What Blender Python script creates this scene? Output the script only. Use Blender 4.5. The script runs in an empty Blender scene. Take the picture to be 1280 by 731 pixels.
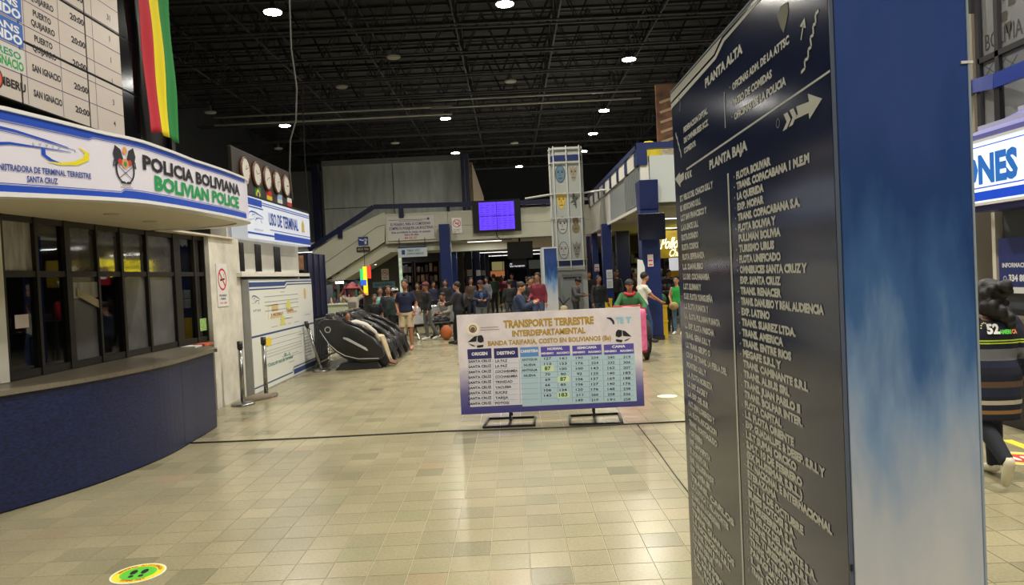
import bpy, math, random, bmesh
from mathutils import Vector as V, Matrix, Euler
random.seed(7)
sc = bpy.context.scene
COL = sc.collection
PI = math.pi

# ------------------------------------------------------------------ camera
CAM_H, FPX, PITCH, ROLL = 1.68, 930.0, 0.0231, 0.048
cd = bpy.data.cameras.new('camera'); cam = bpy.data.objects.new('camera', cd); COL.objects.link(cam)
_F = V((0, math.cos(PITCH), -math.sin(PITCH))); _U0 = V((0, math.sin(PITCH), math.cos(PITCH))); _X = V((1, 0, 0))
_R = _X*math.cos(ROLL) - _U0*math.sin(ROLL); _U = _X*math.sin(ROLL) + _U0*math.cos(ROLL)
CP = V((0, 0, CAM_H))
cam.matrix_world = Matrix(((_R.x, _U.x, -_F.x, CP.x), (_R.y, _U.y, -_F.y, CP.y), (_R.z, _U.z, -_F.z, CP.z), (0, 0, 0, 1)))
cd.sensor_fit = 'HORIZONTAL'; cd.sensor_width = 36.0; cd.lens = 36.0*FPX/1280.0
cd.clip_start = 0.05; cd.clip_end = 300
sc.camera = cam

# ------------------------------------------------------------------ world, view, big lights
w = bpy.data.worlds.new('world'); sc.world = w; w.use_nodes = True
w.node_tree.nodes['Background'].inputs[0].default_value = (0.55, 0.62, 0.75, 1)
w.node_tree.nodes['Background'].inputs[1].default_value = 0.02
sc.view_settings.view_transform = 'Standard'; sc.view_settings.look = 'None'
sc.view_settings.gamma = 1.0; sc.view_settings.use_curve_mapping = False
sc.view_settings.exposure = 0.0
sc.cycles.max_bounces = 7; sc.cycles.diffuse_bounces = 4; sc.cycles.glossy_bounces = 4
sc.cycles.transmission_bounces = 4; sc.cycles.transparent_max_bounces = 8
sc.cycles.sample_clamp_indirect = 6.0; sc.cycles.sample_clamp_direct = 0.0
sc.cycles.caustics_reflective = False; sc.cycles.caustics_refractive = False
try:
    sc.cycles.use_denoising = True
except Exception: pass
LAMP_W = 380.0        # watts of one hall lamp
LAMP_COL = (1.0, 0.93, 0.78)

# ------------------------------------------------------------------ pixel -> place helpers (photograph frame 1280 x 731)
def ray(px, py): return (_F + _R*((px-640.0)/FPX) + _U*((365.5-py)/FPX))
def PY(px, py, Y): d = ray(px, py); return CP + d*(Y/d.y)
def PX(px, py, X): d = ray(px, py); return CP + d*(X/d.x)
def PZ(px, py, Z=0.0): d = ray(px, py); return CP + d*((Z-CAM_H)/d.z)
def proj(p):
    q = p-CP; z = q.dot(_F); return 640+q.dot(_R)/z*FPX, 365.5-q.dot(_U)/z*FPX

# ------------------------------------------------------------------ materials
def srgb(r, g, b):
    f = lambda c: (c/255.0/12.92) if c/255.0 <= 0.04045 else ((c/255.0+0.055)/1.055)**2.4
    return (f(r), f(g), f(b), 1.0)
_M = {}
def mat(name, col, rough=0.6, metal=0.0, noise=0.0, scale=8.0, bump=0.0, emit=0.0, ecol=None, coat=0.0, spec=None, stretch=None):
    if name in _M: return _M[name]
    m = bpy.data.materials.new(name); m.use_nodes = True; nt = m.node_tree; b = nt.nodes['Principled BSDF']
    col = tuple(col) if len(col) == 4 else tuple(col)+(1.0,)
    b.inputs['Base Color'].default_value = col; b.inputs['Roughness'].default_value = rough
    b.inputs['Metallic'].default_value = metal
    if spec is not None: b.inputs['Specular IOR Level'].default_value = spec
    if coat: b.inputs['Coat Weight'].default_value = coat; b.inputs['Coat Roughness'].default_value = 0.08
    if noise or bump:
        tc = nt.nodes.new('ShaderNodeTexCoord'); mp = nt.nodes.new('ShaderNodeMapping')
        if stretch: mp.inputs['Scale'].default_value = stretch
        nt.links.new(tc.outputs['Object'], mp.inputs[0])
        n = nt.nodes.new('ShaderNodeTexNoise'); n.inputs['Scale'].default_value = scale; n.inputs['Detail'].default_value = 5
        nt.links.new(mp.outputs[0], n.inputs['Vector'])
        if noise:
            r = nt.nodes.new('ShaderNodeMapRange'); r.inputs[1].default_value = 0.3; r.inputs[2].default_value = 0.7
            r.inputs[3].default_value = 1-noise; r.inputs[4].default_value = 1+noise
            nt.links.new(n.outputs['Fac'], r.inputs[0])
            mx = nt.nodes.new('ShaderNodeVectorMath'); mx.operation = 'SCALE'; mx.inputs[0].default_value = col[:3]
            nt.links.new(r.outputs[0], mx.inputs['Scale']); nt.links.new(mx.outputs[0], b.inputs['Base Color'])
        if bump:
            bp = nt.nodes.new('ShaderNodeBump'); bp.inputs['Strength'].default_value = bump; bp.inputs['Distance'].default_value = 0.02
            nt.links.new(n.outputs['Fac'], bp.inputs['Height']); nt.links.new(bp.outputs[0], b.inputs['Normal'])
    if emit:
        b.inputs['Emission Color'].default_value = tuple(ecol or col)[:3]+(1.0,); b.inputs['Emission Strength'].default_value = emit
    _M[name] = m
    return m

def c3(r, g, b, **k): return mat('c_%d_%d_%d' % (r, g, b)+''.join('%s%s' % (a, v) for a, v in sorted(k.items())), srgb(r, g, b), **k)

def glass_mat(name, tint=(0.75, 0.78, 0.8), body=0.0, bcol=(0.1, 0.1, 0.1), rough=0.02, minrefl=0.06):
    """window glass: clear straight through, fresnel reflection, optional film or dirt"""
    m = bpy.data.materials.new(name); m.use_nodes = True; nt = m.node_tree; nt.nodes.clear()
    o = nt.nodes.new('ShaderNodeOutputMaterial'); t = nt.nodes.new('ShaderNodeBsdfTransparent'); t.inputs[0].default_value = tint+(1,)
    g = nt.nodes.new('ShaderNodeBsdfGlossy'); g.inputs['Roughness'].default_value = rough
    lw = nt.nodes.new('ShaderNodeLayerWeight'); lw.inputs['Blend'].default_value = 0.22
    mr = nt.nodes.new('ShaderNodeMapRange'); mr.inputs[3].default_value = minrefl; mr.inputs[4].default_value = 0.9
    nt.links.new(lw.outputs['Fresnel'], mr.inputs[0])
    d = nt.nodes.new('ShaderNodeBsdfDiffuse'); d.inputs[0].default_value = bcol+(1,)
    tc = nt.nodes.new('ShaderNodeTexCoord'); n = nt.nodes.new('ShaderNodeTexNoise'); n.inputs['Scale'].default_value = 3.0; n.inputs['Detail'].default_value = 6
    nt.links.new(tc.outputs['Object'], n.inputs['Vector'])
    mb_ = nt.nodes.new('ShaderNodeMapRange'); mb_.inputs[1].default_value = .35; mb_.inputs[2].default_value = .65
    mb_.inputs[3].default_value = body*0.75; mb_.inputs[4].default_value = min(1, body*1.15)
    nt.links.new(n.outputs['Fac'], mb_.inputs[0])
    m1 = nt.nodes.new('ShaderNodeMixShader'); nt.links.new(mb_.outputs[0], m1.inputs[0]); nt.links.new(t.outputs[0], m1.inputs[1]); nt.links.new(d.outputs[0], m1.inputs[2])
    m2 = nt.nodes.new('ShaderNodeMixShader'); nt.links.new(mr.outputs[0], m2.inputs[0]); nt.links.new(m1.outputs[0], m2.inputs[1]); nt.links.new(g.outputs[0], m2.inputs[2])
    nt.links.new(m2.outputs[0], o.inputs[0])
    return m

# ------------------------------------------------------------------ mesh builder
class MB:
    def __init__(s): s.v = []; s.f = []; s.m = []; s.T = None; s.mi = 0
    def add(s, vs, fs):
        n = len(s.v)
        if s.T is not None: vs = [s.T @ V(p) for p in vs]
        s.v += [tuple(p) for p in vs]; s.f += [tuple(i+n for i in f) for f in fs]; s.m += [s.mi]*len(fs)
        return s
    def box(s, x0, y0, z0, x1, y1, z1):
        return s.add([(x0, y0, z0), (x1, y0, z0), (x1, y1, z0), (x0, y1, z0), (x0, y0, z1), (x1, y0, z1), (x1, y1, z1), (x0, y1, z1)],
                     [(0, 3, 2, 1), (4, 5, 6, 7), (0, 1, 5, 4), (1, 2, 6, 5), (2, 3, 7, 6), (3, 0, 4, 7)])
    def hull8(s, p):  # bottom 4, top 4, both counter-clockwise from above
        return s.add(p, [(0, 3, 2, 1), (4, 5, 6, 7), (0, 1, 5, 4), (1, 2, 6, 5), (2, 3, 7, 6), (3, 0, 4, 7)])
    def slab(s, a, b, z0, z1, n, t):  # upright slab from plan point a to b, thickness t along n
        a = V((a[0], a[1], 0)); b = V((b[0], b[1], 0)); n = V((n[0], n[1], 0)).normalized()*t
        P = [a, b, b+n, a+n]
        if (b-a).cross(n).z < 0: P = [b, a, a+n, b+n]
        return s.hull8([(p.x, p.y, z0) for p in P]+[(p.x, p.y, z1) for p in P])
    def prism(s, pts, d):  # polygon pts (3d) swept by vector d
        n = len(pts); pts = [V(p) for p in pts]; d = V(d)
        return s.add(pts+[p+d for p in pts], [tuple(range(n))[::-1], tuple(range(n, 2*n))]+[(i, (i+1) % n, (i+1) % n+n, i+n) for i in range(n)])
    def bar(s, a, b, w, h=None, up=(0, 0, 1)):
        a = V(a); b = V(b); h = h or w; d = (b-a).normalized(); u = V(up)
        if abs(d.dot(u)) > .98: u = V((1, 0, 0))
        x = d.cross(u).normalized()*w/2; y = x.cross(d).normalized()*h/2
        c = [a-x-y, a+x-y, a+x+y, a-x+y]; e = [p+(b-a) for p in c]
        return s.add(c+e, [(0, 1, 2, 3)[::-1], (4, 5, 6, 7), (0, 1, 5, 4), (1, 2, 6, 5), (2, 3, 7, 6), (3, 0, 4, 7)])
    def tube(s, pts, r, n=8, cap=True, squash=None):
        pts = [V(p) for p in pts]; R = r if isinstance(r, (list, tuple)) else [r]*len(pts); vs = []; fs = []
        pd = None
        for i, p in enumerate(pts):
            d = (pts[min(i+1, len(pts)-1)]-pts[max(i-1, 0)])
            if d.length < 1e-7: d = V((0, 0, 1))
            d.normalize()
            if pd is None:
                u = V((0, 0, 1)) if abs(d.z) < .9 else V((0, 1, 0)); x = d.cross(u).normalized()
            else:
                x = (x - d*x.dot(d)); x = x.normalized() if x.length > 1e-6 else d.orthogonal().normalized()
            y = d.cross(x).normalized(); pd = d
            for k in range(n):
                a = 2*PI*k/n; rr = R[i]
                vs.append(p + x*math.cos(a)*rr + y*math.sin(a)*rr)
        for i in range(len(pts)-1):
            for k in range(n): fs.append((i*n+k, i*n+(k+1) % n, (i+1)*n+(k+1) % n, (i+1)*n+k))
        if cap: fs += [tuple(range(n))[::-1], tuple(range((len(pts)-1)*n, len(pts)*n))]
        return s.add(vs, fs)
    def lathe(s, c, prof, n=24, axis='z'):  # prof: (r, h)
        vs = []; fs = []
        for r, h in prof:
            for k in range(n):
                a = 2*PI*k/n; q = (r*math.cos(a), r*math.sin(a), h)
                if axis == 'x': q = (q[2], q[0], q[1])
                if axis == 'y': q = (q[1], q[2], q[0])
                vs.append((c[0]+q[0], c[1]+q[1], c[2]+q[2]))
        for i in range(len(prof)-1):
            for k in range(n): fs.append((i*n+k, i*n+(k+1) % n, (i+1)*n+(k+1) % n, (i+1)*n+k))
        fs += [tuple(range(n))[::-1], tuple(range((len(prof)-1)*n, len(prof)*n))]
        return s.add(vs, fs)
    def ball(s, c, r, n=12, m=8, R=None):
        if not isinstance(r, (list, tuple)): r = (r, r, r)
        vs = [(0, 0, 1)]; fs = []
        for j in range(1, m):
            t = PI*j/m
            for k in range(n): vs.append((math.sin(t)*math.cos(2*PI*k/n), math.sin(t)*math.sin(2*PI*k/n), math.cos(t)))
        vs.append((0, 0, -1))
        for k in range(n): fs.append((0, 1+k, 1+(k+1) % n))
        for j in range(m-2):
            for k in range(n): fs.append((1+j*n+k, 1+(j+1)*n+k, 1+(j+1)*n+(k+1) % n, 1+j*n+(k+1) % n))
        e = len(vs)-1
        for k in range(n): fs.append((e, 1+(m-2)*n+(k+1) % n, 1+(m-2)*n+k))
        o = []
        for p in vs:
            q = V((p[0]*r[0], p[1]*r[1], p[2]*r[2]))
            if R is not None: q = R @ q
            o.append(V(c)+q)
        return s.add(o, fs)
    def mesh(s, name, mats, smooth=False, inv=None):
        me = bpy.data.meshes.new(name)
        vs = s.v if inv is None else [tuple(inv @ V(p)) for p in s.v]
        me.from_pydata(vs, [], s.f)
        if not isinstance(mats, (list, tuple)): mats = [mats]
        for m in mats: me.materials.append(m)
        if any(s.m): me.polygons.foreach_set('material_index', s.m)
        if smooth: me.polygons.foreach_set('use_smooth', [True]*len(me.polygons))
        me.validate(); me.update()
        return me

WM = {}
def tag(o, label=None, cat=None, group=None, kind=None):
    if label: o['label'] = label
    if cat: o['category'] = cat
    if group: o['group'] = group
    if kind: o['kind'] = kind
    return o
def obj(name, mb, m, parent=None, smooth=False, label=None, kind=None, bevel=0.0, origin=None):
    """links a builder as ONE mesh object; geometry is given in world space"""
    if parent is None:
        if origin is None:
            xs = [p[0] for p in mb.v]; ys = [p[1] for p in mb.v]; zs = [p[2] for p in mb.v]
            origin = V(((min(xs)+max(xs))/2, (min(ys)+max(ys))/2, min(zs)))
        W = Matrix.Translation(origin)
    else: W = WM[parent.name]
    o = bpy.data.objects.new(name, mb.mesh(name, m, smooth, W.inverted())); COL.objects.link(o)
    if parent is None: o.matrix_world = W
    else: o.parent = parent
    WM[o.name] = W
    if bevel:
        b = o.modifiers.new('bevel', 'BEVEL'); b.width = bevel; b.segments = 2; b.limit_method = 'ANGLE'
    if label: o['label'] = label
    if kind or name == 'lettering': o['kind'] = kind or 'stuff'
    return o
def thing(name, label, cat, loc=(0, 0, 0), rz=0.0, group=None):
    o = bpy.data.objects.new(name, None); COL.objects.link(o); o.empty_display_size = .1
    o.location = loc; o.rotation_euler = (0, 0, rz)
    WM[o.name] = Matrix.Translation(V(loc)) @ Matrix.Rotation(rz, 4, 'Z')
    return tag(o, label, cat, group)
def struct(name, mb, m, parent=None, smooth=False, label=None):
    o = obj(name, mb, m, parent, smooth)
    if parent is None: o['kind'] = 'structure'
    if label: o['label'] = label
    return o
def dup(root, loc, rz=0.0, label=None, group=None):
    r = root.copy(); COL.objects.link(r); r.location = loc; r.rotation_euler = (0, 0, rz)
    WM[r.name] = Matrix.Translation(V(loc)) @ Matrix.Rotation(rz, 4, 'Z')
    if label: r['label'] = label
    if group: r['group'] = group
    for ch in list(root.children):
        c = ch.copy(); COL.objects.link(c); c.parent = r; WM[c.name] = WM[r.name]
        for g in ch.children:
            d = g.copy(); COL.objects.link(d); d.parent = c
    return r

# ------------------------------------------------------------------ flat print: frames and lettering
class Frame:
    def __init__(s, O, U, W): s.O = V(O); s.U = V(U).normalized(); s.W = V(W).normalized(); s.N = s.U.cross(s.W).normalized()
    def pt(s, u, v, d=0.002): return s.O + s.U*u + s.W*v + s.N*d
    nseg = 0
class Arc:
    """a wall that follows a polyline in plan, u is length along it, N points to the right-hand side"""
    def __init__(s, pts, z0=0.0, ztop=None):
        s.p = [V((p[0], p[1], 0)) for p in pts]; s.L = [0.0]
        for a, b in zip(s.p, s.p[1:]): s.L.append(s.L[-1]+(b-a).length)
        s.z0 = z0; s.ztop = ztop; s.len = s.L[-1]
    def at(s, u):
        import bisect
        i = min(max(bisect.bisect(s.L, u)-1, 0), len(s.p)-2); t = (u-s.L[i])/(s.L[i+1]-s.L[i])
        p = s.p[i].lerp(s.p[i+1], t)
        def tan(j):
            return (s.p[min(j+1, len(s.p)-1)]-s.p[max(j-1, 0)]).normalized()
        d = tan(i).lerp(tan(i+1), min(max(t, 0), 1)).normalized()
        return p, V((d.y, -d.x, 0))
    def pt(s, u, v, d=0.004):
        p, n = s.at(u); z = s.z0+v
        if s.ztop: z = s.z0 + v*(s.ztop(u/s.len))
        return V((p.x+n.x*d, p.y+n.y*d, z))
    nseg = 0.12
    def find(s, px, z=1.65):
        best = (1e9, 0)
        for k in range(801):
            u = s.len*k/800; q = s.pt(u, 0, 0); q.z = z
            if q.y < 0.3: continue
            e = abs(proj(q)[0]-px)
            if e < best[0]: best = (e, u)
        return best[1]
def spline(P, n=14):
    out = []
    P = [V((p[0], p[1], 0)) for p in P]; Q = [P[0]*2-P[1]]+P+[P[-1]*2-P[-2]]
    for i in range(1, len(Q)-2):
        a, b, c, d = Q[i-1:i+3]
        for k in range(n):
            t = k/n; out.append(0.5*((2*b)+(c-a)*t+(2*a-5*b+4*c-d)*t*t+(3*b-a-3*c+d)*t**3))
    out.append(P[-1]); return out

_TX = {}
def glyphs(txt, bold=0.0, res=2):
    k = (txt, bold, res)
    if k in _TX: return _TX[k]
    cu = bpy.data.curves.new('t', 'FONT'); cu.body = txt; cu.size = 1.0; cu.resolution_u = res; cu.offset = bold; cu.fill_mode = 'FRONT'
    ob = bpy.data.objects.new('t', cu); COL.objects.link(ob)
    dg = bpy.context.evaluated_depsgraph_get(); me = bpy.data.meshes.new_from_object(ob.evaluated_get(dg))
    vs = [(p.co.x, p.co.y) for p in me.vertices]; fs = [tuple(p.vertices) for p in me.polygons]
    bpy.data.objects.remove(ob); bpy.data.curves.remove(cu); bpy.data.meshes.remove(me)
    if not vs: _TX[k] = ([], [], 0, 1); return _TX[k]
    x0 = min(v[0] for v in vs); x1 = max(v[0] for v in vs); cap = 0.682
    vs = [((x-x0), y) for x, y in vs]
    _TX[k] = (vs, fs, x1-x0, cap)
    return _TX[k]
def text(mb, fr, txt, u0, v0, h, u1=None, bold=0.02, align='l', d=0.003, shear=0.0, res=2, mirror=False):
    """u0..u1: fit to that width; else natural width by cap height h"""
    vs, fs, wd, cap = glyphs(txt, bold, res)
    if not vs: return 0
    ky = h/cap; kx = ky if u1 is None else (u1-u0)/wd
    off = 0.0
    if u1 is None and align == 'c': off = -wd*kx/2
    if u1 is None and align == 'r': off = -wd*kx
    P = []
    for x, y in vs:
        q = x*kx
        if mirror: q = wd*kx-q
        P.append(fr.pt(u0+off+q+shear*y*ky, v0+y*ky, d))
    T = mb.T; mb.T = None; mb.add(P, fs if not mirror else [f[::-1] for f in fs]); mb.T = T
    return wd*kx
def rect(mb, fr, u0, v0, u1, v1, d=0.002):
    n = max(1, int(math.ceil((u1-u0)/fr.nseg))) if fr.nseg else 1
    P = []
    for i in range(n+1):
        u = u0+(u1-u0)*i/n; P += [fr.pt(u, v0, d), fr.pt(u, v1, d)]
    mb.add(P, [(2*i, 2*i+2, 2*i+3, 2*i+1) for i in range(n)])
def band(mb, fr, pts, t, d=0.002):
    """stripe of height t along (u, v) points"""
    Q = []
    for (a, b), (c, e) in zip(pts, pts[1:]):
        n = max(1, int(math.ceil(abs(c-a)/fr.nseg))) if fr.nseg else 1
        for i in range(n): Q.append((a+(c-a)*i/n, b+(e-b)*i/n))
    Q.append(pts[-1]); P = []
    for u, v in Q: P += [fr.pt(u, v, d), fr.pt(u, v+t, d)]
    mb.add(P, [(2*i, 2*i+2, 2*i+3, 2*i+1) for i in range(len(Q)-1)])
def stroke(mb, fr, pts, t, d=0.002):
    """line of width t (number or list) through (u, v) points"""
    n = len(pts); P = []
    for i, (u, v) in enumerate(pts):
        a = pts[max(i-1, 0)]; b = pts[min(i+1, n-1)]; dx, dy = b[0]-a[0], b[1]-a[1]; L = math.hypot(dx, dy) or 1
        tt = (t[i] if isinstance(t, (list, tuple)) else t)/2
        P += [fr.pt(u+dy/L*tt, v-dx/L*tt, d), fr.pt(u-dy/L*tt, v+dx/L*tt, d)]
    mb.add(P, [(2*i, 2*i+2, 2*i+3, 2*i+1) for i in range(n-1)])
def poly(mb, fr, pts, d=0.002): mb.add([fr.pt(u, v, d) for u, v in pts], [tuple(range(len(pts)))])
def disc(mb, fr, u, v, r, ry=None, n=24, d=0.002, a0=0, a1=2*PI):
    ry = ry or r
    poly(mb, fr, [(u+r*math.cos(a0+(a1-a0)*k/n), v+ry*math.sin(a0+(a1-a0)*k/n)) for k in range(n)], d)
def ring(mb, fr, u, v, r, t, ry=None, n=28, d=0.002, a0=0, a1=2*PI):
    ry = ry or r; k_ = []
    for k in range(n+1):
        a = a0+(a1-a0)*k/n; k_ += [fr.pt(u+r*math.cos(a), v+ry*math.sin(a), d), fr.pt(u+(r-t)*math.cos(a), v+(ry-t)*math.sin(a), d)]
    mb.add(k_, [(2*i, 2*i+2, 2*i+3, 2*i+1)[::-1] for i in range(n)])
def arcpts(u, v, r, ry, a0, a1, n=12): return [(u+r*math.cos(a0+(a1-a0)*k/n), v+ry*math.sin(a0+(a1-a0)*k/n)) for k in range(n+1)]
# ================================================================== FLOOR
TW = 0.2345; TX0 = 0.03
def floor_material(name, joints):
    m = bpy.data.materials.new(name); m.use_nodes = True; nt = m.node_tree; b = nt.nodes['Principled BSDF']; L = nt.links.new
    geo = nt.nodes.new('ShaderNodeNewGeometry')
    sub = nt.nodes.new('ShaderNodeVectorMath'); sub.operation = 'SUBTRACT'; sub.inputs[1].default_value = (TX0, 0, 0); L(geo.outputs['Position'], sub.inputs[0])
    div = nt.nodes.new('ShaderNodeVectorMath'); div.operation = 'DIVIDE'; div.inputs[1].default_value = (TW, TW, 1); L(sub.outputs[0], div.inputs[0])
    fl = nt.nodes.new('ShaderNodeVectorMath'); fl.operation = 'FLOOR'; L(div.outputs[0], fl.inputs[0])
    mul = nt.nodes.new('ShaderNodeVectorMath'); mul.operation = 'MULTIPLY'; mul.inputs[1].default_value = (1, 1, 0); L(fl.outputs[0], mul.inputs[0])
    wn = nt.nodes.new('ShaderNodeTexWhiteNoise'); wn.noise_dimensions = '2D'; L(mul.outputs[0], wn.inputs['Vector'])
    cr = nt.nodes.new('ShaderNodeValToRGB'); e = cr.color_ramp; e.interpolation = 'LINEAR'
    cols = [(0, srgb(126, 122, 98)), (.05, srgb(144, 138, 112)), (.3, srgb(149, 142, 115)), (.6, srgb(152, 145, 117)), (.88, srgb(156, 148, 120)), (.95, srgb(146, 143, 114)), (1, srgb(160, 143, 116))]
    e.elements[0].position = 0; e.elements[0].color = cols[0][1]; e.elements[1].position = 1; e.elements[1].color = cols[-1][1]
    for p, c in cols[1:-1]: x = e.elements.new(p); x.color = c
    L(wn.outputs['Value'], cr.inputs[0])
    n = nt.nodes.new('ShaderNodeTexNoise'); n.inputs['Scale'].default_value = 55; n.inputs['Detail'].default_value = 4; L(geo.outputs['Position'], n.inputs['Vector'])
    n2 = nt.nodes.new('ShaderNodeTexNoise'); n2.inputs['Scale'].default_value = 1.1; n2.inputs['Detail'].default_value = 4; L(geo.outputs['Position'], n2.inputs['Vector'])
    r = nt.nodes.new('ShaderNodeMapRange'); r.inputs[1].default_value = .3; r.inputs[2].default_value = .7; r.inputs[3].default_value = .9; r.inputs[4].default_value = 1.1; L(n.outputs['Fac'], r.inputs[0])
    r2 = nt.nodes.new('ShaderNodeMapRange'); r2.inputs[1].default_value = .3; r2.inputs[2].default_value = .7; r2.inputs[3].default_value = .9; r2.inputs[4].default_value = 1.08; L(n2.outputs['Fac'], r2.inputs[0])
    mm = nt.nodes.new('ShaderNodeMath'); mm.operation = 'MULTIPLY'; L(r.outputs[0], mm.inputs[0]); L(r2.outputs[0], mm.inputs[1])
    sc_ = nt.nodes.new('ShaderNodeVectorMath'); sc_.operation = 'SCALE'; L(cr.outputs[0], sc_.inputs[0]); L(mm.outputs[0], sc_.inputs['Scale'])
    L(sc_.outputs[0], b.inputs['Base Color'])
    rr = nt.nodes.new('ShaderNodeMapRange'); rr.inputs[3].default_value = .16; rr.inputs[4].default_value = .30; L(n2.outputs['Fac'], rr.inputs[0]); L(rr.outputs[0], b.inputs['Roughness'])
    b.inputs['Specular IOR Level'].default_value = 0.55
    bp = nt.nodes.new('ShaderNodeBump'); bp.inputs['Strength'].default_value = .05; bp.inputs['Distance'].default_value = .01
    L(n.outputs['Fac'], bp.inputs['Height']); L(bp.outputs[0], b.inputs['Normal'])
    return m
FLOORM = floor_material('polished_granite_tile', False)
grout = c3(160, 153, 128, rough=.5)
fb = MB(); fb.box(-16, -8, -0.25, 16, 66, -0.004); floor = struct('floor', fb, grout)
fine = MB(); cnt = 0; tiles = []
j = 0
for j in range(-34, 250):
    y = j*TW
    if y > 58: break
    for i in range(-62, 62):
        x = TX0+i*TW
        if x < -13 or x > 13: continue
        tiles.append((x, y))
def vis(x, y):
    if y < 3.2: return False
    a = proj(V((x+TW/2, y+TW/2, 0)))
    return -30 < a[0] < 1310 and a[1] < 760
near = [t for t in tiles if vis(*t) and not (t[0] > 0.45 and t[0]*1.0 > .75*t[1]/3.35-.35 and t[0] < 2.4*t[1]/3.9) and t[0] > -3.95]
near.sort(key=lambda t: t[1])
near = near[:300]; ns = set(near)
rt = random.Random(3)
for k, (x, y) in enumerate(near):
    g = 0.002; q = MB(); z = rt.uniform(-.0003, .0003)
    q.add([(x+g, y+g, -.0045), (x+TW-g, y+g, -.0045), (x+TW-g, y+TW-g, -.0045), (x+g, y+TW-g, -.0045),
           (x+g+.001, y+g+.001, z), (x+TW-g-.001, y+g+.001, z), (x+TW-g-.001, y+TW-g-.001, z), (x+g+.001, y+TW-g-.001, z)],
          [(4, 5, 6, 7), (0, 1, 5, 4), (1, 2, 6, 5), (2, 3, 7, 6), (3, 0, 4, 7)])
    obj('floor_tile', q, FLOORM, floor)
q = MB()
for (x, y) in tiles:
    if (x, y) in ns: continue
    g = 0.002 if y < 12 else 0.0015; z = rt.uniform(-.0003, .0003)
    q.add([(x+g, y+g, -.0045), (x+TW-g, y+g, -.0045), (x+TW-g, y+TW-g, -.0045), (x+g, y+TW-g, -.0045),
           (x+g+.001, y+g+.001, z), (x+TW-g-.001, y+g+.001, z), (x+TW-g-.001, y+TW-g-.001, z), (x+g+.001, y+TW-g-.001, z)],
          [(4, 5, 6, 7), (0, 1, 5, 4), (1, 2, 6, 5), (2, 3, 7, 6), (3, 0, 4, 7)])
obj('floor_tiles', q, FLOORM, floor, kind='stuff')

# long expansion joint cord (cable lying across the hall)
c = MB(); P = [PZ(x, y, .008) for x, y in [(238, 553.5), (300, 551), (400, 546.5), (500, 541.5), (560, 538.5), (620, 537), (700, 534), (780, 530), (866, 526)]]
c.tube(P, .008, 6); tag(obj('cable', c, c3(40, 38, 34, rough=.5), smooth=True), 'thin dark cable lying across the tiles from the blue counter past the fare board', 'cable')
c = MB(); P = [PZ(x, y, .004) for x, y in [(795, 528), (820, 560), (845, 595), (866, 622)]]
c.tube(P, .005, 6); tag(obj('cable', c, c3(60, 58, 50, rough=.5), smooth=True), 'thin cord running from the fare board toward the foot of the directory totem', 'cable')

# round floor stickers
def sticker(px, py, r, label, kind, rot=0.0):
    p = PZ(px, py); t = thing('floor_sticker', label, 'sticker', (p.x, p.y, 0.0005))
    fr = Frame((p.x, p.y, 0.0012), (math.cos(rot), math.sin(rot), 0), (-math.sin(rot), math.cos(rot), 0))
    a = MB(); a.lathe((p.x, p.y, .0007), [(r, 0), (r, .0008)], 40)
    obj('disc', a, c3(225, 225, 205, rough=.5), t)
    if kind == 'feet':
        b = MB(); ring(b, fr, 0, 0, r*.93, r*.3, d=.0006); obj('ring', b, c3(222, 214, 60, rough=.5), t)
        b = MB(); disc(b, fr, 0, 0, r*.66, d=.001); obj('green_field', b, c3(92, 190, 60, rough=.5), t)
        b = MB()
        for s in (-1, 1):
            disc(b, fr, s*r*.2, r*.12, r*.13, r*.24, d=.0016); disc(b, fr, s*r*.18, -r*.3, r*.1, r*.12, d=.0016)
        obj('footprint', b, c3(25, 30, 28, rough=.6), t)
        b = MB(); arc_text(b, fr, 'MANTENGA SU DISTANCIA', r*.74, r*.13, PI*.93, PI*.07, .0016)
        arc_text(b, fr, 'ESPERE AQUI', r*.74, r*.13, PI*1.3, PI*1.7, .0016, True); obj('lettering', b, c3(200, 60, 50, rough=.6), t)
    elif kind == 'red':
        b = MB(); ring(b, fr, 0, 0, r*.95, r*.28, d=.0006); obj('ring', b, c3(226, 214, 70, rough=.5), t)
        b = MB(); disc(b, fr, 0, 0, r*.62, d=.001); obj('red_field', b, c3(200, 60, 45, rough=.5), t)
        b = MB()
        for s in (-1, 1): disc(b, fr, s*r*.18, 0, r*.1, r*.3, d=.0016)
        obj('footprint', b, c3(235, 235, 225, rough=.6), t)
def arc_text(mb, fr, s, R, h, a0, a1, d, inner=False):
    for i, ch in enumerate(s):
        if ch == ' ': continue
        a = a0+(a1-a0)*(i+.5)/len(s); vs, fs, wd, cap = glyphs(ch, .03, 2); k = h/cap
        P = []
        for x, y in vs:
            X = (x-wd/2)*k; Y_ = y*k
            if inner: rr = R+h*.4-Y_; ca, sa = math.cos(a), math.sin(a); P.append(fr.pt(rr*ca+X*-sa*1, rr*sa+X*ca*1, d))
            else: rr = R+Y_-h*.2; ca, sa = math.cos(a), math.sin(a); P.append(fr.pt(rr*ca+X*sa, rr*sa-X*ca, d))
        mb.add(P, fs)
sticker(173, 716.5, .155, 'round green sticker with two dark footprints on the tiles near the blue counter', 'feet', .15)
sticker(834, 495, .13, 'plain white round sticker on the tiles beside the directory totem', 'plain')
sticker(1276, 573, .22, 'round red sticker with yellow rim on the floor behind the walking woman', 'red')
fr = Frame(PZ(1262, 553, .001), (1, .1, 0), (-.1, 1, 0)); a = MB(); a.T = None
b = MB(); P0 = PZ(1258, 550, 0); P1 = PZ(1290, 562, 0); b.bar((P0.x, P0.y, .002), (P1.x, P1.y, .002), .09, .003)
tag(obj('floor_tape', b, c3(214, 205, 60, rough=.6)), 'short yellow tape strip stuck on the floor by the information kiosk', 'tape')

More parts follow.
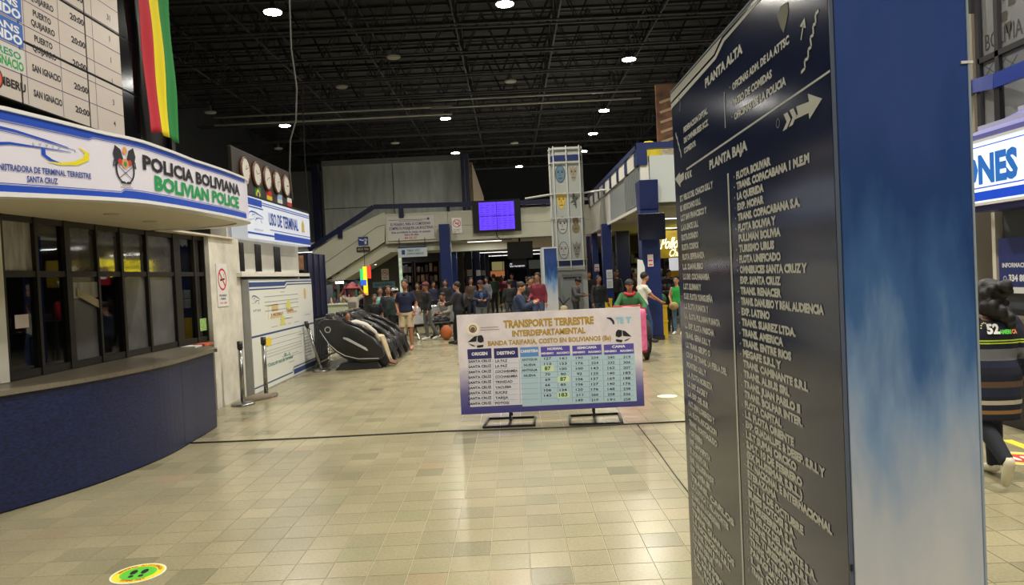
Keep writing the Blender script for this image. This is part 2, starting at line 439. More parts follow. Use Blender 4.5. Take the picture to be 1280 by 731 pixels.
# ================================================================== CEILING and shell
blk = mat('black_deck', (.012, .012, .014), .75, noise=.3, scale=1.5)
trs = mat('black_truss', (.022, .023, .028), .5)
q = MB(); q.box(-16, -8, 11.6, 16, 66, 11.9); ceil = struct('ceiling', q, blk)
q = MB()
for k in range(0, 74):
    q.box(-16, -8+k, 11.52, 16, -7.93+k, 11.6)
obj('deck_ribs', q, trs, ceil, kind='stuff')
lens_off = mat('lamp_off', (.35, .35, .33), .4)
def truss(y, n=24, x0=-15.5, x1=15.5, zt=11.3, zb=9.9, first=[None]):
    if first[0]: return dup(first[0], (0, y, 0), 0)
    t = thing('roof_truss', 'black steel lattice truss spanning the dark hall roof', 'truss', (0, y, 0), 0, 'black lattice trusses under the roof')
    for nm, z in (('upper_chord', zt), ('lower_chord', zb)):
        m = MB()
        for s in (-.18, .18): m.tube([(x0, y+s, z), (x1, y+s, z)], .035, 6)
        obj(nm, m, trs, t)
    m = MB()
    for i in range(n):
        a = x0+(x1-x0)*i/n; b = x0+(x1-x0)*(i+1)/n; mid = (a+b)/2
        for s in (-.18, .18):
            m.tube([(a, y+s, zb), (mid, y+s, zt)], .02, 5); m.tube([(mid, y+s, zt), (b, y+s, zb)], .02, 5)
    obj('bracing', m, trs, t, kind='stuff')
    first[0] = t; return t
ORD = ['first', 'second', 'third', 'fourth', 'fifth', 'sixth', 'seventh', 'eighth', 'ninth', 'tenth', 'eleventh', 'twelfth', 'thirteenth', 'farthest']
for i, y in enumerate((9.5, 12.5, 15.5, 18.5, 21.5, 24.5, 27.5, 30.5, 33.5, 38, 42.5, 47, 52, 57)): truss(y)['label'] = '%s black lattice truss across the roof, counted from the directory totem' % ORD[i]
fl_ = [None]
for i, x in enumerate((-12, -8.5, -5, -1.5, 2, 5.5, 9, 12.5)):
    if fl_[0]: dup(fl_[0], (x, 0, 0), 0, '%s lattice girder along the roof, counted from the flag side' % ORD[i]); continue
    t = thing('roof_girder', 'first lattice girder along the roof, counted from the flag side', 'girder', (x, 0, 0), 0, 'black lattice girders along the roof')
    for z in (11.45, 10.35):
        m = MB(); m.tube([(x, 0, z), (x, 62, z)], .04, 6); obj('chord', m, trs, t)
    m = MB()
    for i in range(48):
        a = i*1.3; m.tube([(x, a, 10.35), (x, a+.65, 11.45)], .02, 5); m.tube([(x, a+.65, 11.45), (x, a+1.3, 10.35)], .02, 5)
    obj('bracing', m, trs, t, kind='stuff'); fl_[0] = t
# pale service pipes hanging across the hall
pp = mat('pipe_grey', srgb(170, 168, 160), .4)
for i, (y, xa, xb, z) in enumerate([(33.6, -13, -2.3, 9.05), (33.6, -3.2, 6.2, 9.35)]):
    t = thing('service_pipe', ['twin grey pipes hung across the left half of the roof', 'twin grey pipes hung across the right half of the roof'][i], 'pipe', ((xa+xb)/2, y, z))
    for dz in (0, .34):
        m = MB(); m.tube([(xa, y, z+dz), (xb, y, z+dz)], .045, 8); obj('pipe', m, pp, t, smooth=True)
    for k in range(4):
        x = xa+(xb-xa)*(k+.5)/4; m = MB(); m.tube([(x, y, z), (x, y, 10.0)], .015, 5); obj('hanger', m, trs, t)
# lamps
lampm = mat('lamp_lens', (1, .98, .95), .5, emit=90.0, ecol=(1, .97, .9)); lampb = mat('lamp_body', (.09, .09, .09), .5)
lp0 = [None]; lpo = [None]
def lamp(x, y, z, on=True, label=None, r=.27, grp='lit lamps under the hall roof'):
    t = thing('ceiling_lamp', label, 'lamp', (x, y, z), 0, grp)
    m = MB(); m.lathe((x, y, z), [(r*.95, .0), (r, .02), (r*.95, .05), (r*.3, .09), (r*.2, .3)], 20); obj('housing', m, lampb if on else lens_off, t, smooth=True)
    m = MB(); m.lathe((x, y, z), [(r*.88, -.02), (r*.9, .0)], 20); obj('lens', m, lampm if on else lens_off, t)
    m = MB(); m.tube([(x, y, z+.3), (x, y, 11.55)], .012, 5); obj('rod', m, trs, t)
    if on:
        l = bpy.data.lights.new('lamp_light', 'AREA'); l.shape = 'DISK'; l.size = r*1.8; l.energy = LAMP_W; l.color = LAMP_COL
        try: l.spread = math.radians(150)
        except Exception: pass
        o = bpy.data.objects.new('lamp_light', l); COL.objects.link(o); o.parent = t; o.location = (0, 0, -.04)
LZ = 9.2
seen = [(341, 15, 'bright round lamp high above the flag and clock board'), (631, 5, 'bright round lamp cut by the top edge above the hall middle'),
        (786, 74, 'bright round lamp nearest the directory totem'), (557, 148, 'bright lamp above the grey panel wall by the stair'),
        (356, 157, 'bright lamp low above the clock board'), (755, 138, 'bright lamp on the pipe line before the right gallery'),
        (729, 189, 'bright lamp just right of the round tower top'), (649, 208, 'far bright lamp left of the tower top'), (741, 167, 'smaller bright lamp above the right of the tower')]
for px, py, lb in seen:
    p = PZ(px, py, LZ); lamp(p.x, p.y, LZ, True, lb)
for px, py, lb in [(492, 72, 'unlit round lamp right of the flag lamp'), (427, 109, 'unlit lamp between the two lamps over the clocks'), (263, 141, 'unlit lamp beside the flag'),
                   (494, 179, 'unlit lamp above the panel wall'), (638, 102, 'unlit lamp in the middle of the roof'), (643, 179, 'unlit lamp over the far end of the hall'), (348, 186, 'unlit lamp just above the clock board')]:
    p = PZ(px, py, LZ); lamp(p.x, p.y, LZ, False, lb, .24, 'unlit lamps under the hall roof')
# the rest of the lamp grid continues behind and beside the camera
out_ = [(-6.2, 12.5), (.2, 12.0), (5.5, 13.0), (-6.2, 4), (.2, 3.2), (5.5, 4.5), (-5, -4), (3, -4), (11, 6), (11, 14), (-3.0, 45), (11, 24)]
for x, y in out_:
    lamp(x, y, LZ, True, 'roof lamp outside the picture, %s of the hidden grid' % ORD[out_.index((x, y))], grp='roof lamps outside the picture')

shell = mat('dark_hall_wall', (.03, .032, .04), .7)
q = MB(); q.box(-16.3, -8, 0, -16, 66, 11.9); struct('wall_left', q, shell)
q = MB(); q.box(16, -8, 0, 16.3, 66, 11.9); struct('wall_right', q, shell)
q = MB(); q.box(-16.3, 66, 0, 16.3, 66.3, 11.9); struct('wall_far', q, shell)
q = MB(); q.box(-16.3, -8.3, 0, 16.3, -8, 11.9); struct('wall_behind', q, c3(150, 148, 140, rough=.8))
# hanging cords
for i, pts in enumerate([[(362, 0, 12), (364, 60, 12), (371, 110, 12), (370, 150, 12), (363, 175, 12), (362, 215, 12), (366, 250, 12)], [(378, 110, 30.3), (381, 200, 30.3), (384, 240, 30.3), (386, 262, 30.3)]]):
    P = [PY(*p) for p in pts]
    if i == 0: P.insert(0, V((P[0].x, 12, 9.9)))
    else: P.insert(0, V((P[0].x-.02, 30.32, 9.93)))
    m = MB(); m.tube(P, [.012, .022][i], 5); tag(obj('hanging_rope', m, c3(90, 88, 84), smooth=True), ['wavy pale cord hanging from the roof before the clock board', 'straight thin cord hanging right beside the clock board'][i], 'cord')

# ================================================================== LEFT KIOSK
white = c3(214, 212, 204, rough=.6, noise=.05, scale=3.0)
navy = mat('navy_laminate', srgb(18, 28, 68), .36, noise=.7, scale=26, stretch=(1, 1, 3.0), bump=.15)
frame_m = c3(25, 20, 18, rough=.45)
ledge_m = c3(112, 105, 92, rough=.35, noise=.12, scale=20)
cnt_pl = spline([(-4.9, 4.2), (-4.45, 5.1), (-4.09, 5.8), (-3.76, 6.59), (-3.6, 7.52), (-3.63, 8.37), (-3.67, 9.04)])
CA = Arc(cnt_pl)
kiosk = thing('police_kiosk', 'curved police kiosk with dark blue counter base and dark framed windows', 'kiosk', (-4.6, 7.5, 0))
# counter base: laminate panels separated by seams
us = CA.find(228, .6)
def arc_prism(arc, u0, u1, z0, z1, t, d0=0.0, seg=.1):
    m = MB(); n = max(1, int((u1-u0)/seg)); P = []
    for i in range(n+1):
        u = u0+(u1-u0)*i/n; p, nn = arc.at(u); a = p+nn*d0; b = p+nn*(d0-t)
        P += [(a.x, a.y, z0), (a.x, a.y, z1), (b.x, b.y, z1), (b.x, b.y, z0)]
    F = [(0, 1, 2, 3), (4*n+3, 4*n+2, 4*n+1, 4*n)]
    for i in range(n):
        for k in range(4): F.append((4*i+k, 4*i+4+k, 4*i+4+(k+1) % 4, 4*i+(k+1) % 4)[::-1])
    return m.add(P, [f[::-1] for f in F])
seams = [0, us, CA.len]
for a, b in zip(seams, seams[1:]):
    if b-a > .05: obj('counter_panel', arc_prism(CA, a+.003, b-.003, .012, .925, .03), navy, kiosk, smooth=False)
m = arc_prism(CA, 0, CA.len-.01, 0, .92, .1, -.032); obj('counter_core', m, c3(20, 24, 40), kiosk)
# blue end return of the counter
m = MB(); m.slab((-3.67, 9.04), (-4.25, 9.12), .012, .925, (0, -1), .03); obj('end_panel', m, navy, kiosk)
# ledge
WL = spline([(-4.75, 4.6), (-4.5, 5.4), (-4.40, 6.3), (-4.36, 8.0), (-4.33, 9.5), (-4.29, 10.4)]); WA = Arc(WL)
m = MB(); P = []; n = 40
for i in range(n+1):
    p, nn = CA.at(CA.len*i/n); a = p+nn*.035; q_, nq = WA.at(min(WA.len, WA.len*.84*i/n)); b = q_-nq*.05
    P += [(a.x, a.y, .925), (a.x, a.y, .965), (b.x, b.y, .965), (b.x, b.y, .925)]
F = [(3, 2, 1, 0), (4*n, 4*n+1, 4*n+2, 4*n+3)]
for i in range(n):
    for k in range(4): F.append((4*i+k, 4*i+4+k, 4*i+4+(k+1) % 4, 4*i+(k+1) % 4))
m.add(P, F); obj('counter_ledge', m, ledge_m, kiosk)
m = MB(); m.hull8([(-4.55, 8.7, .925), (-3.6, 9.0, .925), (-3.66, 9.14, .925), (-4.5, 10.42, .925), (-4.55, 8.7, .964), (-3.6, 9.0, .964), (-3.66, 9.14, .964), (-4.5, 10.42, .964)])
obj('ledge_end', m, ledge_m, kiosk)
# low wall under the window line
obj('sill_wall', arc_prism(WA, 0, WA.len, 0, .97, .12, 0), c3(60, 58, 60), kiosk)
ZW0, ZT, ZM = .97, 2.44, 1.905
xs = [-14, 2, 46, 85, 122, 152, 184, 221, 243, 263]
U_ = [WA.find(x, 1.7) for x in xs]; U_[0] = max(0.02, U_[1]-.75)
wd = [.05, .05, .04, .09, .035, .05, .045, .17, .04, .05]
for u, wv in zip(U_, wd): obj('mullion', arc_prism(WA, max(0, u-wv/2), min(WA.len, u+wv/2), ZW0, ZT, .08, .03), frame_m, kiosk)
for nm, z0, z1 in (('bottom_rail', ZW0, ZW0+.07), ('top_rail', ZT-.07, ZT), ('middle_rail', ZM-.03, ZM+.025)):
    obj(nm, arc_prism(WA, U_[0], U_[-1], z0, z1, .06, .02), frame_m, kiosk)
g_clear = glass_mat('glass_clear', (.5, .52, .55), .12, (.02, .02, .025))
g_frost = glass_mat('glass_frosted', (.4, .4, .42), .88, (.13, .13, .14), .25)
g_grey = glass_mat('glass_greyed', (.4, .4, .42), .8, (.10, .095, .095), .05)
g_film = mat('plastic_film', (.30, .29, .28), .22, noise=.3, scale=3.5, bump=.9, stretch=(4, 4, .8))
def pane(i, up, m_, mi_=None):
    z0, z1 = (ZM+.02, ZT-.06) if up else (ZW0+.06, ZM-.03)
    obj('pane', arc_prism(WA, U_[i]+wd[i]/2, U_[i+1]-wd[i+1]/2, z0, z1, .008, -.01), m_, kiosk)
for i, m_ in enumerate([g_clear, g_film, g_clear, g_grey, g_grey, g_grey, g_grey, g_clear, g_clear]): pane(i, True, m_)
for i, m_ in enumerate([g_clear, g_clear, g_clear, g_frost, g_clear, g_frost, g_frost, g_clear, g_clear]): pane(i, False, m_)
fw = Arc([(p.x, p.y) for p in WL])
def on_window(name, pa, pb, za, zb, m_, label=None, d=.012):
    a, b = WA.find(pa, (za+zb)/2), WA.find(pb, (za+zb)/2)
    obj(name, arc_prism(WA, a, b, za, zb, .004, d), m_, kiosk, label=label)
on_window('paper_sheet', 49, 83, 1.45, 2.2, c3(120, 108, 88, rough=.8, noise=.1), 'brown paper taped inside the glass', -.03)
on_window('plastic_sheet', 88, 123, 1.66, 1.82, g_film, 'crumpled clear plastic torn over the glass')
a, b = WA.find(95, 1.6), WA.find(124, 1.6)
m = MB(); fr = Arc([(p.x, p.y) for p in WL]); band(m, fr, [(a, 1.68), (b, 1.53)], .085, .02); obj('tape_strip', m, c3(150, 138, 108, rough=.5), kiosk)
on_window('notice', 17, 34, 1.42, 1.54, c3(205, 195, 190), 'small white notice taped on glass')
on_window('green_sticker', 249, 261, 1.12, 1.29, c3(150, 190, 110, noise=.3, scale=30.0), 'green and white sticker')
# shelf unit seen through the pane
m = MB()
for z in (1.02, 1.22, 1.42, 1.6): m.box(-5.1, 9.55, z, -4.75, 10.25, z+.02)
for y in (9.55, 10.23): m.box(-5.1, y, .97, -4.75, y+.02, 1.75)
kin = thing('goods_shelf', 'small lit shelf of goods behind the narrow kiosk pane', 'shelf', (-4.9, 9.9, 0)); obj('shelving', m, c3(170, 160, 140), kin)
m = MB(); m.box(-5.05, 9.6, 0, -4.8, 10.2, .97); obj('cabinet', m, c3(60, 50, 45), kin)
rb = random.Random(5)
for z in (1.04, 1.24, 1.44):
    for k in range(6):
        y = 9.6+k*.1; m = MB(); m.box(-4.95, y, z, -4.8, y+.07, z+rb.uniform(.06, .14)); obj('goods_box', m, c3(*rb.choice([(190, 180, 160), (150, 60, 50), (90, 110, 60), (200, 190, 120)])), kin)
# ledge items near the right end
m = MB(); p = PZ(240, 434, .966); m.box(p.x-.1, p.y-.1, .966, p.x+.08, p.y+.16, .985); tag(obj('paper_stack', m, c3(225, 225, 220)), 'white paper stack on the ledge at the right end of kiosk', 'papers')
m = MB(); p = PZ(256, 432, .966); m.box(p.x-.13, p.y-.05, .966, p.x+.02, p.y+.22, .995); tag(obj('snack_box', m, c3(190, 90, 60, noise=.4, scale=18.0)), 'flat red and orange box on the ledge end by the white wall', 'box')
# interior
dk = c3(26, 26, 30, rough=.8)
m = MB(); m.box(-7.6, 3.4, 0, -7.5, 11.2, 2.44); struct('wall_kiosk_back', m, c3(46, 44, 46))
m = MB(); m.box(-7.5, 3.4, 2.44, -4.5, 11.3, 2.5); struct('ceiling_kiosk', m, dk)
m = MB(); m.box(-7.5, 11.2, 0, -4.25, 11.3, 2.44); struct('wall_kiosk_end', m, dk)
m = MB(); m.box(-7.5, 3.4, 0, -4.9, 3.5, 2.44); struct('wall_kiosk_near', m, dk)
# left white pier at the frame edge
m = MB(); p, nn = WA.at(max(.05, U_[1]-.16)); p2, _ = WA.at(U_[1]-.03)
m.slab((p2.x+.05, p2.y), (p.x-.25, p.y-.9), .97, 2.44, (-1, 0), .2); obj('pier', m, white, kiosk)

# soffit and fascia sign
FP = spline([(-4.95, 4.2), (-4.2, 4.7), (-3.58, 5.28), (-3.06, 5.9), (-2.93, 6.4), (-2.88, 7.02), (-2.86, 7.6), (-2.87, 8.13)]); 
end = [(-2.90, 8.35), (-2.98, 8.55), (-3.12, 8.72), (-3.32, 8.86), (-3.6, 8.95), (-4.2, 9.0)]
FPE = FP + [V((a, b, 0)) for a, b in end]
u0f = Arc(FP)
def ztop(t): return 0
FA = Arc(FPE)
s0, s1 = FA.find(0, 2.7), FA.find(130, 2.7)
def zt(u): return 3.05 if u < s0 else (3.05-(u-s0)/(s1-s0)*.11 if u < s1 else max(2.885, 2.94-(u-s1)*.05))
FA.ztop = lambda t: zt(t*FA.len)-2.42; FA.z0 = 2.42
sign = thing('police_sign', 'long curved white illuminated sign reading POLICIA BOLIVIANA over the kiosk', 'sign', (-3.3, 6.8, 2.42))
def arc_box(arc, u0, u1, v0, v1, t, d0=0.0, seg=.1):
    m = MB(); n = max(1, int((u1-u0)/seg)); P = []
    for i in range(n+1):
        u = u0+(u1-u0)*i/n
        P += [arc.pt(u, v0, d0), arc.pt(u, v1, d0), arc.pt(u, v1, d0-t), arc.pt(u, v0, d0-t)]
    F = [(3, 2, 1, 0), (4*n, 4*n+1, 4*n+2, 4*n+3)]
    for i in range(n):
        for k in range(4): F.append((4*i+k, 4*i+4+k, 4*i+4+(k+1) % 4, 4*i+(k+1) % 4))
    return m.add(P, F)
sgw = mat('sign_face_backlit', srgb(206, 202, 212), .35, emit=.14, ecol=srgb(226, 222, 240))
sblue = mat('sign_blue', srgb(36, 74, 178), .35, emit=.10, ecol=srgb(36, 74, 178))
trim = c3(225, 225, 228, rough=.35)
obj('face_panel', arc_box(FA, 0, FA.len, .03, .97, .12, 0), sgw, sign)
obj('lower_trim', arc_box(FA, 0, FA.len, -.02, .035, .15, .02), trim, sign)
obj('upper_trim', arc_box(FA, 0, FA.len, .965, 1.01, .15, .02), trim, sign)
def S(px, z=2.7): return FA.find(px, z)
m = MB(); a = S(112); b = S(118); e = S(306)
band(m, FA, [(0, .855), (a, .855)], .105, .006)
poly(m, FA, [(a, .855), (b, .895), (b, .96), (a, .96)], .006)
band(m, FA, [(b, .895), (e, .895)], .065, .006)
a2, b2 = S(149), S(154)
band(m, FA, [(0, .04), (a2, .04)], .075, .006)
poly(m, FA, [(a2, .04), (b2, .04), (b2, .16), (a2, .115)], .006)
band(m, FA, [(b2, .04), (e, .04)], .12, .006)
band(m, FA, [(0, .83), (a, .83), (b, .87), (e, .87)], .01, .006)
band(m, FA, [(0, .13), (a2, .13), (b2, .175), (e, .175)], .01, .006)
obj('stripe', m, sblue, sign)
# lettering
m = MB(); u1 = S(178); u2 = S(299); text(m, FA, 'POLICIA BOLIVIANA', u1, .55, .215, u2, .045, d=.007); obj('lettering', m, c3(32, 30, 34, rough=.5), sign, label='black lettering POLICIA BOLIVIANA')
m = MB(); text(m, FA, 'BOLIVIAN POLICE', S(192), .245, .225, S(297), .045, d=.007); obj('lettering', m, mat('sign_green', srgb(22, 140, 74), .5, emit=.12), sign, label='green lettering BOLIVIAN POLICE')
m = MB(); u2 = S(112); text(m, FA, 'ADMINISTRADORA DE TERMINAL TERRESTRE', S(0)-(S(112)-S(0))*5/31, .285, .07, u2, .03, d=.007); text(m, FA, 'SANTA CRUZ', S(32), .17, .07, S(70), .03, d=.007); obj('lettering', m, c3(50, 70, 150, rough=.5), sign, label='blue lettering ADMINISTRADORA DE TERMINAL TERRESTRE SANTA CRUZ')
m = MB(); text(m, FA, 'A . T . T . S . C', S(40), .60, .055, S(77), .01, d=.007); obj('lettering', m, c3(140, 150, 165, rough=.5), sign, label='grey lettering A.T.T.S.C')
def bus_logo(mb_b, mb_y, fr, U, Vv, sx, sy, d):
    """swoosh coach logo, centred on (U, Vv); sx, sy half sizes"""
    f = lambda L: [(U+x*sx, Vv+y*sy) for x, y in L]
    stroke(mb_b, fr, f([(-1, .2), (-.9, .62), (-.65, .8), (-.3, .78), (.1, .62), (.5, .42), (.72, .28)]), [.02*sy, .14*sy, .2*sy, .17*sy, .12*sy, .08*sy, .03*sy], d)
    stroke(mb_b, fr, f([(-.25, .55), (-.32, .1), (-.42, -.2), (-.6, -.36), (-.95, -.4)]), .05*sy, d)
    stroke(mb_b, fr, f([(-.62, .1), (-.6, .3), (-.45, .42), (-.32, .42)]), [.12*sy, .12*sy, .1*sy, .04*sy], d)
    stroke(mb_b, fr, f([(-.25, -.4), (-.15, -.12), (.05, -.0), (.4, .03), (.75, .05)]), [.14*sy, .16*sy, .12*sy, .07*sy, .03*sy], d)
    stroke(mb_b, fr, f([(.42, .02), (.42, -.3), (.5, -.52), (.62, -.62)]), [.1*sy, .12*sy, .12*sy, .03*sy], d)
    stroke(mb_b, fr, f([(-.2, .6), (.3, .42), (.8, .2), (.8, .08)]), .03*sy, d)
    stroke(mb_y, fr, f([(.84, .42), (.95, .15), (.93, -.2), (.8, -.52), (.6, -.66), (.45, -.62)]), [.02*sy, .14*sy, .2*sy, .2*sy, .12*sy, .02*sy], d)
m1, m2 = MB(), MB(); ua, ub = S(0)-.55, S(112); bus_logo(m1, m2, FA, (ua+ub)/2+.02, .6, (ub-ua)/2*.98, .25, .0065)
obj('coach_logo', m1, sblue, sign, label='blue swoosh coach drawing'); obj('logo_swoosh', m2, c3(226, 214, 40, rough=.5), sign, label='yellow swoosh')
def emblem(parent, fr, u, v, rx, ry, d):
    k = MB(); R_ = MB(); R2_ = MB(); G_ = MB(); Yb = MB()
    ring(k, fr, u, v-ry*.25, rx*.85, rx*.16, ry*.75, 24, d, PI*.85, PI*2.15)
    for s in (-1, 1):
        poly(k, fr, [(u+s*rx*.15, v+ry*.3), (u+s*rx*.35, v+ry*.75), (u+s*rx*.8, v+ry*.95), (u+s*rx*1.0, v+ry*.5), (u+s*rx*.85, v+ry*.1), (u+s*rx*.5, v)], d)
        for q_ in range(3): stroke(k, fr, [(u+s*rx*(.6+.15*q_), v+ry*.2), (u+s*rx*(.75+.12*q_), v-ry*.15)], rx*.1, d)
        stroke(k, fr, [(u-s*rx*.6, v-ry*.75), (u+s*rx*.6, v-ry*.1)], rx*.07, d+.001)
        disc(k, fr, u+s*rx*.25, v-ry*.93, rx*.22, ry*.06, d=d)
        disc([R_, R2_][s > 0], fr, u+s*rx*.42, v+ry*.12, rx*.18, ry*.16, d=d+.001)
    disc(Yb, fr, u, v+ry*.05, rx*.3, ry*.25, d=d+.001); disc(G_, fr, u, v+ry*.03, rx*.14, ry*.13, d=d+.002)
    disc(Yb, fr, u, v+ry*.72, rx*.2, ry*.2, d=d+.001)
    for nm, q_, c_, lb in (('emblem_wreath', k, (40, 40, 48), 'dark wings wreath and crossed rifles'), ('emblem_wing', R_, (190, 60, 50), 'red panel'), ('emblem_wing', R2_, (190, 60, 50), 'red panel'), ('emblem_crown', Yb, (214, 150, 90), 'golden crest'), ('emblem_centre', G_, (60, 140, 90), 'green centre')):
        obj(nm, q_, c3(*c_, rough=.5), parent, label=lb)
emblem(sign, FA, S(156), .56, (S(170)-S(142))/2, .30, .007)
m = MB(); text(m, FA, 'POLICIA', S(151), .22, .02, S(162), .01, d=.007); text(m, FA, 'BOLIVIANA', S(149), .195, .02, S(164), .01, d=.007); obj('lettering', m, c3(90, 90, 90), sign, label='tiny lettering under the crest')
# soffit (underside) between sign and windows
m = MB(); P = []; n = 60; F = []
for i in range(n+1):
    p, nn = FA.at(FA.len*i/n); a = p-nn*.1; b = V((-4.6, min(10.6, max(4.2, p.y*1.0)), 0))
    if i > n*.8: b = V((-4.6, 9.0+(i-n*.8)*.02, 0))
    P += [(a.x, a.y, 2.425), (b.x, b.y, 2.425), (a.x, a.y, 2.45), (b.x, b.y, 2.45)]
for i in range(n):
    F += [(4*i, 4*i+1, 4*i+5, 4*i+4)[::-1], (4*i+2, 4*i+3, 4*i+7, 4*i+6), (4*i, 4*i+4, 4*i+6, 4*i+2)]
m.add(P, F); sof = obj('soffit', m, c3(206, 198, 180, rough=.6), kiosk)
m = MB(); m.box(-4.62, 8.9, 2.425, -4.15, 11.3, 2.45); obj('soffit_strip', m, c3(206, 198, 180, rough=.6), kiosk)
for px, py in [(140, 268), (187, 277)]:
    p = PZ(px, py, 2.42); m = MB(); m.lathe((p.x, p.y, 2.416), [(.07, 0), (.07, .012)], 20); obj('downlight', m, c3(180, 172, 155), kiosk)
m = arc_prism(FA, 0, FA.len, 2.5, 2.9, .05, -.13); obj('sign_back', m, dk, kiosk)
m = MB(); m.hull8([(-7.5, 3.4, 2.86), (-4.2, 4.75, 2.86), (-3.0, 8.0, 2.86), (-7.5, 11.2, 2.86), (-7.5, 3.4, 2.88), (-4.2, 4.75, 2.88), (-3.0, 8.0, 2.88), (-7.5, 11.2, 2.88)]); struct('trim_kiosk_roof', m, dk)

# ================================================================== BLACK WALL, VIDEO WALL, FLAG
vb = c3(14, 14, 17, rough=.35)
m = MB(); m.box(-6.5, 2.5, 2.88, -4.42, 9.85, 10.4); struct('wall_black_box', m, vb)
XV = -4.30; VF = Frame((XV, 0, 0), (0, 1, 0), (0, 0, 1))
yb = [PX(x, 100, XV).y for x in (27, 110, 176)]; cw = yb[1]-yb[0]; rowz = [3.42, 4.0, 4.6, 5.2]; ch_ = .6
beige = mat('screen_board', srgb(196, 186, 176), .28, emit=.12, ecol=srgb(205, 195, 185))
vw = thing('departure_display', 'video wall of black framed screens listing departures above the police sign', 'screen', (XV, yb[0], 3.42))
ys = [yb[0]-cw, yb[0], yb[1], yb[1]+cw]
end_y = PX(152, 100, XV).y
for r in range(4):
    z0 = [3.42, 4.0, 4.6, 5.2][r]; z1 = z0+.58 if r == 0 else z0+.6
    for k in range(3):
        m = MB(); m.box(XV-.09, ys[k]+.004, z0+.004, XV-.006, ys[k+1]-.004, z1-.004); obj('monitor_housing', m, vb, vw)
        m = MB(); yr = min(ys[k+1]-.012, end_y if k == 2 else 1e9); m.box(XV-.006, ys[k]+.016, z0+.014, XV, yr, z1-.014)
        obj('screen', m, beige, vw)
        if k == 2: m = MB(); m.box(XV-.006, yr+.002, z0+.012, XV-.001, ys[k+1]-.012, z1-.012); obj('dark_screen', m, c3(10, 10, 13, rough=.12), vw)
# table rules and text on the display
rz_ = [3.42+.035+.233*i for i in range(8)]
pur = c3(96, 70, 120, rough=.5)
m = MB(); 
for z in rz_[1:]: rect(m, VF, ys[0]+.01, z-.004, end_y, z+.004, .001)
for px in (36, 79, 121): y = PX(px, 130, XV).y; rect(m, VF, y-.004, 3.44, y+.004, 5.2, .001)
obj('table_rule', m, pur, vw)
m = MB(); dkt = c3(30, 26, 40, rough=.5)
def vt(s, px0, px1, z, h): text(m, VF, s, PX(px0, 100, XV).y, z, h, PX(px1, 100, XV).y, .035, d=.002)
rows = [('SAN IGNACIO', '20:00', '4'), ('SAN IGNACIO', '20:00', '3'), ('PUERTO|QUIJARRO', '20:00', '1'), ('PUERTO|QUIJARRO', '20:00', '1'), ('PUERTO|QUIJARRO', '20:00', '1'), ('SAN IGNACIO', '20:00', '31'), ('SAN IGNACIO', '20:00', '2')]
for i, (d_, h_, n_) in enumerate(rows):
    z = rz_[i]
    if '|' in d_:
        a, b = d_.split('|'); vt(a, 46, 68, z+.135, .055); vt(b, 43, 72, z+.04, .055)
    else: vt(d_, 41, 76, z+.08, .06)
    vt(h_, 92, 109, z+.08, .06)
    text(m, VF, n_, PX(140, 100, XV).y, z+.08, .06, None, .01, 'c', .002)
obj('lettering', m, dkt, vw, label='rows of destinations and departure times')
y36 = PX(35, 130, XV).y
def logo_card(z, bg, txt1, txt2, c1, c2):
    m = MB(); rect(m, VF, y36-.66, z+.01, y36-.012, z+.222, .0012); obj('logo_card', m, c3(*bg, rough=.4), vw)
    m = MB()
    if txt1: text(m, VF, txt1, y36-.6, z+.125, .06, y36-.06, .03, d=.0022)
    if m.v: obj('lettering', m, c3(*c1, rough=.5), vw, label='lettering '+txt1)
    m = MB(); text(m, VF, txt2, y36-.62, z+.03, .075, y36-.03, .04, d=.0022); obj('lettering', m, c3(*c2, rough=.5), vw, label='lettering '+txt2)
logo_card(rz_[1], (214, 212, 206), 'EXPRESO', 'SAN IGNACIO', (40, 150, 110), (40, 160, 80))
logo_card(rz_[2], (40, 100, 190), 'TRANS', 'MUNDO', (235, 235, 240), (235, 238, 245))
logo_card(rz_[3], (40, 100, 190), 'TRANS', 'MUNDO', (235, 235, 240), (235, 238, 245))
logo_card(rz_[4], (200, 205, 210), 'FLOTA', 'JUMBO', (30, 30, 40), (20, 20, 26))
m = MB(); text(m, VF, 'GUEMBERU', y36-.6, rz_[0]+.08, .07, y36-.02, .04, d=.0022); obj('lettering', m, c3(40, 20, 20), vw, label='lettering GUEMBERU')
m = MB(); disc(m, VF, y36-.42, rz_[0]+.12, .085, d=.0024); obj('logo_disc', m, c3(220, 90, 50), vw)
m = MB(); ring(m, VF, y36-.42, rz_[0]+.12, .10, .018, d=.0026); obj('logo_ring', m, c3(90, 20, 24), vw)
# bright post on the black box corner and the box edge trim
m = MB(); m.box(-4.42, 9.80, 2.88, -4.36, 9.9, 10.2); struct('trim_1', m, c3(44, 44, 48, rough=.3))
m = MB(); yq = PX(180, 100, -4.3).y; m.box(-4.42, yq-.02, 2.88, -4.37, yq+.02, 10.2); struct('trim_2', m, c3(40, 40, 44, rough=.3))
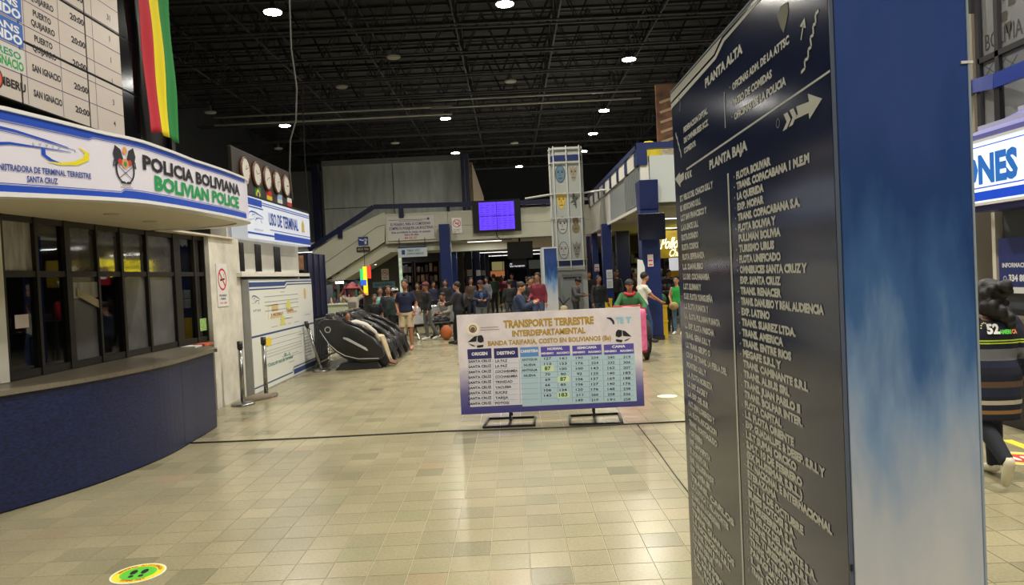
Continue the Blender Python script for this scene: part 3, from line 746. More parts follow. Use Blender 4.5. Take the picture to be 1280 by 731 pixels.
# flag
fl = thing('national_flag', 'long hanging flag in red yellow and green stripes on the black wall', 'flag', (-4.24, 9.2, 3.7))
fy = [PX(x, 165, -4.24).y for x in (186, 200, 211, 223)]; topshift = -.12
ztopf = 5.6
for k, (cn, c_) in enumerate((('red_stripe', (186, 32, 52)), ('yellow_stripe', (232, 214, 20)), ('green_stripe', (30, 128, 62)))):
    m = MB(); P = []; F = []; nu, nv = 6, 26
    zb0 = [PX(186, 165, -4.24).z, PX(198, 165, -4.24).z, PX(211, 172, -4.24).z, PX(223, 179, -4.24).z]
    for i in range(nu+1):
        t = i/nu; yv = fy[k]+(fy[k+1]-fy[k])*t; zb = zb0[k]+(zb0[k+1]-zb0[k])*t
        for j_ in range(nv+1):
            s = j_/nv; z = zb+(ztopf-zb)*s; P.append((-4.24+.018*math.sin(yv*22+s*1.5)+.01*math.sin(s*9+yv*5), yv+topshift*s, z))
    for i in range(nu):
        for j_ in range(nv): a = i*(nv+1)+j_; F.append((a, a+nv+1, a+nv+2, a+1))
    m.add(P, F); o = obj(cn, m, c3(*c_, rough=.75), fl, smooth=True); sm = o.modifiers.new('t', 'SOLIDIFY'); sm.thickness = .003
m = MB(); m.tube([(-4.24, fy[0]+topshift-.05, ztopf), (-4.24, fy[3]+topshift+.05, ztopf)], .015, 8); obj('rod', m, c3(60, 60, 60), fl)

# ================================================================== CLOCK BOARD
XC = -4.30; y0c, y1c = PX(289, 190, XC).y, PX(361, 215, XC).y
CF = Frame((XC, 0, 0), (0, 1, 0), (0, 0, 1))
cb = thing('clock_board', 'dark board of five round world clocks above small country flags', 'clock board', (XC, (y0c+y1c)/2, 2.9))
m = MB(); m.box(XC-.06, y0c, 2.9, XC, y1c, 3.93); obj('board', m, c3(58, 54, 50, rough=.4), cb, bevel=.008)
for i in range(5):
    u = y0c+(y1c-y0c)*(.17+.182*i); v = 3.62
    m = MB(); m.lathe((XC, u, v), [(.215, 0), (.225, .02), (.2, .05), (.18, .03)], 28, 'x'); obj('clock_rim', m, c3(96, 62, 52, rough=.35), cb, smooth=True)
    m = MB(); disc(m, CF, u, v, .185, d=.034); f_ = obj('clock_face', m, c3(214, 212, 205, rough=.4), cb)
    m = MB(); a1, a2 = 1.1+i*1.3, .4+i*.02
    stroke(m, CF, [(u, v), (u+.09*math.cos(a1), v+.09*math.sin(a1))], .014, .037); stroke(m, CF, [(u, v), (u+.14*math.sin(a2*3), v+.14*math.cos(a2*3))], .01, .037)
    for h_ in range(12): a = h_*PI/6; stroke(m, CF, [(u+.15*math.cos(a), v+.15*math.sin(a)), (u+.172*math.cos(a), v+.172*math.sin(a))], .01, .036)
    obj('clock_hand', m, c3(30, 30, 30), cb)
for i, st in enumerate(['br', 'bo', 'ar', 'py', 'x']):
    u = y0c+(y1c-y0c)*(.375+.2*i)-.0
    if i == 4: break
    wv = .30; v = 3.15; h_ = .26
    def st_(nm, a, b, c_): m = MB(); rect(m, CF, u-wv/2, v+h_*a, u+wv/2, v+h_*b, .004); obj(nm, m, c3(*c_, rough=.5), cb)
    if st == 'br': st_('flag_card', 0, 1, (30, 130, 60)); m = MB(); poly(m, CF, [(u-.12, v+.14), (u, v+.04), (u+.12, v+.14), (u, v+.24)], .006); obj('flag_diamond', m, c3(220, 200, 50), cb); m = MB(); disc(m, CF, u, v+.13, .045, d=.008); obj('flag_globe', m, c3(30, 50, 130), cb)
    if st == 'bo': st_('flag_card', 0, .33, (30, 130, 60)); st_('flag_card', .33, .66, (225, 200, 40)); st_('flag_card', .66, 1, (190, 40, 40))
    if st == 'ar': st_('flag_card', 0, .33, (150, 185, 215)); st_('flag_card', .33, .66, (225, 225, 225)); st_('flag_card', .66, 1, (150, 185, 215))
    if st == 'py': st_('flag_card', 0, .33, (190, 190, 200)); st_('flag_card', .33, .66, (200, 50, 50)); st_('flag_card', .66, 1, (225, 225, 225))

# ================================================================== WALL BLOCK, USO SIGN, INFO BOARD
stain = mat('stained_white_wall', srgb(206, 202, 192), .7, noise=.22, scale=3.2)
m = MB(); m.box(-4.45, 10.4, 0, -4.2, 11.55, 2.44); struct('wall_white_pier', m, stain)
m = MB(); m.box(-4.6, 11.5, 0, -4.35, 15.3, 2.9); WU = struct('wall_under_sign', m, white)
m = MB()
yws = [(PX(320, 320, -4.33).y, PX(327, 320, -4.33).y), (PX(343.5, 320, -4.33).y, PX(351, 320, -4.33).y)]
for a, b in [(PX(303, 320, -4.3).y, PX(308, 320, -4.3).y)]+yws:
    k = MB(); k.box(-4.36, a, 1.95, -4.335, b, 2.42); obj('slot_window', k, c3(24, 24, 26, rough=.2), WU)
    k = MB(); k.box(-4.35, a-.06, 1.9, -4.3, b+.06, 1.95); obj('window_sill', k, white, WU)
m = MB(); m.box(-4.35, 11.4, 1.86, -4.12, 15.25, 1.92); struct('trim_3', m, white)
# no smoking sign on the pier
def nosmoke(fr, u, v, s, parent=None, label='white no smoking notice', wd_=1.0, thin=.01):
    """panel of width s, height 1.55 s"""
    t = thing('no_smoking_sign', label, 'sign', tuple(fr.pt(u, v, 0)))
    m = MB(); c_ = [fr.pt(u-s/2, v, .001), fr.pt(u+s/2, v, .001), fr.pt(u+s/2, v+1.55*s, .001), fr.pt(u-s/2, v+1.55*s, .001)]; m.prism(c_, fr.N*thin); obj('panel', m, c3(220, 218, 218, rough=.45), t)
    d = thin+.002
    m = MB(); ring(m, fr, u, v+.98*s, .4*s, .07*s, d=d); stroke(m, fr, [(u-.26*s, v+1.24*s), (u+.26*s, v+.72*s)], .07*s, d+.001); obj('prohibition_ring', m, c3(196, 40, 56, rough=.5), t)
    m = MB(); stroke(m, fr, [(u-.2*s, v+.95*s), (u+.22*s, v+1.0*s)], .07*s, d); stroke(m, fr, [(u+.2*s, v+1.06*s), (u+.12*s, v+1.16*s), (u+.22*s, v+1.2*s)], .025*s, d); obj('cigarette', m, c3(30, 30, 34), t)
    m = MB(); text(m, fr, 'PROHIBIDO', u-.34*s, v+.36*s, .075*s, u+.34*s, .02, d=d); text(m, fr, 'FUMAR', u-.24*s, v+.24*s, .075*s, u+.24*s, .02, d=d); obj('lettering', m, c3(60, 60, 70), t, label='black lettering PROHIBIDO FUMAR')
    m = MB(); text(m, fr, 'LEY 1280', u-.3*s, v+.1*s, .06*s, u+.3*s, .02, d=d); obj('lettering', m, c3(196, 50, 80), t, label='pink lettering LEY 1280')
    return t
nosmoke(Frame((-4.2, 0, 0), (0, 1, 0), (0, 0, 1)), PX(277.5, 360, -4.2).y, 1.43, .40, label='white no smoking notice on the stained pier beside the kiosk')
# USO DE TERMINAL sign
XU = -4.05; ya, yb_ = PX(308, 260, XU).y, PX(387, 285, XU).y
UF = Frame((XU, 0, 0), (0, 1, 0), (0, 0, 1)); us_ = thing('terminal_use_sign', 'straight white and blue illuminated sign reading USO DE TERMINAL', 'sign', (XU, (ya+yb_)/2, 2.46))
m = MB(); m.box(XU-.25, ya, 2.46, XU, yb_, 3.12); obj('face_panel', m, mat('sign_face_backlit2', srgb(205, 212, 224), .35, emit=.28, ecol=srgb(220, 228, 245)), us_)
m = MB(); L_ = yb_-ya; yk = ya+L_*.20
band(m, UF, [(ya, 2.99), (yk, 2.99)], .11, .004); band(m, UF, [(yk, 3.06), (yb_, 3.06)], .015, .004); band(m, UF, [(yk, 3.025), (yb_, 3.025)], .015, .004); band(m, UF, [(ya, 2.95), (yk+.05, 2.95)], .02, .004)
band(m, UF, [(ya+L_*.36, 2.49), (yb_, 2.49)], .115, .004); band(m, UF, [(ya, 2.53), (ya+L_*.36, 2.53)], .03, .004); band(m, UF, [(ya+L_*.30, 2.64), (yb_, 2.64)], .012, .004); obj('stripe', m, sblue, us_)
m = MB(); text(m, UF, 'USO DE TERMINAL', ya+L_*.29, 2.73, .2, ya+L_*.77, .025, d=.005); obj('lettering', m, c3(24, 60, 160, rough=.5), us_, label='blue lettering USO DE TERMINAL')
m1, m2 = MB(), MB(); bus_logo(m1, m2, UF, ya+L_*.13, 2.8, L_*.11, .11, .005); text(m1, UF, 'A.T.T.S.C', ya+L_*.08, 2.6, .02, ya+L_*.2, d=.005); obj('coach_logo', m1, sblue, us_); 
m = MB(); disc(m, UF, ya+L_*.86, 2.83, .09, .1, d=.005); poly(m, UF, [(ya+L_*.83, 2.72), (ya+L_*.89, 2.72), (ya+L_*.87, 2.92), (ya+L_*.86, 2.97), (ya+L_*.85, 2.92)], .006); obj('crest', m, c3(206, 176, 90), us_, label='small golden crest')
m = MB(); m.box(-4.62, 11.2, 3.12, -4.06, yb_, 3.16); struct('trim_4', m, dk)
# INFO BOARD
XB = -4.09; yA, yB = PX(318, 494, XB).y, PX(395, 458, XB).y
IF = Frame((XB, 0, 0), (0, 1, 0), (0, 0, 1))
ib = thing('information_board', 'large white box board with plans and small print on the left wall', 'board', (XB, (yA+yB)/2, 0))
m = MB(); m.box(-4.34, yA, .0, XB, yB, 1.81); obj('cabinet_box', m, c3(150, 152, 152, rough=.35, noise=.08, scale=4.0), ib)
m = MB(); rect(m, IF, yA+.02, .02, yB-.02, 1.79, .003); obj('printed_sheet', m, c3(222, 224, 220, rough=.4), ib)
m = MB(); LB = yB-yA; yk = yA+LB*.5
band(m, IF, [(yA+.02, 1.69), (yk, 1.69)], .075, .005); poly(m, IF, [(yk, 1.69), (yk+.12, 1.745), (yk+.12, 1.775), (yk, 1.765)], .005); band(m, IF, [(yk+.12, 1.75), (yB-.02, 1.75)], .025, .005)
band(m, IF, [(yA+.02, 1.64), (yk+.02, 1.64), (yk+.15, 1.70), (yB-.02, 1.70)], .022, .005)
rect(m, IF, yA+.02, .89, yB-.02, .92, .005); yk = yA+LB*.55
band(m, IF, [(yA+.02, .09), (yk, .09), (yk+.12, .17), (yB-.02, .17)], .022, .005); band(m, IF, [(yk+.1, .05), (yB-.02, .05)], .09, .005)
obj('stripe', m, c3(52, 74, 130, rough=.5), ib)
m1, m2 = MB(), MB(); bus_logo(m1, m2, IF, yA+.32, 1.47, .22, .1, .005); text(m1, IF, 'A.T.T.S.C', yA+.15, 1.3, .03, yA+.5, d=.005); obj('coach_logo', m1, c3(60, 80, 130), ib)
m = MB(); rr = random.Random(2)
for z in (1.52, 1.43, 1.37, 1.28):
    stroke(m, IF, [(yA+.7, z), (yA+LB*.72, z)], .012, .005)
for z in (.80, .70, .62, .57, .52, .40): stroke(m, IF, [(yA+.45, z), (yA+LB*.74, z)], .008, .005)
for k in range(22):
    u = yA+.5+rr.random()*(LB-1.0); z = rr.choice([.30, .36, .44, 1.0, 1.1, 1.58, .75]); stroke(m, IF, [(u, z), (u+rr.uniform(.1, .4), z)], .01, .005)
for k in range(9): stroke(m, IF, [(yA+LB*.80, .30+k*.06), (yA+LB*.92, .30+k*.06)], .014, .005)
obj('printed_line', m, c3(150, 156, 160), ib)
m = MB(); stroke(m, IF, [(yA+.85, 1.14), (yA+.85, 1.36), (yA+1.05, 1.36)], .02, .005); rect(m, IF, yA+1.05, 1.26, yA+1.4, 1.38, .005); stroke(m, IF, [(yA+.95, 1.16), (yA+1.6, 1.16)], .035, .006); stroke(m, IF, [(yA+1.9, 1.2), (yA+2.5, 1.2)], .03, .006); obj('plan_block', m, c3(206, 180, 130), ib)
m = MB(); text(m, IF, 'R. NACIONAL B', yA+1.0, 1.18, .05, yA+1.65, .03, d=.007); text(m, IF, 'TARIFA', yA+1.85, 1.21, .05, yA+2.3, .03, d=.007); obj('lettering', m, c3(170, 120, 60), ib, label='orange lettering on the plan')
m = MB(); disc(m, IF, yA+2.0, 1.34, .14, .08, d=.007); poly(m, IF, [(yA+1.45, 1.0), (yA+1.75, 1.0), (yA+1.68, 1.16), (yA+1.55, 1.16)], .007); obj('yellow_mark', m, c3(206, 204, 110), ib)
m = MB(); disc(m, IF, yA+.78, .77, .17, .075, d=.007); obj('yellow_patch', m, c3(226, 196, 50), ib, label='bright yellow patch')
m = MB(); text(m, IF, 'Costo de uso de terminal', yA+.7, .36, .06, yA+2.1, .02, d=.006); text(m, IF, 'R-L', yA+1.6, .43, .06, yA+2.0, .02, d=.006); obj('lettering', m, c3(90, 140, 130), ib, label='green lettering on the lower sheet')
m = MB(); disc(m, IF, yA+LB*.85, 1.52, .08, .11, d=.006); obj('crest', m, c3(214, 180, 120), ib)

# stanchions
st0 = None; chrome = mat('brushed_steel', srgb(150, 150, 148), .25, metal=.9); darkm = c3(38, 38, 40, rough=.4)
def stanchion(px, py, label, lean=(0, 0), h=.92):
    p = PZ(px, py); t = thing('queue_post', label, 'post', (p.x, p.y, 0), 0, 'steel queue posts')
    m = MB(); m.lathe((p.x, p.y, 0), [(.165, 0), (.165, .02), (.15, .035), (.04, .06)], 28); obj('base', m, chrome, t, smooth=True)
    m = MB(); m.tube([(p.x, p.y, .05), (p.x+lean[0], p.y+lean[1], h-.1)], .032, 16); obj('pole', m, chrome, t, smooth=True)
    m = MB(); m.tube([(p.x+lean[0], p.y+lean[1], h-.11), (p.x+lean[0]*1.1, p.y+lean[1]*1.1, h)], .04, 16); obj('belt_head', m, darkm, t, smooth=True)
stanchion(304, 506, 'steel queue post by the stained pier left of the board')
stanchion(333, 496, 'steel queue post standing before the information board')
stanchion(402, 464, 'leaning steel queue post at the right end of the board', (-.24, .05), .98)
m = MB(); p = PZ(314, 503); m.tube([p+V((-.1, .0, .02)), p+V((0, .15, .03)), p+V((.12, .3, .02)), p+V((.2, .55, .03))], [.05, .07, .06, .03], 8); tag(obj('rope_bundle', m, c3(120, 110, 96, rough=.8), smooth=True), 'crumpled grey cloth bundle on the floor between two queue posts', 'cloth')
# ================================================================== FAR END: panel wall, stair, gallery
blue = mat('gloss_blue_paint', srgb(19, 36, 88), .35, noise=.12, scale=2.0)
dblue = mat('dark_blue_paint', srgb(12, 20, 56), .35)
cream = c3(176, 176, 162, rough=.6, noise=.06, scale=1.5)
grypan = mat('grey_metal_panel', srgb(186, 190, 184), .30, metal=.1, noise=.2, scale=1.2, stretch=(3, 1, .6), bump=.12)
YM = 28.4
def P28(px, py, Y=YM): return PY(px, py, Y)
# panel wall
YW = 32.0
a = PY(362, 210, YW); b = PY(584, 205, YW)
pw = thing('panel_wall', 'tall grey sheet metal panel wall rising behind the stair', 'wall panel', ((a.x+b.x)/2, YW, 0))
xsW = [PY(x, 205, YW).x for x in (402, 490, 584)]
zsW = [3.1, 4.9, 6.75]
for i in range(2):
    for k in range(2):
        m = MB(); m.box(xsW[i]+.02, YW, zsW[k]+.015, xsW[i+1]-.02, YW+.08, zsW[k+1]-.015); obj('metal_panel', m, grypan, pw)
m = MB(); m.box(xsW[0]-.05, YW+.08, 3.3, xsW[2], YW+.3, 6.9); obj('backing', m, c3(90, 92, 90), pw)
m = MB(); m.box(xsW[0], YW-.02, 6.72, xsW[2], YW+.02, 6.95); obj('top_flashing', m, c3(120, 122, 120), pw)
m = MB(); m.box(a.x-6, YW+.3, 0, xsW[0]+.1, YW+.5, 6.6); struct('wall_grey_left', m, c3(104, 106, 108, rough=.7, noise=.08))
m = MB(); x = PY(396, 250, YW-.2).x; m.box(x-.14, YW-.35, 0, x+.14, YW-.05, 6.8); struct('trim_5', m, dblue)
for i, (x0, x1) in enumerate([(577, 581), (582, 587)]):
    m = MB(); xa = PY(x0, 230, YW-.5).x; xb = PY(x1, 230, YW-.5).x; m.box(xa, YW-.6, 3.3, xb, YW-.3, 6.9); struct('trim_%d' % (6+i), m, dblue)
m = MB(); x = xsW[2]; m.box(x, YW, 3.1, x+.2, YW+14, 6.6); struct('wall_beige_return', m, c3(120, 104, 84, rough=.7, noise=.2))

# stair with parapet
stair = thing('gallery_stair', 'cream sided staircase with dark blue handrail climbing right to the gallery', 'stairs', (-6.5, YM, 0))
def poly_wall(pxs, Y, t):
    m = MB(); m.prism([PY(px, py, Y) for px, py in pxs], (0, t, 0)); return m
obj('stair_parapet', poly_wall([(360, 351.5), (405, 350.5), (481, 302), (481, 265), (468, 270.5), (433, 288), (360, 334)], YM, .14), cream, stair)
obj('stair_underside', poly_wall([(360, 352), (430, 350), (489, 315), (560, 312), (560, 302), (481, 304), (407, 350), (360, 350)], YM+.2, 2.0), c3(176, 176, 162, rough=.7), stair)
m = MB(); 
for (q, r) in [((400, 333), (472, 283)), ((472, 283), (481, 281))]: m.bar(PY(*q, YM-.005), PY(*r, YM-.005), .02)
obj('groove', m, c3(120, 120, 110), stair)
for i in range(7, 14):
    x = -9.6+i*.30; z = .45+i*.2
    m = MB(); m.box(x, YM+.2, z-.2, x+.32, YM+2.0, z); obj('step', m, c3(120, 118, 110), stair)
m = MB(); pts = [PY(*q, YM-.05) for q in [(386, 312), (467, 258.5), (690, 252)]]
for p_, q_ in zip(pts, pts[1:]): m.bar(p_, q_, .12, .17)
obj('handrail', m, dblue, stair)
m = MB(); 
for q in [(425, 290), (501.5, 265)]:
    p_ = PY(*q, YM-.05); m.box(p_.x-.09, YM-.1, p_.z-.22, p_.x+.09, YM, p_.z+.2)
obj('rail_post', m, dblue, stair, kind='stuff')
# gallery parapet at the back
gal = thing('back_gallery', 'cream gallery parapet with blue rail crossing the hall over the corridor', 'gallery', (0, YM, 3.15))
zt_, zb_ = PY(600, 262, YM).z, PY(600, 299, YM).z
xl, xr = PY(481, 280, YM).x, 3.3
xj = [xl, PY(560, 280, YM).x, PY(628, 280, YM).x, xr]
for a_, b_ in zip(xj, xj[1:]):
    for z0, z1 in ((zb_, (zb_+zt_)/2-.01), ((zb_+zt_)/2, zt_)):
        m = MB(); m.box(a_+.006, YM, z0, b_-.006, YM+.14, z1); obj('parapet_panel', m, cream, gal)
m = MB(); m.box(xl, YM+.02, zb_-.02, xr, YM+.12, zt_-.02); obj('parapet_core', m, c3(90, 90, 84), gal)
m = MB(); m.bar((xl+.2, YM+2, PY(560, 264, YM).z), (xr, YM+2, PY(560, 264, YM).z), .1, .16); m2 = m; obj('inner_rail', m2, mat('rail_blue', srgb(26, 52, 140), .3), gal)
m = MB(); zr = PY(660, 252, YM).z
m.bar((PY(600, 252, YM).x, YM-.05, zr), (xr, YM-.05, zr), .1, .1); obj('top_rail', m, chrome, gal)
for px in (560, 655, 680):
    x = PY(px, 256, YM).x; m = MB(); m.box(x-.06, YM-.05, zt_, x+.06, YM+.05, zr); obj('rail_post', m, dblue, gal)
m = MB(); m.box(-16, YM+.14, 3.15, 9, 62, 3.3); struct('ceiling_corridor', m, c3(168, 168, 156, rough=.7))
m = MB(); m.box(PY(500, 300, 31).x, 31.0, 2.78, 3.0, 31.3, 3.15); struct('beam_1', m, c3(196, 192, 172, rough=.6))
# ceiling light strips in the corridor
strip = mat('corridor_strip_light', (.9, .95, 1), .5, emit=2.2, ecol=(1, 1, .96))
for i, y in enumerate([35.5, 39, 44, 52]):
    for k, (xa_, xb_) in enumerate([(-1.9, .15), (.5, 2.2)]):
        t = thing('ceiling_strip_light', 'long white strip light across the corridor ceiling, %s from the stair, %s half' % (['first', 'second', 'third', 'last'][i], ['left', 'right'][k]), 'light', ((xa_+xb_)/2, y, 3.05), 0, 'corridor strip lights')
        m = MB(); m.box(xa_, y-.08, 3.1, xb_, y+.08, 3.15); obj('housing', m, white, t)
        m = MB(); m.box(xa_+.03, y-.05, 3.075, xb_-.03, y+.05, 3.1); obj('tube', m, strip, t)
def area(loc, size, W, col=(1, 1, .95), rot=(0, 0, 0), name='ceiling_light'):
    l = bpy.data.lights.new(name, 'AREA'); l.size = size; l.energy = W; l.color = col
    o = bpy.data.objects.new(name, l); COL.objects.link(o); o.location = loc; o.rotation_euler = rot; return o

def fixture(x, y, z, L_, W_, label):
    t = thing('fill_tube_light', label, 'light', (x, y, z)); m = MB(); m.box(x-L_/2, y-.07, z+.02, x+L_/2, y+.07, z+.07); obj('housing', m, white, t)
    m = MB(); m.box(x-L_/2+.02, y-.05, z, x+L_/2-.02, y+.05, z+.02); obj('tube', m, strip, t)
    l = bpy.data.lights.new('fill_light', 'AREA'); l.shape = 'RECTANGLE'; l.size = L_; l.size_y = .1; l.energy = W_; l.color = (1, 1, .95); o = bpy.data.objects.new('fill_light', l); COL.objects.link(o); o.parent = t; o.location = (0, 0, -.005)
for x, y, z, W_, lb in [(-1, 29.9, 3.08, 45, 'tube light behind the gallery parapet over the corridor mouth'), (-6, 29.5, 2.35, 12, 'tube light under the stair beside the bright banner'), (-5.5, 32.6, 3.08, 40, 'tube light over the shop shelves right of the grey stair wall'),  # tubes added to brighten beam, stair and shops; last pair boosts the corridor strips
                        (-8.5, 32, 3.08, 60, 'tube light over the goods under the stair'), (4.6, 21, 3.05, 22, 'tube light under the right gallery near its corner'), (5.5, 26, 3.05, 35, 'tube light deeper under the right gallery'), (.2, 36.2, 3.08, 60, 'near tube light over the corridor middle'), (.2, 44.6, 3.08, 60, 'far tube light over the corridor middle')]:
    fixture(x, y, z, 1.4, W_, lb)

# blue pillars
def pillar(px0, px1, Y, ztop, name, label, m_=None, grp='blue pillars', depth=None):
    xa_, xb_ = PY(px0, 350, Y).x, PY(px1, 350, Y).x; wv = xb_-xa_
    t = thing('blue_pillar', label, 'pillar', ((xa_+xb_)/2, Y+wv/2, 0), 0, grp)
    m = MB(); m.box(xa_, Y, .12, xb_, Y+(depth or wv), ztop); obj('shaft', m, m_ or blue, t, bevel=.01)
    m = MB(); m.box(xa_-.02, Y-.02, 0, xb_+.02, Y+(depth or wv)+.02, .12); obj('base', m, c3(20, 22, 34), t)
    return t
pillar(551.5, 565, 27.95, 3.72, '', 'blue pillar under the gallery right of the white notice', depth=.4)
pillar(563, 572, 31.4, 3.12, '', 'blue pillar just behind and right of the front stair pillar')
for i, (px0, px1, Y) in enumerate([(583, 591, 35), (593, 601, 39.5), (600.5, 607, 44), (606.5, 612, 49)]):
    pillar(px0, px1, Y, 3.12, '', 'blue corridor pillar left of the passage, %s in its row' % ['nearest', 'second', 'third', 'farthest'][i], dblue)
for i, (px, Y) in enumerate([(587, 34.97), (598, 39.4), (604, 43.9)]):
    p = PY(px, 341, Y); m = MB(); m.box(p.x-.12, Y-.03, p.z-.15, p.x+.12, Y-.005, p.z+.15)
    tag(obj('pillar_notice', m, c3(205, 200, 205)), 'small white notice on the %s corridor pillar left of the passage' % ['nearest', 'second', 'third'][i], 'notice')
pillar(755, 767, 23.3, 3.15, '', 'blue pillar under the right gallery between tower and corner pillar', depth=.35)
pillar(742, 749.5, 28.3, 3.15, '', 'blue pillar just right of the round tower')
pillar(773, 789, 27.5, 3.15, '', 'wide dark blue pillar standing back under the right gallery', dblue)
pillar(734, 740, 31, 3.15, '', 'dark narrow pillar close behind the tower', dblue)

# signs at the stair
def panel(name, label, cat, Y, px0, py0, px1, py1, col, t=.03, **k):
    """upright flat panel facing the camera side, corners given as top-left and bottom-right"""
    a, b = PY(px0, (py0+py1)/2, Y), PY(px1, (py0+py1)/2, Y); z1, z0 = PY((px0+px1)/2, py0, Y).z, PY((px0+px1)/2, py1, Y).z
    th = thing(name, label, cat, ((a.x+b.x)/2, Y, z0))
    m = MB(); m.box(a.x, Y-t, z0, b.x, Y, z1); obj('panel', m, c3(*col, rough=.45, **k), th)
    fr = Frame((a.x, Y-t, z0), (1, 0, 0), (0, 0, 1)); return th, fr, b.x-a.x, z1-z0
def lines(th, fr, rows, W, H, col, name='lettering', lb=None):
    m = MB()
    for s, x0, x1, y, h in rows: text(m, fr, s, W*x0, H*y, H*h, W*x1, .02, d=.004)
    obj(name, m, c3(*col), th, label=lb)
th, fr, W_, H_ = panel('gallery_notice', 'white notice board with blue lines of text on the stair parapet', 'notice', YM-.02, 484, 270, 543, 300, (186, 184, 180))
lines(th, fr, [('EL PASAJERO, PARA SU COMODIDAD', .08, .92, .62, .11), ('COMPRE SU PASAJE EN LAS BOLETERIAS', .04, .98, .45, .11), ('Esta prohibida la venta de pasajes', .09, .92, .30, .08), ('fuera de ellas', .36, .66, .19, .08)], W_, H_, (30, 40, 110), lb='blue lines of text')
lines(th, fr, [('800 100 107', .36, .62, .05, .09)], W_, H_, (190, 50, 60), lb='red line of text')
m = MB(); stroke(m, fr, [(W_*.04, H_*.86), (W_*.9, H_*.84)], .02, .004); stroke(m, fr, [(W_*.25, H_*.80), (W_*.75, H_*.79)], .015, .004); disc(m, fr, W_*.88, H_*.86, .05, d=.004); obj('print_mark', m, c3(90, 95, 120), th)
nosmoke(Frame((0, YM-.02, 0), (1, 0, 0), (0, 0, 1)), PY(571.5, 290, YM).x, PY(571.5, 291.5, YM).z, .38, label='no smoking notice on the gallery parapet beside the purple screen')
th, fr, W_, H_ = panel('restroom_sign', 'small blue pictogram sign on the stair parapet', 'sign', YM-.02, 448, 296, 460, 306, (30, 54, 120))
m = MB(); stroke(m, fr, [(.04, H_*.7), (.18, H_*.55), (.3, H_*.6)], .05, .004); disc(m, fr, W_*.75, H_*.6, .06, d=.004); rect(m, fr, W_*.65, H_*.1, W_*.85, H_*.45, .004); obj('pictogram', m, c3(190, 195, 205), th)
th, fr, W_, H_ = panel('black_plate', 'small black plate with white letters under the blue pictogram sign', 'sign', YM-.02, 446, 308.5, 462.5, 314.5, (26, 24, 26)); lines(th, fr, [('ESCALERAS', .1, .9, .3, .4)], W_, H_, (170, 160, 150))
th, fr, W_, H_ = panel('hanging_sign', 'white hanging sign with blue symbol under the stair landing', 'sign', 28.36, 497.5, 308, 534, 321, (186, 194, 200))
m = MB(); rect(m, fr, 0, H_*.86, W_, H_, .004); rect(m, fr, W_*.13, H_*.25, W_*.24, H_*.7, .004); obj('blue_mark', m, c3(34, 60, 120), th)
lines(th, fr, [('TERMINAL NORTE', .3, .75, .52, .2), ('ANDENES DE EMBARQUE', .3, .88, .22, .18)], W_, H_, (60, 110, 140))
m = MB(); 
for u in (.06, .94): q = fr.pt(W_*u, H_, -.015); m.tube([q, (q.x, q.y, 3.28)], .012, 5)
obj('hanger', m, dk, th, kind='stuff')
# wall under stair
m = MB(); xa_, xb_ = PY(455, 340, 30.9).x, PY(498.5, 340, 30.9).x; m.box(xa_, 30.8, 0, xb_, 31.0, 3.0); struct('wall_under_stair', m, c3(72, 72, 70, rough=.7))
nosmoke(Frame((0, 30.8, 0), (1, 0, 0), (0, 0, 1)), PY(481.5, 345, 30.8).x, PY(481.5, 350, 30.8).z, .30, label='no smoking notice on the grey wall under the stair')
th, fr, W_, H_ = panel('direction_sign', 'narrow blue green sign on the grey wall below a no smoking notice', 'sign', 30.8, 466, 352, 494, 359, (110, 150, 170)); lines(th, fr, [('SALA DE ESPERA', .1, .9, .3, .4)], W_, H_, (40, 70, 100))

# shops under the stair and gallery (left)
def shelf_unit(x0, x1, y, z1, label, seed, cols, n=4, rows=4, back=(60, 56, 54), cat='shelf'):
    t = thing('shop_shelf', label, cat, ((x0+x1)/2, y, 0)); r = random.Random(seed)
    m = MB(); m.box(x0, y, 0, x1, y+.04, z1); m.box(x0, y-.45, 0, x0+.03, y, z1); m.box(x1-.03, y-.45, 0, x1, y, z1)
    for k in range(rows+1): z = .25+(z1-.3)*k/rows; m.box(x0, y-.45, z, x1, y, z+.025)
    obj('shelving', m, c3(*back, rough=.6), t)
    for k in range(rows):
        z = .275+(z1-.3)*k/rows; h = (z1-.3)/rows
        for i in range(n):
            xa = x0+.05+(x1-x0-.1)*i/n; w_ = (x1-x0-.1)/n*r.uniform(.6, .92)
            m = MB(); m.box(xa, y-.4, z, xa+w_, y-.15, z+h*r.uniform(.45, .85)); obj('goods_box', m, c3(*r.choice(cols), rough=.5), t)
    return t
GC = [(190, 170, 150), (120, 60, 60), (60, 80, 120), (200, 190, 170), (150, 120, 60), (70, 60, 70), (180, 90, 110), (90, 130, 110), (40, 40, 44)]
Xp = lambda px, Y, py=350: PY(px, py, Y).x
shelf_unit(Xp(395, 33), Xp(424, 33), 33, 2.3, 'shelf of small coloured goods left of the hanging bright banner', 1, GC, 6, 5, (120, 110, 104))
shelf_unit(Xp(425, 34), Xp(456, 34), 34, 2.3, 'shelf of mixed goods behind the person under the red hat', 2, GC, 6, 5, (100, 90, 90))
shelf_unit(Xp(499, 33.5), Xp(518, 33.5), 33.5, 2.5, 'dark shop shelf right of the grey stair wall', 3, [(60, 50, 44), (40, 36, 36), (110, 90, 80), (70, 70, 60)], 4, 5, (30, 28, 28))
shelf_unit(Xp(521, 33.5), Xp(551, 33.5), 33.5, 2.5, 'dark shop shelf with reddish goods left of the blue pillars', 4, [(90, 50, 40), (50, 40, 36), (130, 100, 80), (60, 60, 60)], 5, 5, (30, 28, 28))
shelf_unit(Xp(573, 37), Xp(584, 37), 37, 2.6, 'lit shop shelf with orange goods between blue pillars', 6, [(190, 120, 80), (200, 180, 150), (120, 60, 40)], 3, 5, (110, 90, 70))
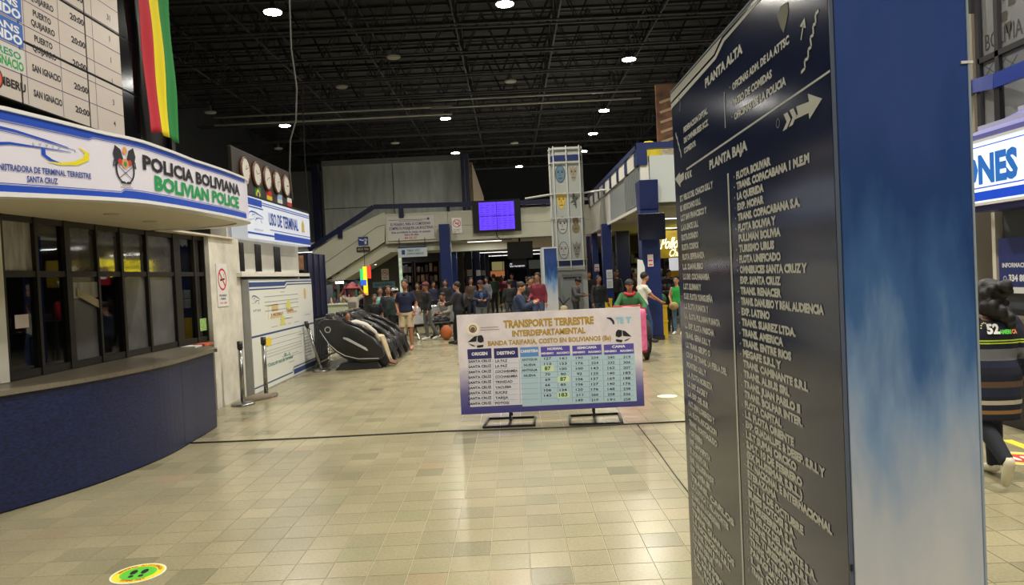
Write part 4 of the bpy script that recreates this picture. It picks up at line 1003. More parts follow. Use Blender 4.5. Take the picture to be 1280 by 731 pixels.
m = MB(); m.box(-15, 34.6, 0, -2.2, 34.8, 3.15); struct('wall_shops_left', m, c3(52, 48, 48, rough=.8))
tubem = mat('shop_tube_glow', (1, 1, 1), .5, emit=14.0, ecol=(1, .98, .95))
t = thing('shop_tube_light', 'bright white tube light over the goods under the stair', 'light', (Xp(414, 31), 31, 1.7)); p = PY(403, 354, 31); q_ = PY(429, 353, 31)
m = MB(); m.bar(p, q_, .09, .08); obj('tube', m, tubem, t); m = MB(); m.bar(p+V((0, 0, .06)), q_+V((0, 0, .06)), .14, .05); obj('housing', m, white, t)
for x in (p.x+.1, q_.x-.1): m = MB(); m.tube([(x, 31, p.z+.08), (x, 31, 3.15)], .01, 5); obj('hanger', m, dk, t)
t = thing('stall_counter', 'pale green glass stall counter left of the red hat', 'counter', (Xp(423, 26), 26, 0))
m = MB(); xa_, xb_ = Xp(408, 25.7), Xp(437, 25.7); m.box(xa_, 25.7, .08, xb_, 26.3, .95); obj('body', m, c3(176, 184, 164, rough=.4), t); m = MB(); m.box(xa_-.03, 25.65, .95, xb_+.03, 26.35, 1.0); obj('top', m, c3(206, 208, 196, rough=.3), t)
m = MB(); m.box(xa_+.05, 25.75, 0, xb_-.05, 26.25, .08); obj('plinth', m, dk, t)
rb = random.Random(9)
BN = ['dull pink', 'dark red', 'slate blue', 'beige', 'ochre', 'plum', 'dusty rose']
for k in range(7):
    x = xa_+.08+k*.105; m = MB(); c_ = GC[k]; h_ = rb.uniform(.12, .3); m.lathe((x, 25.9+.1*(k % 2), 1.0), [(.035, 0), (.04, h_*.6), (.02, h_*.8), (.02, h_)], 10)
    tag(obj('bottle', m, c3(*c_, rough=.3), smooth=True), ['beige', 'dark red', 'slate blue', 'cream', 'ochre', 'plum', 'dusty rose'][k]+' bottle on the pale green stall counter', 'bottle', 'bottles on the pale green stall counter')
# coloured banner
Yb = 28.3; bn = thing('bright_banner', 'hanging glowing banner in green yellow and red with blue patches under the stair', 'banner', (Xp(455, Yb), Yb, 1.5))
for nm, pa, pb, ya_, yb2, c_ in [('green_strip', 450, 454, 336, 352, (60, 190, 110)), ('yellow_strip', 454, 459, 333, 366, (225, 215, 40)), ('red_strip', 459, 463.5, 332, 348, (220, 60, 50)), ('blue_patch', 451, 458, 350, 357, (50, 90, 200)), ('orange_strip', 455, 460, 357, 369, (225, 150, 40))]:
    a, b = PY(pa, (ya_+yb2)/2, Yb), PY(pb, (ya_+yb2)/2, Yb); z1, z0 = PY(pa, ya_, Yb).z, PY(pa, yb2, Yb).z
    m = MB(); m.box(a.x, Yb-(.03 if 'patch' in nm else 0), z0, b.x, Yb+.03, z1); obj(nm, m, mat('neon_'+nm, srgb(*c_), .5, emit=1.0, ecol=srgb(*c_)), bn)  # emission brightens these cloth strips; none of them is a lamp
m = MB(); a = PY(456, 333, Yb); m.tube([a, (a.x, Yb, PY(456, 310, Yb).z), (a.x, YM+.02, PY(456, 310, Yb).z)], .01, 5); obj('hanger', m, dk, bn)
# wall of upright white lit display strip by the shop
m = MB(); a = PY(498, 322, 27.5); b = PY(503, 350, 27.5); m.box(a.x, 27.5, .0, b.x, 27.6, a.z); tag(obj('lit_display_post', m, mat('lit_post', srgb(170, 190, 170), .5, emit=.35, noise=.5, scale=6.0)), 'narrow pale lit display post below the hanging sign', 'display')

# purple screen and black monitor
def screen(name, label, Y, px0, py0, px1, py1, m_, bez, inner=None):
    a, b = PY(px0, (py0+py1)/2, Y), PY(px1, (py0+py1)/2, Y); z1, z0 = PY((px0+px1)/2, py0, Y).z, PY((px0+px1)/2, py1, Y).z
    t = thing(name, label, 'screen', ((a.x+b.x)/2, Y, z0)); m = MB(); m.box(a.x, Y-.08, z0, b.x, Y, z1); obj('housing', m, c3(12, 12, 20, rough=.3), t, bevel=.01)
    if inner:
        i0, i1 = PY(inner[0], (py0+py1)/2, Y), PY(inner[2], (py0+py1)/2, Y); y1, y0 = PY((px0+px1)/2, inner[1], Y).z, PY((px0+px1)/2, inner[3], Y).z
    else: i0, i1, y0, y1 = V((a.x+bez, 0, 0)), V((b.x-bez, 0, 0)), z0+bez, z1-bez
    return t, i0.x, i1.x, y0, y1
t, xa_, xb_, z0, z1 = screen('purple_screen', 'bright purple timetable screen mounted on the gallery parapet', YM-.1, 591, 250, 651, 290, None, 0, (599, 252.5, 643, 287))
xm, zm = (xa_+xb_)/2, (z0+z1)/2; purp = mat('purple_screen_glow', srgb(90, 60, 235), .3, emit=1.0, ecol=srgb(88, 52, 240))
for i in range(2):
    for k in range(2):
        m = MB(); m.box([xa_, xm+.01][i], YM-.19, [z0, zm+.01][k], [xm-.01, xb_][i], YM-.18, [zm-.01, z1][k]); obj('screen', m, purp, t)
fr = Frame((xa_, YM-.19, z0), (1, 0, 0), (0, 0, 1)); m = MB(); r = random.Random(4); W_, H_ = xb_-xa_, z1-z0
for k in range(11):
    v = H_*(.06+k*.083); 
    for i in range(6):
        u = W_*(.04+i*.16); stroke(m, fr, [(u, v), (u+W_*r.uniform(.05, .13), v)], .018, .003)
obj('screen_text', m, mat('screen_text_dark', srgb(40, 20, 140), .4, emit=.4, ecol=srgb(40, 20, 150)), t, kind='stuff')
m = MB(); m.tube([PY(619, 288, YM-.2), PY(622, 296, YM-.2), PY(626, 299, YM-.2), PY(640, 299, YM-.2)], .02, 6); obj('power_cable', m, dk, t)
t, xa_, xb_, z0, z1 = screen('black_monitor', 'switched off black monitor hanging above the corridor', 29.0, 634, 302, 666, 323, None, .03)
m = MB(); m.box(xa_, 28.91, z0, xb_, 28.92, z1); obj('screen', m, c3(9, 9, 16, rough=.15), t)
m = MB(); m.tube([((xa_+xb_)/2, 28.96, z1), ((xa_+xb_)/2, 28.96, 3.16)], .03, 8); obj('ceiling_mount', m, dk, t)
m = MB(); a = PY(640, 324, 29.5); b = PY(659, 331, 29.5); m.box(a.x, 29.5, b.z, b.x, 29.6, a.z); m2 = m
tag(obj('black_monitor', m2, c3(10, 10, 18, rough=.3)), 'dark panel hanging just below the black corridor monitor', 'screen')
m = MB(); m.tube([(PY(650, 323, 29.5).x, 29.55, a.z), (PY(650, 323, 29.5).x, 29.55, 3.15)], .03, 6); tag(obj('ceiling_mount', m, dk), 'short black mount rod of the lower corridor panel', 'mount')

# far end shops of the corridor
Yf = 56.0
m = MB(); m.box(-15.9, 60, 0, 15.9, 60.2, 3.3); struct('wall_corridor_end', m, c3(90, 92, 88, rough=.7))
def far_shop(px0, px1, label, boardc, litc, emit, txt=None, tcol=(230, 230, 240)):
    a, b = Xp(px0, Yf), Xp(px1, Yf); t = thing('far_shop', label, 'shop', ((a+b)/2, Yf, 0))
    m = MB(); m.box(a, Yf, 2.1, b, Yf+.3, 2.75); obj('name_board', m, mat('fs%d' % px0, srgb(*boardc), .5, emit=emit, ecol=srgb(*boardc)), t)
    m = MB(); m.box(a, Yf+.9, 0, b, Yf+1, 2.1); obj('back_wall', m, mat('fw%d' % px0, srgb(*litc), .6, noise=.5, scale=3.0), t)
    m = MB(); m.box(a+.05, Yf, 0, b-.05, Yf+.5, .95); obj('shop_counter', m, c3(150, 150, 140), t)
    for x in (a, b-.1): m = MB(); m.box(x, Yf, 0, x+.1, Yf+.3, 2.1); obj('post', m, c3(110, 112, 110), t)
    if txt: m = MB(); text(m, Frame((a, Yf, 2.1), (1, 0, 0), (0, 0, 1)), txt, (b-a)*.15, .2, .28, (b-a)*.85, .03, d=.01); obj('lettering', m, mat('fst%d' % px0, srgb(*tcol), .5, emit=.8), t)
    return t
far_shop(615, 631, 'far shop with pale yellow board at the left end of the corridor', (190, 180, 120), (150, 130, 90), .35)
far_shop(634, 661, 'far dark blue shop front with white letters at the corridor end', (24, 26, 60), (30, 34, 70), 0, 'COPACABANA')
far_shop(662, 680, 'far grey shop front left of the distant totem', (150, 150, 140), (110, 96, 80), .1)
m = MB(); a = PY(613, 339, 50); b = PY(631, 345, 50); m.box(a.x, 50, b.z, b.x, 50.1, a.z); tag(obj('orange_board', m, mat('orange_board', srgb(214, 130, 80), .5, emit=.4)), 'orange shop board hanging in the corridor left of the dark blue front', 'sign')
for x in (a.x+.1, b.x-.1): m = MB(); m.tube([(x, 50.05, a.z), (x, 50.05, 3.15)], .02, 5); tag(obj('ceiling_rod', m, dk), ['left', 'right'][int(x > a.x+.2)]+' thin rod holding the orange corridor board', 'rod')
m = MB(); a = PY(668, 345, 48); b = PY(672, 356, 48); m.box(a.x, 48, 0, b.x, 48.3, a.z); tag(obj('lit_vending_machine', m, mat('vend', srgb(230, 210, 215), .5, emit=.7)), 'small bright white and pink machine at the corridor end', 'machine')
m = MB(); a = Xp(617, 44); b = Xp(626, 44); m.box(a, 44, 0, b, 44.8, 1.25); tag(obj('glass_showcase', m, mat('showc', srgb(150, 150, 110), .4, noise=.5, scale=8.0)), 'yellowish goods showcase on the left of the corridor', 'showcase')

# ================================================================== ROUND TOWER
YT = 23.5; cx = PY(711, 300, YT).x; ztw = PY(711, 186, YT).z; RT = .50
tw = thing('elevator_tower', 'white round tower with printed masks in a light metal frame', 'tower', (cx, YT, 0))
sil = c3(176, 178, 176, rough=.35)
OCT = lambda g: [(cx-.40-g*.4, YT-.44-g), (cx+.40+g*.4, YT-.44-g), (cx+.50+g, YT-.2), (cx+.50+g, YT+.2), (cx+.30, YT+.44+g), (cx-.30, YT+.44+g), (cx-.50-g, YT+.2), (cx-.50-g, YT-.2)]
m = MB(); m.prism([(x, y, 1.75) for x, y in OCT(-.03)], (0, 0, ztw-1.75)); obj('shaft', m, c3(150, 155, 153, rough=.35), tw)
m = MB(); m.box(cx-.5, YT-.35, 0, cx+.5, YT+.5, 1.75); obj('base_booth', m, c3(160, 164, 162, rough=.5), tw)
m = MB(); m.box(cx-.3, YT-.38, .05, cx+.34, YT-.35, 1.62); obj('booth_door', m, c3(128, 132, 134, rough=.4), tw)
m = MB(); m.box(cx-.26, YT-.40, 1.5, cx+.3, YT-.38, 1.54); obj('door_bar', m, dk, tw)
for (x, y) in OCT(.0)[:4]+OCT(0)[6:]+[(cx, YT-.44)]:
    m = MB(); m.tube([(x, y, 1.75), (x, y, ztw+.03)], .022, 6); obj('frame_bar', m, sil, tw)
for py in (188, 205, 243, 273, 325, 334):
    z = PY(711, py, YT).z; m = MB(); P = OCT(.012)
    for a, b in zip(P, P[1:]+P[:1]): m.bar((a[0], a[1], z), (b[0], b[1], z), .03)
    obj('frame_hoop', m, sil, tw)
for pa, pb in ((196, 203), (326, 332)):
    z1, z0 = PY(711, pa, YT).z, PY(711, pb, YT).z; m = MB(); m.prism([(x, y, z0) for x, y in OCT(-.015)], (0, 0, z1-z0)); obj('blue_band', m, blue, tw)
class Cyl:
    nseg = 0.1
    def __init__(s, c, r): s.c = c; s.r = r
    def pt(s, u, v, d=.002): a = -PI/2+u/s.r; return V((s.c[0]+(s.r+d)*math.cos(a), s.c[1]+(s.r+d)*math.sin(a), v))
CF_ = Frame((cx, YT-.41, 0), (1, 0, 0), (0, 0, 1))
def mask(u, v, rx, ry, kind, c_, c2):
    m = MB(); 
    if kind == 0: disc(m, CF_, u, v, rx, ry, n=18, d=.006)
    if kind == 1: poly(m, CF_, [(u-rx, v+ry*.9), (u-rx*.4, v+ry*.6), (u, v+ry), (u+rx*.4, v+ry*.6), (u+rx, v+ry*.9), (u+rx*.8, v), (u+rx*.4, v-ry*.8), (u, v-ry), (u-rx*.4, v-ry*.8), (u-rx*.8, v)], .006)
    if kind == 2: disc(m, CF_, u, v+ry*.45, rx*.7, ry*.5, n=14, d=.006); disc(m, CF_, u, v-ry*.4, rx*.9, ry*.6, n=14, d=.007)
    if kind == 3:
        for a in range(4): stroke(m, CF_, [(u, v), (u+rx*math.cos(a*PI/2+.3), v+ry*math.sin(a*PI/2+.3))], [.1, .03], .006+.0003*a)
    obj('mask_print', m, c3(*c_, rough=.6), tw)
    m = MB()
    for s in (-1, 1):
        disc(m, CF_, u+s*rx*.4, v+ry*.2, rx*.2, ry*.1, n=8, d=.009); stroke(m, CF_, [(u+s*rx*.15, v+ry*.36), (u+s*rx*.65, v+ry*.4)], .012, .009)
    stroke(m, CF_, [(u, v+ry*.15), (u-rx*.12, v-ry*.2), (u+rx*.12, v-ry*.22)], .012, .009); stroke(m, CF_, [(u-rx*.4, v-ry*.5), (u+rx*.4, v-ry*.5)], .025, .009)
    obj('mask_feature', m, c3(*c2, rough=.6), tw)
    if kind == 0: m = MB(); ring(m, CF_, u, v, rx, .018, ry, 18, d=.008); obj('mask_outline', m, c3(*c2), tw)
for py, L_, R2 in [(219, (0, (84, 110, 130), (16, 36, 60)), (1, (140, 130, 115), (60, 50, 44))), (252, (1, (190, 160, 60), (90, 70, 20)), (3, (70, 76, 70), (40, 44, 40))),
                   (282, (0, (160, 162, 160), (36, 36, 42)), (2, (110, 96, 70), (60, 50, 36))), (313, (0, (150, 152, 150), (60, 60, 64)), (1, (120, 116, 110), (50, 48, 46)))]:
    v = PY(711, py, YT).z; mask(-.205, v, .155, .27, *L_); mask(.205, v, .135, .27, *R2)
m = MB(); z = PY(711, 242, YT).z; m.tube([(cx-.5, YT, z), (cx-1.3, YT+.4, z-.05)], .035, 6); m.tube([(cx+.5, YT, z), (cx+1.25, YT-.2, z+.05)], .035, 6); obj('tie_rail', m, sil, tw, kind='stuff')

# distant totem (same kind as the near directory)
blue_grad = bpy.data.materials.new('totem_blue_fade'); blue_grad.use_nodes = True
nt = blue_grad.node_tree; bs = nt.nodes['Principled BSDF']; bs.inputs['Roughness'].default_value = .22; bs.inputs['Specular IOR Level'].default_value = .5
tc = nt.nodes.new('ShaderNodeNewGeometry'); sx = nt.nodes.new('ShaderNodeSeparateXYZ'); nt.links.new(tc.outputs['Position'], sx.inputs[0])
nz = nt.nodes.new('ShaderNodeTexNoise'); nz.inputs['Scale'].default_value = 2.6; nz.inputs['Detail'].default_value = 6; mpg = nt.nodes.new('ShaderNodeMapping'); mpg.inputs['Scale'].default_value = (3.2, 3.2, .8); nt.links.new(tc.outputs['Position'], mpg.inputs[0]); nt.links.new(mpg.outputs[0], nz.inputs['Vector'])
ad = nt.nodes.new('ShaderNodeMath'); ad.operation = 'MULTIPLY_ADD'; ad.inputs[1].default_value = .95; nt.links.new(nz.outputs['Fac'], ad.inputs[0]); nt.links.new(sx.outputs['Z'], ad.inputs[2])
cr = nt.nodes.new('ShaderNodeValToRGB'); e = cr.color_ramp; mrg = nt.nodes.new('ShaderNodeMapRange'); mrg.inputs[1].default_value = 1.12; mrg.inputs[2].default_value = 3.1
nt.links.new(ad.outputs[0], mrg.inputs[0]); nt.links.new(mrg.outputs[0], cr.inputs[0])
e.elements[0].position = 0.08; e.elements[0].color = srgb(205, 208, 218); e.elements[1].position = 1; e.elements[1].color = srgb(48, 76, 140)
for p_, c_ in ((.24, srgb(184, 192, 210)), (.38, srgb(128, 158, 202)), (.48, srgb(66, 106, 166)), (.60, srgb(34, 68, 132)), (.75, srgb(48, 74, 144))): x_ = e.elements.new(p_); x_.color = c_
nt.links.new(cr.outputs[0], bs.inputs['Base Color'])
Yd = 21.5; a, b = Xp(681.5, Yd), Xp(697, Yd); dt = thing('distant_totem', 'blue and white totem standing far off left of the round tower', 'totem', ((a+b)/2, Yd, 0))
m = MB(); m.box(a, Yd, .1, b, Yd+1.4, 2.40); obj('body', m, blue_grad, dt); m = MB(); m.box(a-.06, Yd-.02, .1, a-.004, Yd+1.42, 2.44); obj('edge_panel', m, c3(190, 200, 206), dt)
m = MB(); m.box(a-.06, Yd-.03, 0, b+.03, Yd+1.45, .1); obj('plinth', m, dk, dt); m = MB(); m.box(a-.004, Yd-.02, 2.40, b+.02, Yd+1.42, 2.44); obj('cap', m, c3(190, 200, 206), dt)

# ================================================================== RIGHT GALLERY
YR = 17.5; xc = PY(803, 250, YR).x
rg = thing('right_gallery', 'upper gallery with blue rail and pale parapet panels along the right side', 'gallery', (xc+2, 22, 3.15))
m = MB(); m.box(xc+.02, YR+.1, 3.12, 12, YM+.1, 3.3); struct('ceiling_gallery_right', m, c3(150, 144, 132, rough=.7))
zt2 = PY(803, 205, YR).z; zr2 = PY(803, 180, YR).z
corr = mat('corrugated_grey', srgb(136, 142, 146), .4, metal=.2)
segs = [YR, 19.9, 22.9, 25.6, YM+.1]
for i, (a, b) in enumerate(zip(segs, segs[1:])):
    m = MB(); 
    if i == 0:
        n = 24; 
        for k in range(n): y0 = a+.1+(b-a-.2)*k/n; m.box(xc-.04-.015*(k % 2), y0, 3.22, xc, y0+(b-a-.2)/n, zt2-.06)
        obj('corrugated_panel', m, corr, rg, kind='stuff')
        m = MB(); m.box(xc, a+.02, 3.15, xc+.12, b-.02, zt2); obj('parapet_panel', m, c3(150, 150, 146), rg)
    else: m.box(xc-.02, a+.02, 3.15, xc+.12, b-.02, zt2); obj('parapet_panel', m, c3(196, 196, 188) if i != 1 else corr, rg)
m = MB(); m.box(xc-.08, YR, 3.1, xc-.02, YM, 3.17); obj('lower_trim', m, c3(206, 206, 200), rg)
m = MB(); m.box(xc-.1, YR-.05, zr2-.12, xc+.12, YM+.2, zr2); obj('top_rail', m, blue, rg)
for k in range(7):
    y = YR+.5+k*1.5; m = MB(); m.box(xc-.07, y+.03, zt2-.02, xc-.03, y+1.07, zr2-.12); obj('lit_gap_panel', m, c3(214, 212, 204), rg)  # white panels stand in for the lit wall seen through the rail openings
for k in range(8):
    y = YR+.1+k*1.5; m = MB(); m.box(xc-.08, y, zt2, xc+.1, y+.4, zr2-.12); obj('rail_post', m, blue, rg)
# front face
xe = 12
m = MB(); m.box(xc-.02, YR-.02, PY(810, 254, YR).z, Xp(817, YR), YR+.1, PY(803, 203, YR).z); obj('parapet_panel', m, c3(206, 206, 198), rg)
m = MB(); m.box(Xp(817.5, YR), YR-.06, PY(820, 250, YR).z-.06, Xp(862, YR), YR+.1, PY(830, 194, YR).z); obj('parapet_panel', m, c3(178, 186, 186, rough=.4), rg, label='smooth pale grey front panel')
m = MB(); m.box(Xp(862.5, YR), YR-.04, 3.15, xe, YR+.1, 4.2); obj('parapet_panel', m, c3(190, 190, 184), rg)
m = MB(); m.box(xc-.1, YR-.08, zr2-.12, xe, YR+.1, zr2+.02); obj('top_rail', m, blue, rg)
m = MB(); m.box(xc-.1, YR-.08, zt2-.02, Xp(815, YR), YR+.1, zr2-.12); obj('corner_post', m, blue, rg)
# corner pillar
cp = thing('corner_pillar', 'thick blue corner pillar with stepped head carrying the right gallery', 'pillar', (xc+.2, YR, 0))
a, b = Xp(804, YR-.1), Xp(827, YR-.1)
m = MB(); m.box(a, YR-.1, .1, b, YR+.35, PY(815, 262, YR).z); obj('shaft', m, blue, cp, bevel=.01)
m = MB(); z0, z1 = PY(815, 262, YR).z, PY(815, 226, YR).z; m.hull8([(a, YR-.12, z0), (b, YR-.12, z0), (b, YR+.35, z0), (a, YR+.35, z0), (a-.02, YR-.28, z1), (b-.02, YR-.28, z1), (b-.02, YR+.35, z1), (a-.02, YR+.35, z1)]); obj('pillar_head', m, blue, cp, bevel=.01)
m = MB(); m.box(a-.02, YR-.12, 0, b+.02, YR+.37, .1); obj('base', m, dk, cp)
# TV on corner pillar
t, xa_, xb_, z0, z1 = screen('black_television', 'switched off black television on an arm beside the corner pillar', YR-.35, 797.5, 266.5, 831, 300, None, .02)
m = MB(); m.box(xa_, YR-.445, z0, xb_, YR-.43, z1); obj('screen', m, c3(12, 14, 26, rough=.12), t)
m = MB(); m.box((xa_+xb_)/2-.1, YR-.35, (z0+z1)/2-.1, (xa_+xb_)/2+.1, YR-.125, (z0+z1)/2+.1); obj('wall_arm', m, dk, t)
# upper floor backdrop: brown banner and yellow awning, stone items
m = MB(); yy = 20.5; a, b = Xp(821, yy, 150), Xp(868, yy, 150); z1, z0 = PY(835, 105, yy).z, PY(835, 183, yy).z; m.box(a, yy, z0, b, yy+.08, z1); bb = thing('brown_banner', 'tall brown patterned picture banner standing on the right gallery', 'banner', ((a+b)/2, yy, 3.3))
obj('picture', m, mat('brown_picture', srgb(120, 84, 60), .6, noise=.8, scale=2.2), bb)
m = MB(); m.box(a, yy+.02, 3.3, a+.1, yy+.1, z0); m.box(b-.1, yy+.02, 3.3, b, yy+.1, z0); obj('stand', m, dk, bb, kind='stuff')
m = MB(); 
for k in range(5): a0 = z0+.12+k*.27; m.bar((a+.1, yy-.01, a0), (b-.1, yy-.01, a0+.25), .05, .07)
obj('picture_stroke', m, c3(196, 170, 140), bb, kind='stuff')
m = MB(); p = PY(811, 186, 18.6); m.lathe((p.x, p.y, 3.3), [(.3, 0), (.3, p.z-3.3-.05), (.28, p.z-3.3+.05), (.1, p.z-3.3+.18)], 16); tag(obj('yellow_cover', m, c3(214, 196, 40)), 'yellow rounded cover behind the gallery corner rail', 'cover')
for i, (px, Y) in enumerate([(826, 19), (838, 19.5)]):
    p = PY(px, 190, Y); m = MB(); m.box(p.x-.2, p.y, 3.3, p.x+.2, p.y+.4, p.z+.1); tag(obj('stone_planter', m, c3(180, 172, 150, noise=.3)), ['pale stone block seen through the gallery rail gap', 'pale stone block beside the brown banner foot'][i], 'block')
# downlight and pipes under gallery
m = MB(); p = PY(778, 277, 21); m.lathe((p.x, p.y, 3.08), [(.12, 0), (.1, .04)], 16); tag(obj('round_downlight', m, c3(170, 160, 150)), 'round downlight under the right gallery', 'light')

# shops under right gallery
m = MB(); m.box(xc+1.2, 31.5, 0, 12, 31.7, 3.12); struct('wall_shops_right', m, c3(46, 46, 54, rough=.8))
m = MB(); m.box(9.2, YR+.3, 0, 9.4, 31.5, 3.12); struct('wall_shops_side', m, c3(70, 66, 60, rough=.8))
ys_ = 21.5
yn = thing('yellow_shop_sign', 'yellow shop sign with pale script letters under the right gallery', 'sign', (Xp(845, ys_), ys_, 2.3))
a, b = Xp(826, ys_), Xp(874, ys_); z1, z0 = PY(840, 288, ys_).z, PY(840, 322, ys_).z
m = MB(); m.box(a, ys_, z0, b, ys_+.1, z1); obj('panel', m, mat('yellow_sign', srgb(140, 116, 8), .5, emit=.12, noise=.3, scale=4.0), yn)
fr = Frame((a, ys_, z0), (1, 0, 0), (0, 0, 1)); m = MB(); text(m, fr, 'Pollos', .02, (z1-z0)*.35, .3, (b-a)*.55, .03, d=.02, shear=.3, res=3); text(m, fr, 'Chuy', .25, (z1-z0)*.05, .2, (b-a)*.6, .03, d=.02, shear=.3, res=3); obj('lettering', m, mat('sign_cream_glow', srgb(240, 236, 190), .5, emit=1.0), yn)
m = MB(); 
for x in (a+.1, b-.1): m.tube([(x, ys_+.05, z1), (x, ys_+.05, 3.13)], .015, 5)
obj('hanger', m, dk, yn, kind='stuff')
ysr = 22.5; rd = thing('red_shop_sign', 'red lit sign with a white numeral left of the yellow sign', 'sign', (Xp(818, ysr), ysr, 2.4))
a, b = Xp(813, ysr), Xp(824, ysr); z1, z0 = PY(818, 300, ysr).z, PY(818, 323, ysr).z; m = MB(); m.box(a, ysr, z0, b, ysr+.1, z1); obj('panel', m, mat('red_sign', srgb(190, 36, 46), .5, emit=.6), rd)
m = MB(); text(m, Frame((a, ysr, z0), (1, 0, 0), (0, 0, 1)), '6', .06, .2, .26, None, .05, d=.01); obj('lettering', m, mat('sign_white_glow', srgb(240, 240, 240), .5, emit=1.2), rd)
m = MB(); m.tube([((a+b)/2, ysr+.05, z1), ((a+b)/2, ysr+.05, 3.13)], .015, 5); obj('hanger', m, dk, rd)
# lit counter/window area behind
m = MB(); y = 26; a, b = Xp(838, y), Xp(852, y); z1, z0 = PY(845, 322, y).z, PY(845, 338, y).z; m.box(a, y, z0, b, y+.1, z1); wl = thing('lit_menu_panel', 'white lit menu panel behind the woman in green', 'sign', ((a+b)/2, y, z0)); obj('panel', m, mat('menu_glow', srgb(225, 225, 235), .5, emit=.6), wl)
m = MB(); m.box(a, y, PY(845, 346, y).z, b, y+.1, z0-.01); obj('orange_panel', m, c3(220, 170, 40), wl); m = MB(); m.box(a, y+.02, 0, b, y+.08, PY(845, 346, y).z); obj('post', m, dk, wl)
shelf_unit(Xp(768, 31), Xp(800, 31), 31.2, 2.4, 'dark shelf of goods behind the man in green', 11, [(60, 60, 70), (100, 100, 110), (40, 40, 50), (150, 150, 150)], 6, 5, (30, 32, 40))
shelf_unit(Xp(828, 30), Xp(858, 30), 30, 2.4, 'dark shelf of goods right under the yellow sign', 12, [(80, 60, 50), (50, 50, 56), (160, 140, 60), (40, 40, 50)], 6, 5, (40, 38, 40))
# posters on the pillars
def poster(label, Y, px0, py0, px1, py1, col, ink, rows, name='pillar_notice'):
    th, fr, W_, H_ = panel(name, label, 'notice', Y, px0, py0, px1, py1, col, .012); m = MB()
    for k in range(rows): stroke(m, fr, [(W_*.15, H_*(.15+.7*k/rows)), (W_*.85, H_*(.15+.7*k/rows))], H_*.25/rows, .003)
    obj('print', m, c3(*ink), th, kind='stuff'); return th
poster('white notice with red mark on the corner pillar under the television', YR-.11, 809.5, 318, 816.5, 333, (210, 200, 200), (190, 60, 60), 2)
poster('upper of two white sheets on the pillar left of the man in green', 23.28, 758, 337, 765.5, 347.5, (196, 200, 204), (120, 124, 130), 5)
poster('lower of two white sheets on the pillar left of the man in green', 23.28, 758.5, 348.5, 766, 360, (196, 200, 204), (120, 124, 130), 5)
poster('small white and red notice on the pillar right of the tower', 28.28, 743, 330, 749, 339, (190, 180, 184), (170, 60, 60), 2)
# white pointed board leaning on the corner pillar
m = MB(); Yp = YR-.3; m.prism([PY(797, 362, Yp), PY(806, 356, Yp), PY(806, 334, Yp), PY(803, 325, Yp), PY(797, 324, Yp)], (0, .04, 0))
wb = thing('white_board_stand', 'white pointed board standing before the corner pillar', 'board', (Xp(801, Yp), Yp, 0)); obj('board', m, c3(206, 208, 210), wb); m = MB(); m.box(Xp(799, Yp), Yp+.01, 0, Xp(804, Yp), Yp+.05, PY(801, 358, Yp).z); obj('leg', m, c3(150, 150, 150), wb)

# ================================================================== FARE BOARD
Yt = 8.45
tl, tr, br_, bl = [PY(x, y, Yt) for x, y in [(571.8, 393.9), (800.9, 385.3), (805.8, 510.4), (576.7, 518.3)]]
O_ = V(bl); Uv = (br_-bl); Wv_ = V((0, 0, 1)); BW = Uv.length; BH = (tl-bl).length
fbt = thing('fare_board', 'white and purple fare table board on two black metal feet in the hall middle', 'board', ((bl.x+br_.x)/2, Yt, 0))
fr = Frame(O_, (Uv.x, Uv.y, 0), (0, 0, 1))
grad = bpy.data.materials.new('fare_sheet'); grad.use_nodes = True; nt = grad.node_tree; bs = nt.nodes['Principled BSDF']; bs.inputs['Roughness'].default_value = .4
g = nt.nodes.new('ShaderNodeNewGeometry'); sx = nt.nodes.new('ShaderNodeSeparateXYZ'); nt.links.new(g.outputs['Position'], sx.inputs[0])
mr = nt.nodes.new('ShaderNodeMapRange'); mr.inputs[1].default_value = O_.z; mr.inputs[2].default_value = O_.z+BH; nt.links.new(sx.outputs['Z'], mr.inputs[0])
cr = nt.nodes.new('ShaderNodeValToRGB'); e = cr.color_ramp; e.elements[0].color = srgb(72, 68, 138); e.elements[0].position = .04; e.elements[1].color = srgb(222, 214, 222); e.elements[1].position = .48
x_ = e.elements.new(.2); x_.color = srgb(104, 98, 160); x_ = e.elements.new(.36); x_.color = srgb(178, 170, 198)
nt.links.new(mr.outputs[0], cr.inputs[0])
nz = nt.nodes.new('ShaderNodeTexNoise'); nz.inputs['Scale'].default_value = 3.5; nz.inputs['Detail'].default_value = 4; nz.inputs['Distortion'].default_value = 1.5; nt.links.new(g.outputs['Position'], nz.inputs['Vector'])
mr2 = nt.nodes.new('ShaderNodeMapRange'); mr2.inputs[1].default_value = .35; mr2.inputs[2].default_value = .65; mr2.inputs[3].default_value = .9; mr2.inputs[4].default_value = 1.06; nt.links.new(nz.outputs['Fac'], mr2.inputs[0])
sc2 = nt.nodes.new('ShaderNodeVectorMath'); sc2.operation = 'SCALE'; nt.links.new(cr.outputs[0], sc2.inputs[0]); nt.links.new(mr2.outputs[0], sc2.inputs['Scale']); nt.links.new(sc2.outputs[0], bs.inputs['Base Color'])
m = MB(); m.prism([fr.pt(0, 0, -.02), fr.pt(BW, 0, -.02), fr.pt(BW, BH, -.02), fr.pt(0, BH, -.02)], fr.N*.02); obj('board', m, grad, fbt)
def B(x, y):  # zoom-crop pixel -> board uv
    px, py = 560+x/4.06, 370+y/4.06
    # bilinear inverse (nearly affine)
    d = ray(px, py); t_ = (Yt-0)/d.y; q = CP+d*t_; u = (q-O_).dot(fr.U); return u, q.z-O_.z
gold = c3(176, 142, 52, rough=.5)
